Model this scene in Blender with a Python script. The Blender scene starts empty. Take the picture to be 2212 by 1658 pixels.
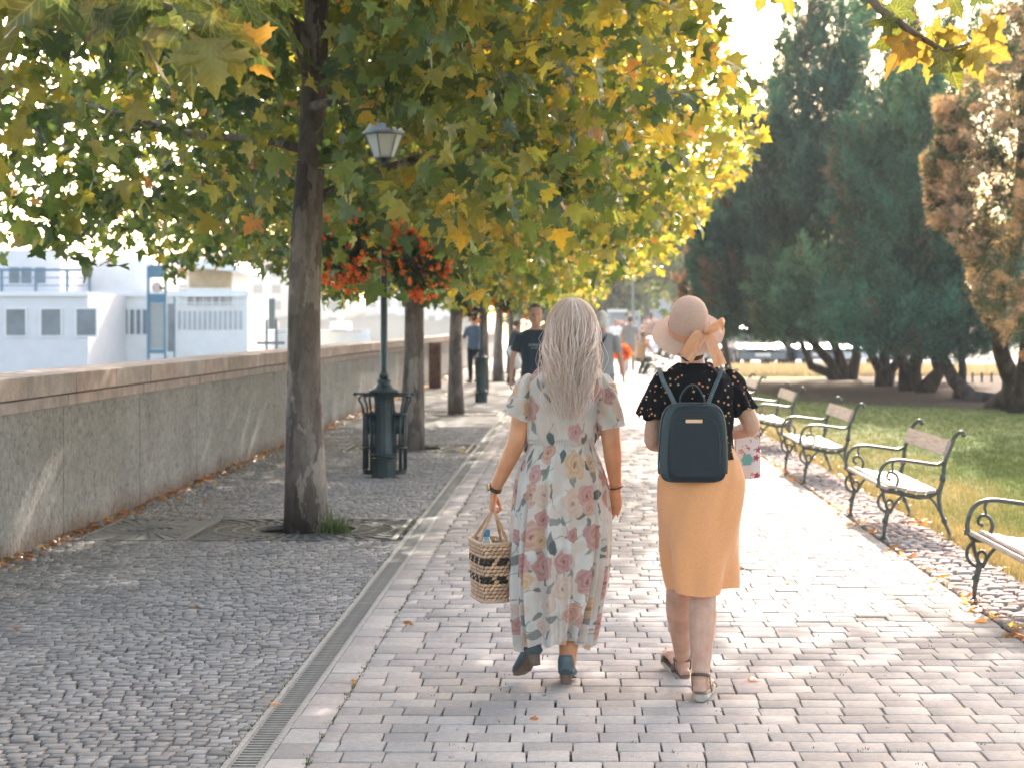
import bpy, bmesh, math, random
import numpy as np
from mathutils import Vector, Matrix, noise
S = bpy.context.scene
COL = S.collection
PI = math.pi
R = math.radians
random.seed(7)
RNG = np.random.default_rng(11)

# ------------------------------------------------------------------ camera
F = 4320.0            # focal length in units of a 2212 wide frame
HX, HY, CH = 1240.0, 699.0, 1.55
cam_d = bpy.data.cameras.new('camera')
cam = bpy.data.objects.new('camera', cam_d); COL.objects.link(cam)
cam.location = (0, 0, CH); cam.rotation_euler = (PI/2, 0, 0)
cam_d.sensor_width = 36; cam_d.lens = 36*F/2212
cam_d.shift_x = -(HX-1106)/2212; cam_d.shift_y = -(829-HY)/2212
cam_d.clip_start = 0.1; cam_d.clip_end = 3000
cam_d.dof.use_dof = True; cam_d.dof.focus_distance = 7.8; cam_d.dof.aperture_fstop = 5.2
cam_d.dof.aperture_blades = 0
S.camera = cam
# ------------------------------------------------------------------ sky + sun
SUN_EL, SUN_AZ = R(28.0), R(7.0)     # azimuth clockwise from +Y (down the path)
W = bpy.data.worlds.new('World'); S.world = W; W.use_nodes = True
nt = W.node_tree; nt.nodes.clear()
sky = nt.nodes.new('ShaderNodeTexSky'); sky.sky_type = 'NISHITA'; sky.sun_disc = False
sky.sun_elevation = SUN_EL; sky.sun_rotation = SUN_AZ; sky.air_density = 1.0; sky.dust_density = 3.0; sky.ozone_density = 1.0
bg = nt.nodes.new('ShaderNodeBackground'); bg.inputs['Strength'].default_value = 0.15
wo = nt.nodes.new('ShaderNodeOutputWorld')
hz = nt.nodes.new('ShaderNodeMix'); hz.data_type = 'RGBA'; hz.blend_type = 'MULTIPLY'; hz.inputs[0].default_value = 1.0; hz.inputs[7].default_value = (1.12, 1.0, 0.88, 1)
nt.links.new(sky.outputs[0], hz.inputs[6]); nt.links.new(hz.outputs[2], bg.inputs[0]); nt.links.new(bg.outputs[0], wo.inputs[0])
sd = bpy.data.lights.new('sun', 'SUN'); sd.energy = 2.6; sd.angle = R(0.6); sd.color = (1.0, 0.9, 0.78)
sun = bpy.data.objects.new('sun', sd); COL.objects.link(sun)
sv = Vector((math.sin(SUN_AZ)*math.cos(SUN_EL), math.cos(SUN_AZ)*math.cos(SUN_EL), math.sin(SUN_EL)))
sun.rotation_euler = sv.to_track_quat('Z', 'Y').to_euler(); sun.location = (4, 30, 30)
S.view_settings.view_transform = 'Standard'; S.view_settings.look = 'None'
S.view_settings.exposure = 2.45; S.view_settings.gamma = 1.0
S.cycles.max_bounces = 8; S.cycles.transparent_max_bounces = 12

def P(x, y, Y):
    return Vector(((x-HX)*Y/F, Y, CH-(y-HY)*Y/F))
def proj(X, Y, Z):
    return HX + F*X/Y, HY + F*(CH-Z)/Y

# ------------------------------------------------------------------ helpers
def tag(o, label=None, cat=None, group=None, kind=None):
    if label: o['label'] = label
    if cat: o['category'] = cat
    if group: o['group'] = group
    if kind: o['kind'] = kind
    return o
def thing(name, loc=(0, 0, 0), label=None, cat=None, group=None):
    o = bpy.data.objects.new(name, None); COL.objects.link(o); o.location = loc
    o.empty_display_size = 0.2
    return tag(o, label, cat, group)
def wloc(p):
    v = Vector((0, 0, 0))
    while p is not None:
        v = v + Vector(p.location); p = p.parent
    return v
def link(name, me, parent=None, mat=None, world=True):
    """link a mesh whose coordinates are world coordinates (root unrotated)"""
    o = bpy.data.objects.new(name, me); COL.objects.link(o)
    if mat is not None and len(me.materials) == 0:
        for m in (mat if isinstance(mat, (list, tuple)) else [mat]): me.materials.append(m)
    if parent is not None:
        o.parent = parent
        if world:
            w = wloc(parent)
            if w.length > 1e-9: me.transform(Matrix.Translation(-w))
    return o
def smooth(me, on=True):
    me.polygons.foreach_set('use_smooth', [on]*len(me.polygons)); me.update()
def copy_tree(o, parent=None):
    c = o.copy(); COL.objects.link(c); c.parent = parent
    for ch in list(o.children): copy_tree(ch, c)
    return c

class MB:
    def __init__(s): s.v = []; s.f = []; s.m = []
    def add(s, vs, fs, mi=0):
        b = len(s.v); s.v += [tuple(v) for v in vs]
        s.f += [tuple(i+b for i in f) for f in fs]; s.m += [mi]*len(fs)
    def box(s, x0, x1, y0, y1, z0, z1, mi=0):
        s.add([(x0,y0,z0),(x1,y0,z0),(x1,y1,z0),(x0,y1,z0),(x0,y0,z1),(x1,y0,z1),(x1,y1,z1),(x0,y1,z1)],
              [(0,3,2,1),(4,5,6,7),(0,1,5,4),(1,2,6,5),(2,3,7,6),(3,0,4,7)], mi)
    def tube(s, pts, rad, n=8, side=None, caps=True, mi=0, ry=None, twist=0, pw=1.0):
        """loft of ellipses along pts. rad/ry: list or number. side: vector of the rx axis"""
        pts = [Vector(p) for p in pts]; k = len(pts)
        if not isinstance(rad, (list, tuple)): rad = [rad]*k
        if ry is None: ry = rad
        if not isinstance(ry, (list, tuple)): ry = [ry]*k
        b = len(s.v); prev = None
        for i, p in enumerate(pts):
            t = (pts[min(i+1, k-1)]-pts[max(i-1, 0)])
            if t.length < 1e-9: t = Vector((0, 0, 1))
            t.normalize()
            if side is not None: a = Vector(side)
            elif prev is not None: a = prev
            else: a = Vector((1, 0, 0)) if abs(t.x) < .8 else Vector((0, 1, 0))
            a = a - t*a.dot(t)
            if a.length < 1e-6: a = t.orthogonal()
            a.normalize(); prev = a; c = t.cross(a)
            for j in range(n):
                th = 2*PI*j/n + twist
                ct, st = math.cos(th), math.sin(th)
                if pw != 1.0:
                    ct = math.copysign(abs(ct)**pw, ct); st = math.copysign(abs(st)**pw, st)
                s.v.append(tuple(p + a*(rad[i]*ct) + c*(ry[i]*st)))
        fs = []
        for i in range(k-1):
            for j in range(n):
                j2 = (j+1) % n
                fs.append((b+i*n+j, b+i*n+j2, b+(i+1)*n+j2, b+(i+1)*n+j))
        if caps:
            fs.append(tuple(b+j for j in reversed(range(n)))); fs.append(tuple(b+(k-1)*n+j for j in range(n)))
        s.f += fs; s.m += [mi]*len(fs)
    def lathe(s, prof, n=16, c=(0, 0, 0), mi=0, sx=1, sy=1, a0=0.0):
        s.b0 = len(s.v); b = s.b0
        for r, z in prof:
            for j in range(n):
                th = 2*PI*j/n + a0
                s.v.append((c[0]+r*sx*math.cos(th), c[1]+r*sy*math.sin(th), c[2]+z))
        k = len(prof); fs = []
        for i in range(k-1):
            for j in range(n):
                j2 = (j+1) % n; fs.append((b+i*n+j, b+i*n+j2, b+(i+1)*n+j2, b+(i+1)*n+j))
        if prof[0][0] > 1e-6: fs.append(tuple(b+j for j in reversed(range(n))))
        if prof[-1][0] > 1e-6: fs.append(tuple(b+(k-1)*n+j for j in range(n)))
        s.f += fs; s.m += [mi]*len(fs)
    def ball(s, c, r, n=10, mi=0, sc=(1, 1, 1)):
        k = max(4, n//2)
        s.lathe([(0.0001 if i in (0, k) else r*math.sin(PI*i/k)*1.0, -r*math.cos(PI*i/k)*sc[2]) for i in range(k+1)], n, c, mi, sc[0], sc[1])
    def ribbon(s, pts, w, wdir, th=0.002, mi=0):
        """flat strap: box section swept along pts; wdir gives the width axis per point or one"""
        s.tube(pts, w/2*1.2, 8, side=wdir, ry=th, pw=0.45, mi=mi)
    def mesh(s, name='m', mats=None, sm=False):
        me = bpy.data.meshes.new(name); me.from_pydata(s.v, [], s.f)
        if mats is not None:
            for m in (mats if isinstance(mats, (list, tuple)) else [mats]): me.materials.append(m)
        if any(s.m): me.polygons.foreach_set('material_index', s.m)
        if sm: smooth(me)
        me.update(); return me
    def build(s, name, mat, parent=None, sm=False, bevel=0):
        me = s.mesh(name, mat, sm)
        if bevel:
            bm = bmesh.new(); bm.from_mesh(me)
            bmesh.ops.bevel(bm, geom=list(bm.edges), offset=bevel, segments=2, affect='EDGES', profile=0.6)
            bm.to_mesh(me); bm.free()
            if sm: smooth(me)
        return link(name, me, parent)

def np_mesh(name, V, faces_list, mat, col=None, sm=False):
    """V (n,3); faces_list: list of (m,k) int arrays; col per vertex (n,3)"""
    me = bpy.data.meshes.new(name)
    nf = sum(len(f) for f in faces_list); nl = sum(f.size for f in faces_list)
    me.vertices.add(len(V)); me.vertices.foreach_set('co', np.ascontiguousarray(V, dtype=np.float32).ravel())
    me.loops.add(nl); me.polygons.add(nf)
    li = np.concatenate([f.ravel() for f in faces_list]).astype(np.int32)
    tot = np.concatenate([np.full(len(f), f.shape[1], dtype=np.int32) for f in faces_list])
    st = np.concatenate([[0], np.cumsum(tot)[:-1]]).astype(np.int32)
    me.loops.foreach_set('vertex_index', li)
    me.polygons.foreach_set('loop_start', st); me.polygons.foreach_set('loop_total', tot)
    if sm: me.polygons.foreach_set('use_smooth', np.ones(nf, dtype=bool))
    if col is not None:
        a = me.color_attributes.new('col', 'FLOAT_COLOR', 'POINT')
        c4 = np.ones((len(V), 4), dtype=np.float32); c4[:, :3] = col
        a.data.foreach_set('color', c4.ravel())
    if mat is not None: me.materials.append(mat)
    me.update(calc_edges=True); me.validate(); return me
def scatter(tv, tf, M, T, C):
    """instantiate template (tv (k,3), list of face arrays) N times: M (N,3,3), T (N,3), C (N,3)"""
    N = len(T); k = len(tv)
    V = np.einsum('nij,kj->nki', M, tv) + T[:, None, :]
    off = (np.arange(N)*k)[:, None, None]
    fl = [(f[None] + off).reshape(-1, f.shape[1]) for f in tf]
    return V.reshape(-1, 3), fl, np.repeat(C, k, axis=0)
def rot_zyx(a, b, c):
    ca, sa, cb, sb, cc, sc = np.cos(a), np.sin(a), np.cos(b), np.sin(b), np.cos(c), np.sin(c)
    Rz = np.zeros((len(a), 3, 3)); Rz[:, 0, 0] = ca; Rz[:, 0, 1] = -sa; Rz[:, 1, 0] = sa; Rz[:, 1, 1] = ca; Rz[:, 2, 2] = 1
    Ry = np.zeros_like(Rz); Ry[:, 0, 0] = cb; Ry[:, 0, 2] = sb; Ry[:, 2, 0] = -sb; Ry[:, 2, 2] = cb; Ry[:, 1, 1] = 1
    Rx = np.zeros_like(Rz); Rx[:, 1, 1] = cc; Rx[:, 1, 2] = -sc; Rx[:, 2, 1] = sc; Rx[:, 2, 2] = cc; Rx[:, 0, 0] = 1
    return Rz @ Ry @ Rx

# ------------------------------------------------------------------ materials
class NT:
    def __init__(s, name):
        s.m = bpy.data.materials.new(name); s.m.use_nodes = True; s.t = s.m.node_tree; s.t.nodes.clear()
        s.out = s.t.nodes.new('ShaderNodeOutputMaterial')
    def n(s, typ, **kw):
        nd = s.t.nodes.new(typ)
        for k, v in kw.items():
            if k.startswith('i_'):
                nd.inputs[int(k[2:])].default_value = v
            else: setattr(nd, k, v)
        return nd
    def l(s, a, b): s.t.links.new(a, b)
    def ramp(s, fac, stops):
        r = s.n('ShaderNodeValToRGB'); e = r.color_ramp.elements
        while len(e) < len(stops): e.new(0.5)
        for i, (p, c) in enumerate(stops):
            e[i].position = p; e[i].color = (*c, 1) if len(c) == 3 else c
        s.l(fac, r.inputs[0]); return r.outputs[0]
    def mix(s, fac, a, b, typ='MIX'):
        m = s.n('ShaderNodeMix', data_type='RGBA', blend_type=typ)
        for sock, v in ((m.inputs[0], fac), (m.inputs[6], a), (m.inputs[7], b)):
            if hasattr(v, 'links') or hasattr(v, 'is_linked'): s.l(v, sock)
            elif isinstance(v, (tuple, list)): sock.default_value = (*v, 1) if len(v) == 3 else v
            else: sock.default_value = v
        return m.outputs[2]
    def noise(s, scale, det=4, rough=0.55, coord=None, dist=0.0):
        nz = s.n('ShaderNodeTexNoise'); nz.inputs['Scale'].default_value = scale; nz.inputs['Detail'].default_value = det
        nz.inputs['Roughness'].default_value = rough; nz.inputs['Distortion'].default_value = dist
        if coord is not None: s.l(coord, nz.inputs['Vector'])
        return nz
    def math(s, op, a, b=0.0, clamp=False):
        m = s.n('ShaderNodeMath', operation=op, use_clamp=clamp)
        for i, v in enumerate((a, b)):
            if hasattr(v, 'is_linked'): s.l(v, m.inputs[i])
            else: m.inputs[i].default_value = v
        return m.outputs[0]
    def bump(s, h, strength=0.3, dist=0.01):
        b = s.n('ShaderNodeBump'); b.inputs['Strength'].default_value = strength; b.inputs['Distance'].default_value = dist
        s.l(h, b.inputs['Height']); return b.outputs[0]
    def bsdf(s, color, rough=0.8, spec=0.5, metal=0, normal=None, sheen=0, trans=0.0, sss=0):
        b = s.n('ShaderNodeBsdfPrincipled')
        if hasattr(color, 'is_linked'): s.l(color, b.inputs['Base Color'])
        else: b.inputs['Base Color'].default_value = (*color, 1)
        if hasattr(rough, 'is_linked'): s.l(rough, b.inputs['Roughness'])
        else: b.inputs['Roughness'].default_value = rough
        b.inputs['Specular IOR Level'].default_value = spec; b.inputs['Metallic'].default_value = metal
        if sheen: b.inputs['Sheen Weight'].default_value = sheen
        if sss:
            b.inputs['Subsurface Weight'].default_value = sss; b.inputs['Subsurface Radius'].default_value = (0.02, 0.008, 0.004)
            b.inputs['Subsurface Scale'].default_value = 0.5
        if normal is not None: s.l(normal, b.inputs['Normal'])
        o = b.outputs[0]
        if trans:
            t = s.n('ShaderNodeBsdfTranslucent')
            if hasattr(color, 'is_linked'): s.l(color, t.inputs[0])
            else: t.inputs[0].default_value = (*color, 1)
            mx = s.n('ShaderNodeMixShader'); mx.inputs[0].default_value = trans
            s.l(o, mx.inputs[1]); s.l(t.outputs[0], mx.inputs[2]); o = mx.outputs[0]
        s.l(o, s.out.inputs[0]); s.b = b; return s.m
    def obj(s): return s.n('ShaderNodeTexCoord').outputs['Object']
    def pos(s): return s.n('ShaderNodeNewGeometry').outputs['Position']

def mat_simple(name, c, rough=0.7, spec=0.4, metal=0, var=0.15, scale=30, bump=0.0, sheen=0, trans=0, dist=0.003):
    t = NT(name); nz = t.noise(scale, 5, 0.6, t.obj())
    lo = tuple(x*(1-var) for x in c); hi = tuple(min(1, x*(1+var)) for x in c)
    colr = t.ramp(nz.outputs[0], [(0.3, lo), (0.7, hi)])
    nr = t.bump(nz.outputs[0], bump, dist) if bump else None
    return t.bsdf(colr, rough, spec, metal, nr, sheen, trans)

def mat_stone(name, c, attr=False, var=0.22, tint=(0.34, 0.30, 0.29), grain=220, rough=0.93, bump=0.3):
    t = NT(name); p = t.pos()
    if attr:
        a = t.n('ShaderNodeAttribute', attribute_name='col'); rnd = t.n('ShaderNodeSeparateColor'); t.l(a.outputs['Color'], rnd.inputs[0]); rv = rnd.outputs[0]; rh = rnd.outputs[1]
    else:
        oi = t.n('ShaderNodeObjectInfo'); rv = oi.outputs['Random']; rh = t.math('FRACT', t.math('MULTIPLY', rv, 7.31))
    col = t.ramp(rv, [(0, tuple(x*(1-var) for x in c)), (1, tuple(x*(1+var) for x in c))])
    col = t.mix(t.math('MULTIPLY', rh, 0.55), col, tint)
    n1 = t.noise(2.2, 4, 0.6, p); n2 = t.noise(grain, 3, 0.7, p); n3 = t.noise(35, 4, 0.6, p)
    col = t.mix(0.5, col, t.ramp(n1.outputs[0], [(0.3, (0.35, 0.35, 0.36)), (0.7, (0.62, 0.6, 0.58))]), 'OVERLAY')
    col = t.mix(0.6, col, t.ramp(n2.outputs[0], [(0.3, (0.34, 0.34, 0.34)), (0.7, (0.66, 0.66, 0.66))]), 'OVERLAY')
    col = t.mix(0.4, col, t.ramp(n3.outputs[0], [(0.35, (0.36, 0.35, 0.33)), (0.7, (0.6, 0.6, 0.6))]), 'OVERLAY')
    h = t.math('ADD', t.math('MULTIPLY', n2.outputs[0], 0.35), n3.outputs[0])
    return t.bsdf(col, rough, 0.2, 0, t.bump(h, bump, 0.005))

def mat_leaf(name, trans=0.5, gloss=0.35, spec=0.5, boost=(2.3, 1.95, 0.75)):
    t = NT(name); a = t.n('ShaderNodeAttribute', attribute_name='col')
    nz = t.noise(25, 3, 0.6, t.pos())
    col = t.mix(0.5, a.outputs['Color'], t.ramp(nz.outputs[0], [(0.3, (0.38, 0.38, 0.38)), (0.7, (0.62, 0.62, 0.62))]), 'OVERLAY')
    b = t.n('ShaderNodeBsdfPrincipled'); t.l(col, b.inputs['Base Color']); b.inputs['Roughness'].default_value = gloss
    b.inputs['Specular IOR Level'].default_value = spec
    tr = t.n('ShaderNodeBsdfTranslucent')
    tc = t.mix(1.0, col, boost, 'MULTIPLY'); t.l(tc, tr.inputs[0])
    mx = t.n('ShaderNodeMixShader'); mx.inputs[0].default_value = trans
    t.l(b.outputs[0], mx.inputs[1]); t.l(tr.outputs[0], mx.inputs[2]); t.l(mx.outputs[0], t.out.inputs[0])
    return t.m
def mat_attr(name, rough=0.7, spec=0.3, trans=0.0, bump=0, scale=400, sheen=0):
    t = NT(name); a = t.n('ShaderNodeAttribute', attribute_name='col')
    nr = t.bump(t.noise(scale, 3, 0.6, t.obj()).outputs[0], bump, 0.002) if bump else None
    return t.bsdf(a.outputs['Color'], rough, spec, 0, nr, sheen, trans)
# ================================================================== SETTING
XW = -3.74            # face of the river wall
XD0, XD1 = -1.237, -1.088   # drain
XS = 2.19             # right edge of the paved path
XG = 2.72             # grass begins
M_joint = mat_simple('joint_sand', (0.085, 0.078, 0.068), 0.95, 0.1, var=0.4, scale=60, bump=0.4)
M_paver = mat_stone('paver_concrete', (0.40, 0.375, 0.355), tint=(0.40, 0.355, 0.34))
M_paver_a = mat_stone('paver_concrete_far', (0.40, 0.375, 0.355), attr=True, tint=(0.40, 0.355, 0.34))
M_sett = mat_stone('sett_granite', (0.285, 0.278, 0.268), tint=(0.27, 0.25, 0.24), var=0.3)
M_sett_a = mat_stone('sett_granite_far', (0.285, 0.278, 0.268), attr=True, tint=(0.27, 0.25, 0.24), var=0.3)
M_cob = mat_stone('cobble_pink', (0.36, 0.31, 0.29), tint=(0.42, 0.33, 0.3), var=0.3)
M_cob_a = mat_stone('cobble_pink_far', (0.36, 0.31, 0.29), attr=True, tint=(0.42, 0.33, 0.3), var=0.3)

def sheet(name, x0, x1, y0, y1, z, mat, parent=None, kind='structure', nx=1, ny=1):
    V = []; Fc = []
    for j in range(ny+1):
        for i in range(nx+1): V.append((x0+(x1-x0)*i/nx, y0+(y1-y0)*j/ny, z))
    for j in range(ny):
        for i in range(nx):
            a = j*(nx+1)+i; Fc.append((a, a+1, a+nx+2, a+nx+1))
    me = bpy.data.meshes.new(name); me.from_pydata(V, [], Fc)
    o = link(name, me, parent, mat)
    if parent is None: o['kind'] = kind
    return o

# far paving: pattern fades into a material beyond the built stones
def mat_farpave(name, c, sx, sy):
    t = NT(name); p = t.pos(); mp = t.n('ShaderNodeMapping'); t.l(p, mp.inputs[0])
    br = t.n('ShaderNodeTexBrick'); t.l(mp.outputs[0], br.inputs[0]); br.inputs['Scale'].default_value = 1.0
    br.inputs['Brick Width'].default_value = sx; br.inputs['Row Height'].default_value = sy; br.inputs['Mortar Size'].default_value = 0.006
    br.inputs['Color1'].default_value = (*[x*1.1 for x in c], 1); br.inputs['Color2'].default_value = (*[x*0.88 for x in c], 1)
    br.inputs['Mortar'].default_value = (0.12, 0.11, 0.1, 1)
    nz = t.noise(1.5, 5, 0.6, p)
    col = t.mix(0.5, br.outputs[0], t.ramp(nz.outputs[0], [(0.3, (0.38, 0.38, 0.38)), (0.7, (0.62, 0.6, 0.58))]), 'OVERLAY')
    return t.bsdf(col, 0.85, 0.3)
t = NT('ground_soil'); nz = t.noise(0.6, 5, 0.6, t.pos())
M_ground = t.bsdf(t.ramp(nz.outputs[0], [(0.3, (0.16, 0.15, 0.12)), (0.7, (0.25, 0.23, 0.19))]), 0.95, 0.1)
sheet('ground', -4.25, 400, -30, 900, -0.06, M_ground)
path = sheet('path', XD1, XS, -6, 110, -0.014, M_joint)
V = []; Fc = []
yy = -6.0
for ty in (15.1, 24.9, 34.5, 200):
    y1 = min(110, ty-.77)
    for (a, b, c, d) in ((-3.95, XD0, yy, y1),)+(((-3.95, -2.82, y1, ty+.77), (-1.29, XD0, y1, ty+.77)) if ty < 100 else ()):
        i = len(V); V += [(a, c, -.022), (b, c, -.022), (b, d, -.022), (a, d, -.022)]; Fc.append((i, i+1, i+2, i+3))
    yy = ty+.77
me = bpy.data.meshes.new('promenade'); me.from_pydata(V, [], Fc); promenade = link('promenade', me, None, M_joint); promenade['kind'] = 'structure'
strip = sheet('cobble_strip', XS+.002, XG, -6, 110, -0.016, M_joint)
PFAR = 30.0
o = sheet('far_paving', XD1, XS, PFAR, 110, -0.002, mat_farpave('far_path', (0.37, 0.35, 0.335), 0.165, 0.17), path)
o = sheet('far_setts', -3.9, XD0, PFAR, 110, -0.004, mat_farpave('far_setts', (0.285, 0.278, 0.268), 0.075, 0.075), promenade)
o = sheet('far_cobbles', XS+.004, XG, PFAR, 110, -0.002, mat_farpave('far_cobbles', (0.36, 0.31, 0.29), 0.09, 0.09), strip)

# ---- stone templates: rounded, chamfered blocks of unit size
def stone_template(rng, corner=0.18, jit=0.04, ch=0.07, deep=0.3, n8=True):
    c = []
    for sx, sy in ((1, 1), (-1, 1), (-1, -1), (1, -1)):
        cx, cy = sx*(0.5-rng.uniform(0, jit)), sy*(0.5-rng.uniform(0, jit))
        r = corner*rng.uniform(.4, 1.2)
        a = (cx, cy-sy*r*0.8); b = (cx-sx*r, cy)
        c += [a, b] if sx*sy > 0 else [b, a]
    n = len(c); V = []
    tilt = rng.uniform(-.02, .02, 2)
    cen = np.mean(c, 0)
    for (x, y) in c:
        xi, yi = x+(cen[0]-x)*ch*1.6, y+(cen[1]-y)*ch*1.6
        V.append((xi, yi, tilt[0]*xi+tilt[1]*yi))
    for (x, y) in c: V.append((x, y, -ch*0.9+tilt[0]*x+tilt[1]*y))
    for (x, y) in c: V.append((x, y, -deep))
    top = np.array([list(range(n))]); q = []
    for k in range(2):
        for i in range(n):
            j = (i+1) % n; q.append((k*n+n+i, k*n+n+j, k*n+j, k*n+i))
    return np.array(V), [top, np.array(q)]
def paving(x0, x1, y0, y1, w, d, gap, mat, mat_a, parent, piece, limit, seed, corner, jit, ch, jw=0.12, skip=None, hz=0.003, staggered=True, scol=None, arc=0.0):
    rng = np.random.default_rng(seed)
    tmpl = [stone_template(rng, corner, jit, ch) for _ in range(10)]
    cells = []
    y = y0
    while y < y1:
        rd = d*rng.uniform(.94, 1.06)
        x = x0
        if staggered and rng.random() < 1.1: x = x0 - w*rng.random()
        E = [x0]
        while x < x1:
            x += w*rng.uniform(1-jw, 1+jw)
            if x-E[-1] > w*.42 and x1-x > w*.42: E.append(x)
        E.append(x1)
        for a, b in zip(E[:-1], E[1:]):
            if True:
                yo = arc*math.sin((a-x0)/(x1-x0)*PI*3) if arc else 0.0
                cells.append(((a+b)/2, y+rd/2+yo+rng.normal(0, d*.02), b-a-gap, rd-gap))
        y += rd
    if skip: cells = [c for c in cells if not skip(c[0], c[1])]
    # visible ones first
    vis = []; rest = []
    for c in cells:
        xd, yd = proj(c[0], c[1], 0)
        (vis if (-25 < xd < 2240 and yd < 1680 and len(vis) < limit) else rest).append(c)
    me = []
    for tv, tf in tmpl:
        me.append(np_mesh(piece, tv, tf, mat))
    for i, c in enumerate(vis):
        o = bpy.data.objects.new(piece, me[i % len(me)]); COL.objects.link(o); o.parent = parent
        o.location = (c[0], c[1], rng.normal(0, hz)-0.0); o.scale = (c[2], c[3], 0.08)
        o.rotation_euler = (rng.normal(0, .006), rng.normal(0, .006), rng.normal(0, .012)+(PI if rng.random() < .5 else 0))
        o.location.z -= wloc(parent).z
    for k in range(len(tmpl)):
        cc = rest[k::len(tmpl)]
        if not cc: continue
        cc = np.array(cc); n = len(cc)
        Mx = rot_zyx(rng.normal(0, .012, n)+PI*(rng.random(n) < .5), rng.normal(0, .006, n), rng.normal(0, .006, n)) * np.stack([cc[:, 2], cc[:, 3], np.full(n, .08)], 1)[:, None, :]
        T = np.stack([cc[:, 0], cc[:, 1], rng.normal(0, hz, n)], 1)
        V, fl, C = scatter(tmpl[k][0], tmpl[k][1], Mx, T, rng.random((n, 3)))
        if k == 0: allV, allF, allC = [V], [fl], [C]
        else: allV.append(V); allF.append(fl); allC.append(C)
    off = 0; F0 = []; F1 = []
    for V, fl in zip(allV, allF):
        F0.append(fl[0]+off); F1.append(fl[1]+off); off += len(V)
    o = link(piece+'_field', np_mesh(piece+'_field', np.concatenate(allV), [np.concatenate(F0), np.concatenate(F1)], mat_a, np.concatenate(allC)), parent)
    o['kind'] = 'stuff'
    return o
TREES_Y = [5.35, 15.1, 24.9, 34.5, 44.3, 54.0, 63.5, 73.0]
TX = -2.03
def in_grate(x, y):
    for ty in TREES_Y[1:4]:
        if abs(y-ty) < .80 and -2.87 < x < -1.26: return True
    if abs(y-15.1) < .80 and -3.62 < x < -1.26: return True
    return False
XC = -0.944
paving(XC, XS, 6.4, PFAR, 0.165, 0.17, 0.0032, M_paver, M_paver_a, path, 'paver', 300, 3, 0.06, 0.03, 0.014, hz=0.0015, skip=lambda x, y: x < XC+.01)
paving(XD1, XC, 6.4, PFAR, 0.3, 0.25, 0.004, M_paver, M_paver_a, path, 'edge_slab', 60, 4, 0.04, 0.015, 0.015, hz=0.0015, staggered=False)
paving(-3.76, XD0, 6.5, PFAR, 0.064, 0.066, 0.0028, M_sett, M_sett_a, promenade, 'sett', 300, 5, 0.05, 0.11, 0.018, jw=0.4, skip=in_grate, hz=0.002, arc=0.10)
paving(XS+.02, XG-.01, 7.5, PFAR, 0.095, 0.095, 0.009, M_cob, M_cob_a, strip, 'cobble', 260, 6, 0.16, 0.10, 0.09, jw=0.3, hz=0.004, arc=0.03)

# ---- drain channel
M_steel = mat_simple('galvanised_grate', (0.24, 0.24, 0.235), 0.5, 0.5, 0.3, 0.3, 25, 0.1)
M_conc = mat_simple('channel_concrete', (0.36, 0.34, 0.32), 0.9, 0.2, 0, 0.25, 40, 0.3)
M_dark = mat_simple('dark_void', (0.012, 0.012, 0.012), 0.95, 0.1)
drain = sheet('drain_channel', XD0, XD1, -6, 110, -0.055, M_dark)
for a, b in ((XD0, XD0+.021), (XD1-.021, XD1)):
    m = MB(); m.box(a, b, -6, 110, -.05, .001); m.build('channel_edge', M_conc, drain, bevel=0.002)
mb = MB(); mb.box(-.056, .056, -.0095, .0095, -.006, 0)
bar_me = mb.mesh('grate_bar', M_steel)
yb = 6.7; nb = 0; far_b = MB()
while yb < 60:
    if (round((yb-6.7)/.045)) % 11 == 0: wdt = 1.5
    else: wdt = 1.0
    if nb < 298:
        o = bpy.data.objects.new('grate_bar', bar_me); COL.objects.link(o); o.parent = drain
        o.location = ((XD0+XD1)/2, yb, -.004); o.scale = (.97, wdt, 1)
    else: far_b.box((XD0+XD1)/2-.054, (XD0+XD1)/2+.054, yb-.0085, yb+.0085, -.010, -.004)
    nb += 1; yb += .045
far_b.build('far_grate_bars', M_steel, drain)['kind'] = 'stuff'
m = MB()
for a in (XD0+.022, XD1-.03): m.box(a, a+.008, 6.0, 60, -.03, -.003)
m.build('grate_rail', M_steel, drain)

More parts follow.
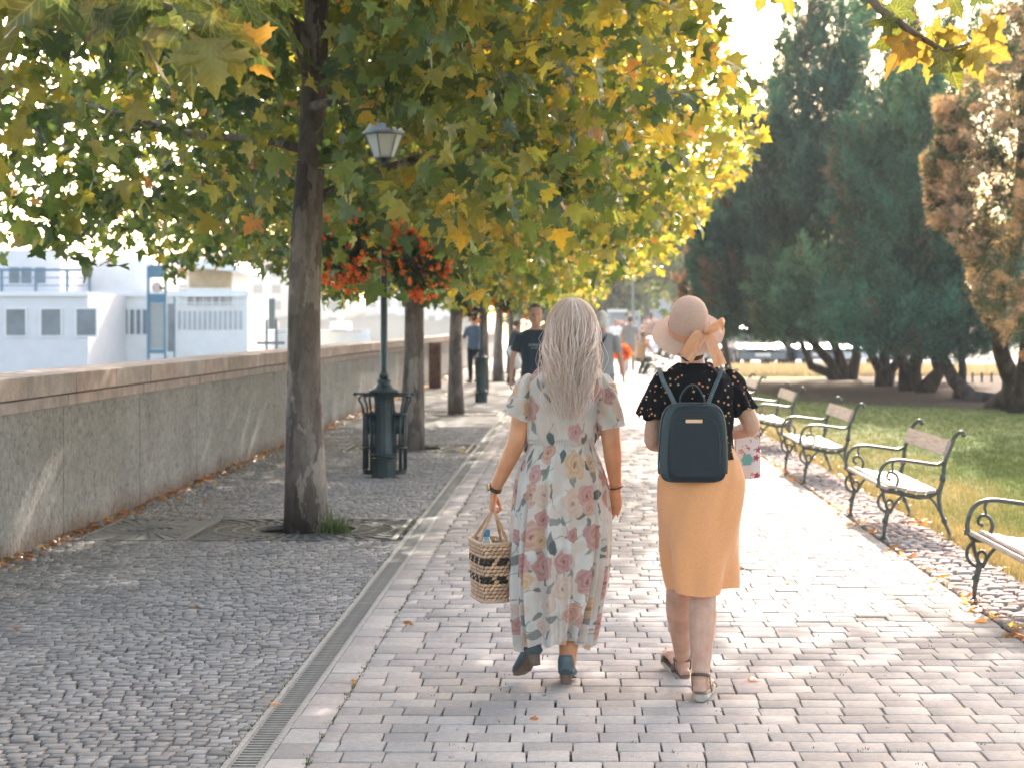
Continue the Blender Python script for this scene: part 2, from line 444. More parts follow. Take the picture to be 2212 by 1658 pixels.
# ---- tree grates (cast iron rings in a square frame)
M_iron = mat_simple('grate_iron', (0.11, 0.115, 0.11), 0.55, 0.5, 0.4, 0.35, 25, 0.15)
M_soil = mat_simple('pit_soil', (0.022, 0.02, 0.016), 0.95, 0.1, 0, 0.4, 40, 0.6)
def ring_bars(cx, cy, r0, hx, y0, y1, x0, x1, parent, hole=True, single=True, M_iron=M_iron):
    z = .001
    f = MB()
    f.box(x0, x1, y0, y0+.035, -.05, z+.004); f.box(x0, x1, y1-.035, y1, -.05, z+.004)
    f.box(x0, x0+.035, y0+.035, y1-.035, -.05, z+.004); f.box(x1-.035, x1, y0+.035, y1-.035, -.05, z+.004)
    f.build('frame', M_iron, parent, bevel=0.002)
    n = 44
    bars = MB()
    for k in range(n):
        a = 2*PI*k/n; c, s_ = math.cos(a), math.sin(a)
        hxw = ((x1-x0)/2-.035); hyw = ((y1-y0)/2-.035)
        L = min(hxw/max(abs(c), 1e-6), hyw/max(abs(s_), 1e-6))
        mb = MB(); 
        dx, dy = -s_*.011, c*.011
        p0 = (cx+c*r0, cy+s_*r0); p1 = (cx+c*(L-.002), cy+s_*(L-.002)); wd = 1+ (L/r0-1)*.8
        v = [(p0[0]-dx, p0[1]-dy), (p0[0]+dx, p0[1]+dy), (p1[0]+dx*wd, p1[1]+dy*wd), (p1[0]-dx*wd, p1[1]-dy*wd)]
        mb.add([(a_, b_, z) for a_, b_ in v]+[(a_, b_, z-.02) for a_, b_ in v], [(3, 2, 1, 0), (0, 1, 5, 4), (1, 2, 6, 5), (2, 3, 7, 6), (3, 0, 4, 7)])
        if single: mb.build('bar', M_iron, parent)
        else: bars.add(mb.v, mb.f)
    rr = MB()
    for rad in ([r0, r0+.14, r0+.28] if hole else [.06, .125, .19, .30]):
        w = .022
        vs = []; fs = []
        for k in range(48):
            a = 2*PI*k/48
            for q, zz in ((rad, z+.003), (rad+w, z+.003), (rad+w, z-.03), (rad, z-.03)): vs.append((cx+q*math.cos(a), cy+q*math.sin(a), zz))
        for k in range(48):
            k2 = (k+1) % 48
            for q in range(4): fs.append((k*4+q, k*4+(q+1) % 4, k2*4+(q+1) % 4, k2*4+q))
        rr.add(vs, fs)
    rr.build('ring', M_iron, parent)
    if not single: bars.build('bars', M_iron, parent)
for i, ty in enumerate(TREES_Y[1:7]):
    where = ['around the nearest trunk', 'around the second trunk behind the lamp bins', 'around the third trunk', 'at the fourth trunk by the far lamp', 'at the fifth trunk', 'at the sixth trunk'][i]
    g = thing('tree_grate', (TX, ty, 0), 'dark square iron tree grate '+where, 'tree grate', 'tree grates in the row of plane trees')
    mb = MB(); mb.box(TX-.79, TX+.77, ty-.78, ty+.78, -.08, -.045); mb.build('soil', M_soil, g)
    ring_bars(TX, ty, .38, 0, ty-.775, ty+.775, TX-.8, TX+.75, g, True, i < 1)
M_plateg = mat_simple('grey_plate', (.20, .20, .19), .8, .3, 0, .3, 12, .3)
g = thing('side_grate', (-3.2, 15.1, 0), 'dark ring-patterned iron grate lying beside the wall, left of the nearest tree pit', 'grate')
mb = MB(); mb.box(-3.56, -2.88, 14.37, 15.83, -.03, -.009); mb.build('plate', M_plateg, g)
ring_bars(-3.22, 15.1, .19, 0, 14.33, 15.87, -3.6, -2.84, g, False, False, M_plateg)

# ---- river wall
def mat_wall():
    t = NT('rough_render'); p = t.pos()
    n1 = t.noise(21, 8, 0.75, p, 0.6); n2 = t.noise(1.1, 5, 0.6, p); n3 = t.noise(70, 3, 0.6, p)
    col = t.ramp(n1.outputs[0], [(0.36, (0.15, 0.14, 0.13)), (0.46, (0.33, 0.315, 0.295)), (0.62, (0.42, 0.40, 0.375))])
    col = t.mix(0.6, col, t.ramp(n2.outputs[0], [(0.3, (0.32, 0.32, 0.3)), (0.7, (0.62, 0.6, 0.58))]), 'OVERLAY')
    # damp grime rising from the foot
    sp = t.n('ShaderNodeSeparateXYZ'); t.l(p, sp.inputs[0])
    g = t.ramp(t.math('ADD', sp.outputs[2], t.math('MULTIPLY', n2.outputs[0], 0.22)), [(0.12, (0.30, 0.2, 0.15)), (0.26, (0.5, 0.5, 0.5))])
    col = t.mix(0.75, col, g, 'OVERLAY')
    h = t.math('ADD', n1.outputs[0], t.math('MULTIPLY', n3.outputs[0], 0.3))
    return t.bsdf(col, 0.95, 0.15, 0, t.bump(h, 0.9, 0.02))
def mat_coping():
    t = NT('coping_stone'); p = t.pos()
    oi = t.n('ShaderNodeObjectInfo')
    col = t.ramp(oi.outputs['Random'], [(0, (0.42, 0.36, 0.32)), (0.5, (0.47, 0.37, 0.33)), (1, (0.44, 0.40, 0.37))])
    n1 = t.noise(3.0, 6, 0.7, p); n2 = t.noise(60, 4, 0.6, p)
    col = t.mix(0.85, col, t.ramp(n1.outputs[0], [(0.3, (0.28, 0.26, 0.26)), (0.7, (0.64, 0.6, 0.57))]), 'OVERLAY')
    col = t.mix(0.4, col, t.ramp(n2.outputs[0], [(0.35, (0.3, 0.3, 0.3)), (0.7, (0.65, 0.65, 0.65))]), 'OVERLAY')
    return t.bsdf(col, 0.85, 0.25, 0, t.bump(n2.outputs[0], 0.35, 0.006))
M_wall = mat_wall(); M_cop = mat_coping()
wall = thing('river_wall', (XW, 20, 0), 'low grey rough-rendered wall with pinkish stone coping along the river', 'wall')
YJ = [14.65+2.58*k for k in range(-5, 33)]
for k in range(len(YJ)-1):
    a, b = YJ[k]+.008, YJ[k+1]-.008
    m = MB(); m.box(XW-.32+.0, XW-.0, a, b, -.1, .955); m.build('wall_panel', M_wall, wall)
    m = MB(); m.box(XW-.34, XW+.035, a+.004, b-.004, .955, 1.035); m.build('string_course', M_cop, wall, bevel=0.004)
    h = (a+b)/2
    for c, d in ((a+.003, h-.003), (h+.003, b-.003)):
        m = MB(); m.box(XW-.42, XW+.095, c, d, 1.05, 1.195); m.build('coping_stone', M_cop, wall, bevel=0.008)
m = MB(); m.box(XW-.30, XW-.02, YJ[0], YJ[-1], -.1, 1.05); m.build('core', M_joint, wall)

# ---- river, quay and banks
t = NT('river_water'); p = t.pos()
mp = t.n('ShaderNodeMapping'); t.l(p, mp.inputs[0]); mp.inputs['Scale'].default_value = (1.0, 0.35, 1)
nz = t.noise(1.6, 5, 0.6, mp.outputs[0])
M_water = t.bsdf((0.10, 0.13, 0.13), 0.12, 0.6, 0, t.bump(nz.outputs[0], 0.6, 0.25))
sheet('river', -700, -4.5, -60, 900, -3.2, M_water)
m = MB(); m.box(-4.6, -4.26, -60, 240, -6, -.061); o = m.build('quay_wall', M_conc); tag(o, kind='structure')
m = MB(); m.box(-14, 400, 900, 901, -6, -.06)
o = m.build('far_quay', M_conc); tag(o, kind='structure')
t = NT('far_bank_green'); nz = t.noise(0.05, 5, 0.6, t.pos())
M_bank = t.bsdf(t.ramp(nz.outputs[0], [(0.35, (0.08, 0.10, 0.07)), (0.65, (0.20, 0.19, 0.15))]), 0.95, 0.1)
V = []; Fc = []
for i in range(81):
    x = -420+ i*5.0; h = 7+5*noise.noise(Vector((x*.02, 3, 0)))+2.5*noise.noise(Vector((x*.11, 8, 0)))
    V += [(x, 420, -3.3), (x, 428, -1.5+h*.5), (x, 470, h)]
for i in range(80):
    for k in range(2): a = i*3+k; Fc.append((a, a+3, a+4, a+1))
me = bpy.data.meshes.new('river_bank'); me.from_pydata(V, [], Fc); smooth(me)
o = link('river_bank', me, None, M_bank); tag(o, kind='structure')

# ---- far buildings (hazy)
M_pale = mat_simple('pale_render', (0.55, 0.54, 0.52), 0.9, 0.2, 0, 0.08, 1.5)
M_pale2 = mat_simple('cream_render', (0.50, 0.46, 0.40), 0.9, 0.2, 0, 0.08, 1.5)
M_roof = mat_simple('tile_roof', (0.24, 0.13, 0.10), 0.9, 0.2, 0, 0.2, 2)
M_glassd = mat_simple('dark_window', (0.06, 0.075, 0.085), 0.15, 0.6)
def building(x0, x1, y0, y1, h, lab, wm, floors, bays, z0=0, roof=True):
    b = thing('apartment_building', ((x0+x1)/2, y0, z0), lab, 'building', 'pale buildings far behind')
    m = MB(); m.box(x0, x1, y0, y1, z0, z0+h); m.build('wall', wm, b)
    if roof:
        m = MB(); ym = (y0+y1)/2
        m.add([(x0-.4, y0-.4, z0+h), (x1+.4, y0-.4, z0+h), (x1+.4, y1+.4, z0+h), (x0-.4, y1+.4, z0+h), (x0+2, ym, z0+h+3), (x1-2, ym, z0+h+3)],
              [(0, 1, 5, 4), (2, 3, 4, 5), (1, 2, 5), (3, 0, 4), (3, 2, 1, 0)])
        m.build('roof', M_roof, b)
    fh = h/floors; bw = (x1-x0)/bays
    win = MB(); win.box(-.5, .5, -.08, .02, 0, 1); wme = win.mesh('window', M_glassd)
    for i in range(floors):
        for j in range(bays):
            o = bpy.data.objects.new('window', wme); COL.objects.link(o); o.parent = b
            o.location = (x0+bw*(j+.5)-(x0+x1)/2, 0, fh*(i+.3)); o.scale = (bw*.45, 1, fh*.5)
building(-26, -8, 260, 275, 14, 'pale long block seen faintly through leaves above the wall', M_pale, 4, 9, z0=0) if False else None
building(3, 16, 190, 205, 13, 'pale hazy building at the far end of the path, left of the grey one', M_pale, 4, 5)
building(17, 34, 175, 190, 17, 'taller pale grey building at the far end of the path', M_pale2, 5, 6)
building(36, 60, 150, 165, 12, 'cream building behind the dark conifers', M_pale2, 4, 8)
building(62, 90, 140, 155, 12, 'pale building behind the right-hand conifers', M_pale, 4, 8)
building(-90, -50, 430, 445, 14, 'long pale block across the river, farther left', M_pale2, 4, 10, z0=0)
building(-46, -20, 440, 455, 16, 'pale block across the river with tiled roof', M_pale, 4, 8, z0=0)

# ---- lawn, mulch, verge, road
def mat_lawn():
    t = NT('lawn'); p = t.pos(); n1 = t.noise(1.3, 5, 0.6, p); n2 = t.noise(45, 4, 0.7, p)
    sp = t.n('ShaderNodeSeparateXYZ'); t.l(p, sp.inputs[0])
    e = t.math('ADD', t.math('MULTIPLY', sp.outputs[0], 0.25), t.math('MULTIPLY', n1.outputs[0], 0.5))
    col = t.ramp(e, [(0.93, (0.30, 0.24, 0.11)), (1.0, (0.13, 0.15, 0.05))])
    col = t.mix(0.6, col, t.ramp(n2.outputs[0], [(0.3, (0.3, 0.3, 0.3)), (0.7, (0.66, 0.66, 0.62))]), 'OVERLAY')
    return t.bsdf(col, 0.95, 0.1, 0, t.bump(n2.outputs[0], 0.5, 0.02))
M_lawn = mat_lawn()
sheet('lawn', XG, 80, -6, 62, -0.012, M_lawn, nx=1, ny=1)
t = NT('mulch'); nz = t.noise(20, 6, 0.7, t.pos())
M_mulch = t.bsdf(t.ramp(nz.outputs[0], [(0.3, (0.03, 0.02, 0.016)), (0.7, (0.10, 0.065, 0.05))]), 0.95, 0.1, 0, t.bump(nz.outputs[0], 0.8, 0.03))  # dark brown mulch, its colour deepened to stand in for the yews' shade
V = []; n = 64
for k in range(n):
    a = 2*PI*k/n; rr = 1+.06*math.sin(3*a)+.05*math.sin(7*a+1)
    V.append((13.0+9.6*rr*math.cos(a), 46.5+13.6*rr*math.sin(a), 0.0))
me = bpy.data.meshes.new('mulch_bed'); me.from_pydata(V+[(13, 46.5, .12)], [], [(k, (k+1) % n, n) for k in range(n)])
o = link('mulch_bed', me, None, M_mulch); tag(o, kind='structure')
t = NT('dry_grass'); nz = t.noise(6, 6, 0.7, t.pos())
M_dry = t.bsdf(t.ramp(nz.outputs[0], [(0.3, (0.28, 0.22, 0.12)), (0.7, (0.46, 0.38, 0.22))]), 0.95, 0.1, 0, t.bump(nz.outputs[0], 0.6, 0.03))
sheet('dry_verge', 3.2, 80, 59.5, 70, 0.0, M_dry)
M_road = mat_simple('road', (0.32, 0.31, 0.30), 0.9, 0.25, 0, 0.12, 3)
sheet('road', 3.2, 90, 70, 96, -0.004, M_road)
sheet('plaza', -3.9, 3.2, 110, 170, -0.01, M_road)
# ================================================================== TREES
def bark_mat(name, cols, sc=1.0):
    t = NT(name); p = t.pos(); mp = t.n('ShaderNodeMapping'); t.l(p, mp.inputs[0]); mp.inputs['Scale'].default_value = (1, 1, .35)
    n1 = t.noise(5*sc, 5, 0.6, mp.outputs[0], 0.8); n2 = t.noise(28*sc, 6, 0.7, mp.outputs[0])
    v = t.n('ShaderNodeTexVoronoi'); v.inputs['Scale'].default_value = 9*sc
    dv = t.n('ShaderNodeVectorMath', operation='MULTIPLY_ADD'); n0 = t.noise(13*sc, 5, .7, mp.outputs[0]); t.l(n0.outputs['Color'], dv.inputs[0]); dv.inputs[1].default_value = (.22, .22, .22); t.l(mp.outputs[0], dv.inputs[2]); t.l(dv.outputs[0], v.inputs['Vector'])
    k = t.math('ADD', t.math('MULTIPLY', v.outputs['Color'], .5), t.math('MULTIPLY', n1.outputs[0], .55))
    col = t.ramp(k, [(0.32, cols[0]), (0.48, cols[1]), (0.62, cols[2]), (0.78, cols[3])])
    col = t.mix(0.6, col, t.ramp(n2.outputs[0], [(0.3, (0.3, 0.3, 0.3)), (0.7, (0.66, 0.66, 0.66))]), 'OVERLAY')
    return t.bsdf(col, 0.9, 0.2, 0, t.bump(t.math('ADD', n2.outputs[0], n1.outputs[0]), 0.6, 0.02))
M_bark = bark_mat('plane_bark', [(0.09, 0.07, 0.06), (0.15, 0.12, 0.10), (0.22, 0.18, 0.155), (0.32, 0.27, 0.23)])
M_ybark = bark_mat('yew_bark', [(0.02, 0.015, 0.013), (0.045, 0.035, 0.03), (0.07, 0.055, 0.045), (0.1, 0.08, 0.07)])
M_leaf = mat_leaf('plane_leaf', 0.55, 0.3, 0.6, (2.5, 2.1, .95))
M_leafbig = mat_leaf('plane_leaf_near', 0.42, 0.32, 0.6, (1.35, 1.2, .7))
M_needle = mat_leaf('conifer_spray', 0.22, 0.6, 0.3)

def mat_veined():
    t = NT('plane_leaf_veined'); a = t.n('ShaderNodeAttribute', attribute_name='col'); lp = t.n('ShaderNodeAttribute', attribute_name='lp')
    s = t.n('ShaderNodeSeparateXYZ'); t.l(lp.outputs['Vector'], s.inputs[0]); y0 = t.math('SUBTRACT', s.outputs[1], .04); best = None
    for ang in (-76, -38, 0, 38, 76):
        dx, dy = math.sin(R(ang)), math.cos(R(ang))
        perp = t.math('ABSOLUTE', t.math('SUBTRACT', t.math('MULTIPLY', s.outputs[0], dy), t.math('MULTIPLY', y0, dx)))
        along = t.math('ADD', t.math('MULTIPLY', s.outputs[0], dx), t.math('MULTIPLY', y0, dy))
        # side veins branch off in chevrons
        chev = t.math('ABSOLUTE', t.math('SUBTRACT', t.math('FRACT', t.math('MULTIPLY', t.math('SUBTRACT', along, t.math('MULTIPLY', perp, .9)), 8.0)), .5))
        sv_ = t.math('ADD', t.math('MULTIPLY', chev, .10), t.math('MULTIPLY', t.math('GREATER_THAN', perp, .16), 1.0))
        d = t.math('ADD', t.math('MINIMUM', perp, t.math('ADD', sv_, .004)), t.math('MULTIPLY', t.math('LESS_THAN', along, 0.0), 1.0))
        best = d if best is None else t.math('MINIMUM', best, d)
    v = t.ramp(best, [(0.0, (1, 1, 1)), (0.016, (0, 0, 0))])
    nz = t.noise(30, 5, .65, t.pos()); n2 = t.noise(7, 3, .6, t.pos())
    col = t.mix(.6, a.outputs['Color'], t.ramp(nz.outputs[0], [(.3, (.36, .36, .34)), (.7, (.64, .64, .62))]), 'OVERLAY')
    col = t.mix(t.math('MULTIPLY', t.ramp(n2.outputs[0], [(.5, (0, 0, 0)), (.72, (1, 1, 1))]), .35), col, (.30, .17, .05))
    vein = t.mix(.45, col, (.42, .42, .16)); col = t.mix(v, col, vein)
    nr = t.bump(v, .35, .004)
    b = t.n('ShaderNodeBsdfPrincipled'); t.l(col, b.inputs['Base Color']); b.inputs['Roughness'].default_value = .33; b.inputs['Specular IOR Level'].default_value = .6; t.l(nr, b.inputs['Normal'])
    tr = t.n('ShaderNodeBsdfTranslucent'); t.l(t.mix(1.0, col, (1.5, 1.3, .75), 'MULTIPLY'), tr.inputs[0])
    mx = t.n('ShaderNodeMixShader'); mx.inputs[0].default_value = .42; t.l(b.outputs[0], mx.inputs[1]); t.l(tr.outputs[0], mx.inputs[2]); t.l(mx.outputs[0], t.out.inputs[0])
    return t.m
M_leafbig = mat_veined()
# leaf outlines (stem at origin, leaf grows along +Y, unit length ~1)
_half_hi = [(0.0, 0.0), (.10, .03), (.20, -.02), (.33, -.08), (.30, .03), (.42, .06), (.34, .14), (.40, .22), (.56, .25), (.70, .24), (.64, .33), (.76, .42), (.60, .42), (.52, .48), (.38, .47), (.27, .50),
            (.25, .60), (.30, .68), (.22, .73), (.23, .82), (.13, .84), (.08, .93), (0, 1.06)]
_half_lo = [(0, 0), (.30, -.05), (.32, .12), (.68, .28), (.62, .42), (.27, .48), (.26, .70), (0, 1.05)]
def leaf_template(half, fold=0.25, curl=0.15, stem=True):
    pts = list(half) + [(-x, y) for x, y in reversed(half[1:-1])]
    V = [(0, .33, 0)] + [(x, y, 0) for x, y in pts]
    n = len(pts)
    Fc = [(0, 1+i, 1+(i+1) % n) for i in range(n)]
    out = []
    for (x, y, z) in V:
        r2 = x*x+(y-.33)**2
        out.append((x, y, fold*abs(x)-curl*r2+.05*math.sin(9*x+4*y)))
    V = out
    quads = None
    if stem:
        b = len(V); w = .012
        V += [(-w, 0.02, 0), (w, .02, 0), (w, -.38, .05), (-w, -.38, .05)]
        quads = np.array([(b, b+1, b+2, b+3)])
    return np.array(V), [np.array(Fc)] + ([quads] if quads is not None else [])
LT_HI = [leaf_template(_half_hi, f, c) for f, c in ((.3, .2), (.1, .45), (-.15, .25))]
LT_LO = [leaf_template(_half_lo, f, c, False) for f, c in ((.3, .2), (.1, .6), (-.2, .3))]
PAL = np.array([[.034, .068, .030], [.066, .105, .036], [.14, .165, .045], [.24, .22, .05], [.36, .265, .05], [.40, .27, .06], [.30, .15, .06], [.30, .19, .11]])
def leaf_colors(n, yel, rng):
    """yel per leaf 0..1"""
    idx = np.clip(rng.normal(0.6+yel*3.6, .95, n), 0, 5)
    i0 = np.floor(idx).astype(int); fr = (idx-i0)[:, None]
    c = PAL[i0]*(1-fr)+PAL[np.minimum(i0+1, 5)]*fr
    br = rng.random(n); c[br < .004] = PAL[6]; c[(br > .018) & (br < .032)] = PAL[7]
    return c*rng.uniform(.8, 1.25, (n, 1))

# lower / right silhouette of the row of crowns as it must clear the view of the path
LX = [0, 60, 110, 170, 230, 260, 300, 335, 370, 420, 480, 520, 560, 620, 700, 760, 830, 900, 970, 1050, 1100, 1250, 1290, 1350, 1400, 1450, 1500, 1560, 1610, 1650]
LY = [545, 585, 600, 625, 600, 612, 560, 612, 605, 568, 562, 560, 585, 600, 665, 655, 620, 640, 655, 660, 680, 668, 655, 620, 585, 570, 500, 430, 370, 290]
UX = [1650, 1640, 1600, 1575, 1560, 1530, 1500, 1700]; UY = [290, 220, 150, 100, 60, 30, -40, -41]
def clear_of_view(x, y, Yd, rng):
    """True where a leaf may hang"""
    n = len(x)
    low = np.interp(x, LX, LY) + rng.normal(0, 9, n)
    ok = (y < low)
    right = np.interp(y, [-60, 0, 60, 120, 200, 290, 370, 430, 500, 570], [1480, 1545, 1560, 1590, 1635, 1650, 1612, 1562, 1505, 1455]) + rng.normal(0, 12, n)
    ok &= (x < right)
    inside_frame = (y > -30)
    ok |= ~inside_frame
    # trunk and lantern stay in view
    tr = (np.abs(x-(655+(600-y)*.03)) < 52) & (y > -60) & (Yd < 15.6)
    ok &= ~(tr & (rng.random(n) < .955))
    lan = (np.abs(x-835) < 62) & (np.abs(y-304) < 55) & (Yd < 20.4)
    ok &= ~(lan & (rng.random(n) < .97))
    fl = (((x-790)/150)**2+((y-545)/85)**2 < 1) & (Yd < 20.3)
    ok &= ~(fl & (rng.random(n) < .88))
    fl2 = (((x-905)/80)**2+((y-570)/70)**2 < 1) & (Yd < 20.3)
    ok &= ~(fl2 & (rng.random(n) < .88))
    far = (x > 1320) & (y > 600)
    ok &= ~far
    return ok
def trunk_branches(m, base, h, r0, rng, lean=(0.02, 0.0), nb=14, z0=2.2, spread=3.6, first=None):
    x0, y0 = base
    pts = []; rad = []
    for k in range(15):
        z = -0.06+(h+.06)*k/14
        w = .05*math.sin(z*1.3+x0*3+y0)
        pts.append((x0+lean[0]*z+w*.5, y0+lean[1]*z+w, z))
        fl = .35*math.exp(-max(0, z)*4.5)
        rad.append(max(.02, r0*(1-.80*(max(0, z)/h)**.9)*(1+fl*.5)*(1+.04*math.sin(k*2.1))))
    m.tube(pts, rad, 16)
    tips = []
    for k in range(nb):
        z = z0+(h-z0-.6)*(k+.5)/nb
        a = k*2.4+rng.uniform(-.4, .4)
        L = spread*(1-.45*(z-z0)/(h-z0))*rng.uniform(.75, 1.05)
        s = Vector((x0+lean[0]*z, y0+lean[1]*z, z)); d = Vector((math.cos(a), math.sin(a), rng.uniform(.12, .5)))
        p = [s + Vector((d.x*L*q, d.y*L*q, d.z*L*q - .10*L*q*q + .06*math.sin(q*9+k))) for q in np.linspace(0, 1, 9)]
        rb = r0*.30*(1-.3*z/h)
        m.tube(p, [rb*(1-.88*q) for q in np.linspace(0, 1, 9)], 8)
        tips.append(p)
        for b in range(5):
            q = rng.uniform(.3, .95); i = int(q*8); s2 = p[i]; a2 = a+rng.choice([-1, 1])*rng.uniform(.4, 1.1)
            L2 = L*rng.uniform(.25, .45); d2 = Vector((math.cos(a2), math.sin(a2), rng.uniform(-.25, .35)))
            pp = [s2 + d2*(L2*u) + Vector((0, 0, -.08*L2*u*u)) for u in np.linspace(0, 1, 5)]
            m.tube(pp, [rb*.36*(1-.8*u) for u in np.linspace(0, 1, 5)], 5)
    return tips
def crown_points(n, c, rx, ry, rz0, rz1, rng, ncl=420, cs=0.42):
    """clustered points in a flattened ball; rz0 below centre, rz1 above"""
    u = rng.normal(size=(ncl, 3)); u /= np.linalg.norm(u, axis=1)[:, None]
    r = rng.random(ncl)**(1/2.2)
    u = np.sign(u)*np.abs(u)**.8
    cl = u*r[:, None]*np.array([rx, ry, 1.0]); cl[:, 2] *= np.where(cl[:, 2] < 0, rz0, rz1)
    cl += np.array(c)
    k = rng.integers(0, ncl, n); size = rng.uniform(.6, 1.5, ncl)
    off = rng.normal(size=(n, 3))*cs*size[k][:, None]*np.array([1, 1, .62])
    return cl[k]+off
GLAB = ['nearest plane tree, its trunk standing in a square iron grate left of the drain', 'second plane tree, its trunk just right of the bins and lamp post',
        'third plane tree in the row, thinner trunk beyond the lamp', 'fourth plane tree, trunk just right of the far lamp post', 'fifth plane tree, trunk left of the man in a dark t-shirt',
        'sixth plane tree, thin far trunk under the row of crowns', 'seventh plane tree, last small trunk at the far end of the row']
def leaves_mesh(name, pts, size, rng, templ, yel, mat, droop=0.9):
    n = len(pts)
    a = rng.uniform(0, 2*PI, n)
    pitch = rng.normal(-droop, .5, n); roll = rng.normal(0, .6, n)
    Mx = rot_zyx(a, roll, pitch) * (size*rng.uniform(.6, 1.25, n))[:, None, None]
    C = leaf_colors(n, yel, rng)
    Vs = []; F3 = []; off = 0; Cs = []
    for k, (tv, tf) in enumerate(templ):
        sl = slice(k, None, len(templ))
        V, fl, Cc = scatter(tv, tf, Mx[sl], pts[sl], C[sl])
        Vs.append(V); Cs.append(Cc); F3.append([f+off for f in fl]); off += len(V)
    fl = [np.concatenate([f[j] for f in F3]) for j in range(len(F3[0]))]
    return np_mesh(name, np.concatenate(Vs), fl, mat, np.concatenate(Cs))
def yellowness(p, rng):
    # autumn yellow plus sunlight painted in: path-side and upper leaves yellower, the rest darker
    y = .08+.24*(p[:, 0]-TX)/2.2 + .07*(p[:, 2]-3)
    n = np.array([noise.noise(Vector((q[0]*.7, q[1]*.7, q[2]*.9))) for q in p[::1]])
    return np.clip(y+.5*n+rng.normal(0, .14, len(p)), 0, 1)
tree_rng = np.random.default_rng(21)
for i, ty in enumerate(TREES_Y[1:]):
    near = i == 0
    r = thing('plane_tree', (TX, ty, 0), GLAB[i], 'tree', 'plane trees in a row along the river wall')
    m = MB(); h = 8.2; r0 = [.152, .148, .13, .115, .14, .13, .12][i]
    trunk_branches(m, (TX, ty), h, r0, tree_rng, (0.014 if near else .01, 0.0), nb=16 if i < 2 else 9, z0=2.3 if near else 2.5, spread=3.4 if near else 3.9)
    if near:
        p = [Vector((TX+.05, ty-.02, 3.45)), Vector((TX-.02, ty-.06, 3.66)), Vector((TX-.17, ty-.12, 3.92)), Vector((TX-.40, ty-.25, 4.4)), Vector((TX-.9, ty-.4, 5.8))]
        m.tube(p, [.07, .062, .055, .05, .02], 10)
    m.build('trunk', M_bark, r, sm=True)
    n = [22000, 31000, 22000, 13000, 9000, 7000, 5500][i]
    rx, ry = (3.3, 4.4) if near else (4.3, 4.9)
    pts = crown_points(n, (TX+(0.0 if near else .1), ty, 4.5), rx, ry, 2.7, 3.6, tree_rng, ncl=520, cs=.36)
    if near:   # unseen crown part added over the path, above the view, to shade the foreground
        e = crown_points(5200, (2.0, 17.8, 5.9), 2.8, 3.2, 1.1, 1.3, tree_rng, 170, .36); pts = np.concatenate([pts, e])
    pts = pts[(pts[:, 2] > 1.75) & (pts[:, 0] > -6.6) & ~((pts[:, 2] > 5.6) & (pts[:, 0] < .4) & (tree_rng.random(len(pts)) < .4))]
    x = HX+F*pts[:, 0]/pts[:, 1]; y = HY+F*(CH-pts[:, 2])/pts[:, 1]
    ok = clear_of_view(x, y, pts[:, 1], tree_rng)
    ok &= tree_rng.random(len(pts)) < np.where((x < 420) & (y < 420) & (y > -20), .62, 1.0)
    pts = pts[ok]; x = x[ok]; y = y[ok]
    if near:
        # leaves that face the path stand nearest: made one by one
        vis = np.where((x > -10) & (x < 1500) & (y > -10) & (y < 700) & (pts[:, 1] < 14.2))[0]
        order = vis[np.argsort(pts[vis, 1])][:290]
        single = pts[order]; keep = np.ones(len(pts), bool); keep[order] = False; pts = pts[keep]
        vmesh = []
        for q in range(14):
            tv, tf = LT_HI[q % 3]
            c = leaf_colors(1, np.array([[.02, .1, .2, .3, .05, .45, .15][q % 7]]).ravel(), tree_rng)
            vmesh.append(np_mesh('leaf', tv, tf, M_leaf, np.repeat(c, len(tv), 0)))
        for q, pnt in enumerate(single):
            o = bpy.data.objects.new('leaf', vmesh[int(tree_rng.integers(0, 14))]); COL.objects.link(o); o.parent = r
            o.location = Vector(pnt)-r.location; s_ = .14*tree_rng.uniform(.7, 1.25); o.scale = (s_, s_, s_)
            o.rotation_euler = (tree_rng.normal(-.9, .5), tree_rng.normal(0, .6), tree_rng.uniform(0, 2*PI))
    me = leaves_mesh('crown', pts, .13 if near else .115, tree_rng, LT_HI[:2] if near else LT_LO, yellowness(pts, tree_rng), M_leaf)
    o = link('crown', me, r); o['kind'] = 'stuff'
    if near:
        # pinkish seed balls on stalks
        sm_ = MB()
        for (sx_, sy_) in ((545, 362), (590, 365), (600, 380), (540, 352), (505, 500), (560, 490), (480, 495), (205, 405)):
            c = P(sx_, sy_, 12.6); sm_.ball(c, .013, 8); sm_.tube([c, c+Vector((.01, 0, .09))], .0025, 4)
        sm_.build('seed_balls', mat_simple('seed_ball', (0.42, 0.18, 0.14), 0.8), r)['kind'] = 'stuff'

# tree above the camera (only hanging sprays reach into view)
r = thing('plane_tree', (TX, TREES_Y[0], 0), 'plane tree overhead whose big leaves hang into the top left and right corners', 'tree', 'plane trees in a row along the river wall')
m = MB(); trunk_branches(m, (TX, TREES_Y[0]), 8.0, .15, tree_rng, nb=12, z0=3.2, spread=3.3)
def twig(pts, r0, r1, mm): 
    k = len(pts); mm.tube(pts, [r0+(r1-r0)*i/(k-1) for i in range(k)], 6)
A1 = Vector((TX, 5.35, 2.6))
twig([A1, Vector((-1.7, 4.9, 2.75)), Vector((-1.3, 4.4, 2.55)), P(240, -60, 5.4), P(330, 5, 5.35), P(430, 40, 5.3), P(500, 70, 5.3)], .03, .004, m)
twig([Vector((-1.7, 4.9, 2.75)), P(-100, -120, 5.5), P(40, -20, 5.45), P(150, 60, 5.4)], .015, .004, m)
twig([Vector((TX, 5.35, 3.2)), Vector((-.9, 5.9, 3.4)), Vector((.3, 6.3, 3.25)), P(1840, -60, 6.6), P(1900, 20, 6.55), P(1960, 62, 6.5), P(2000, 88, 6.5), P(2025, 105, 6.5)], .028, .006, m)
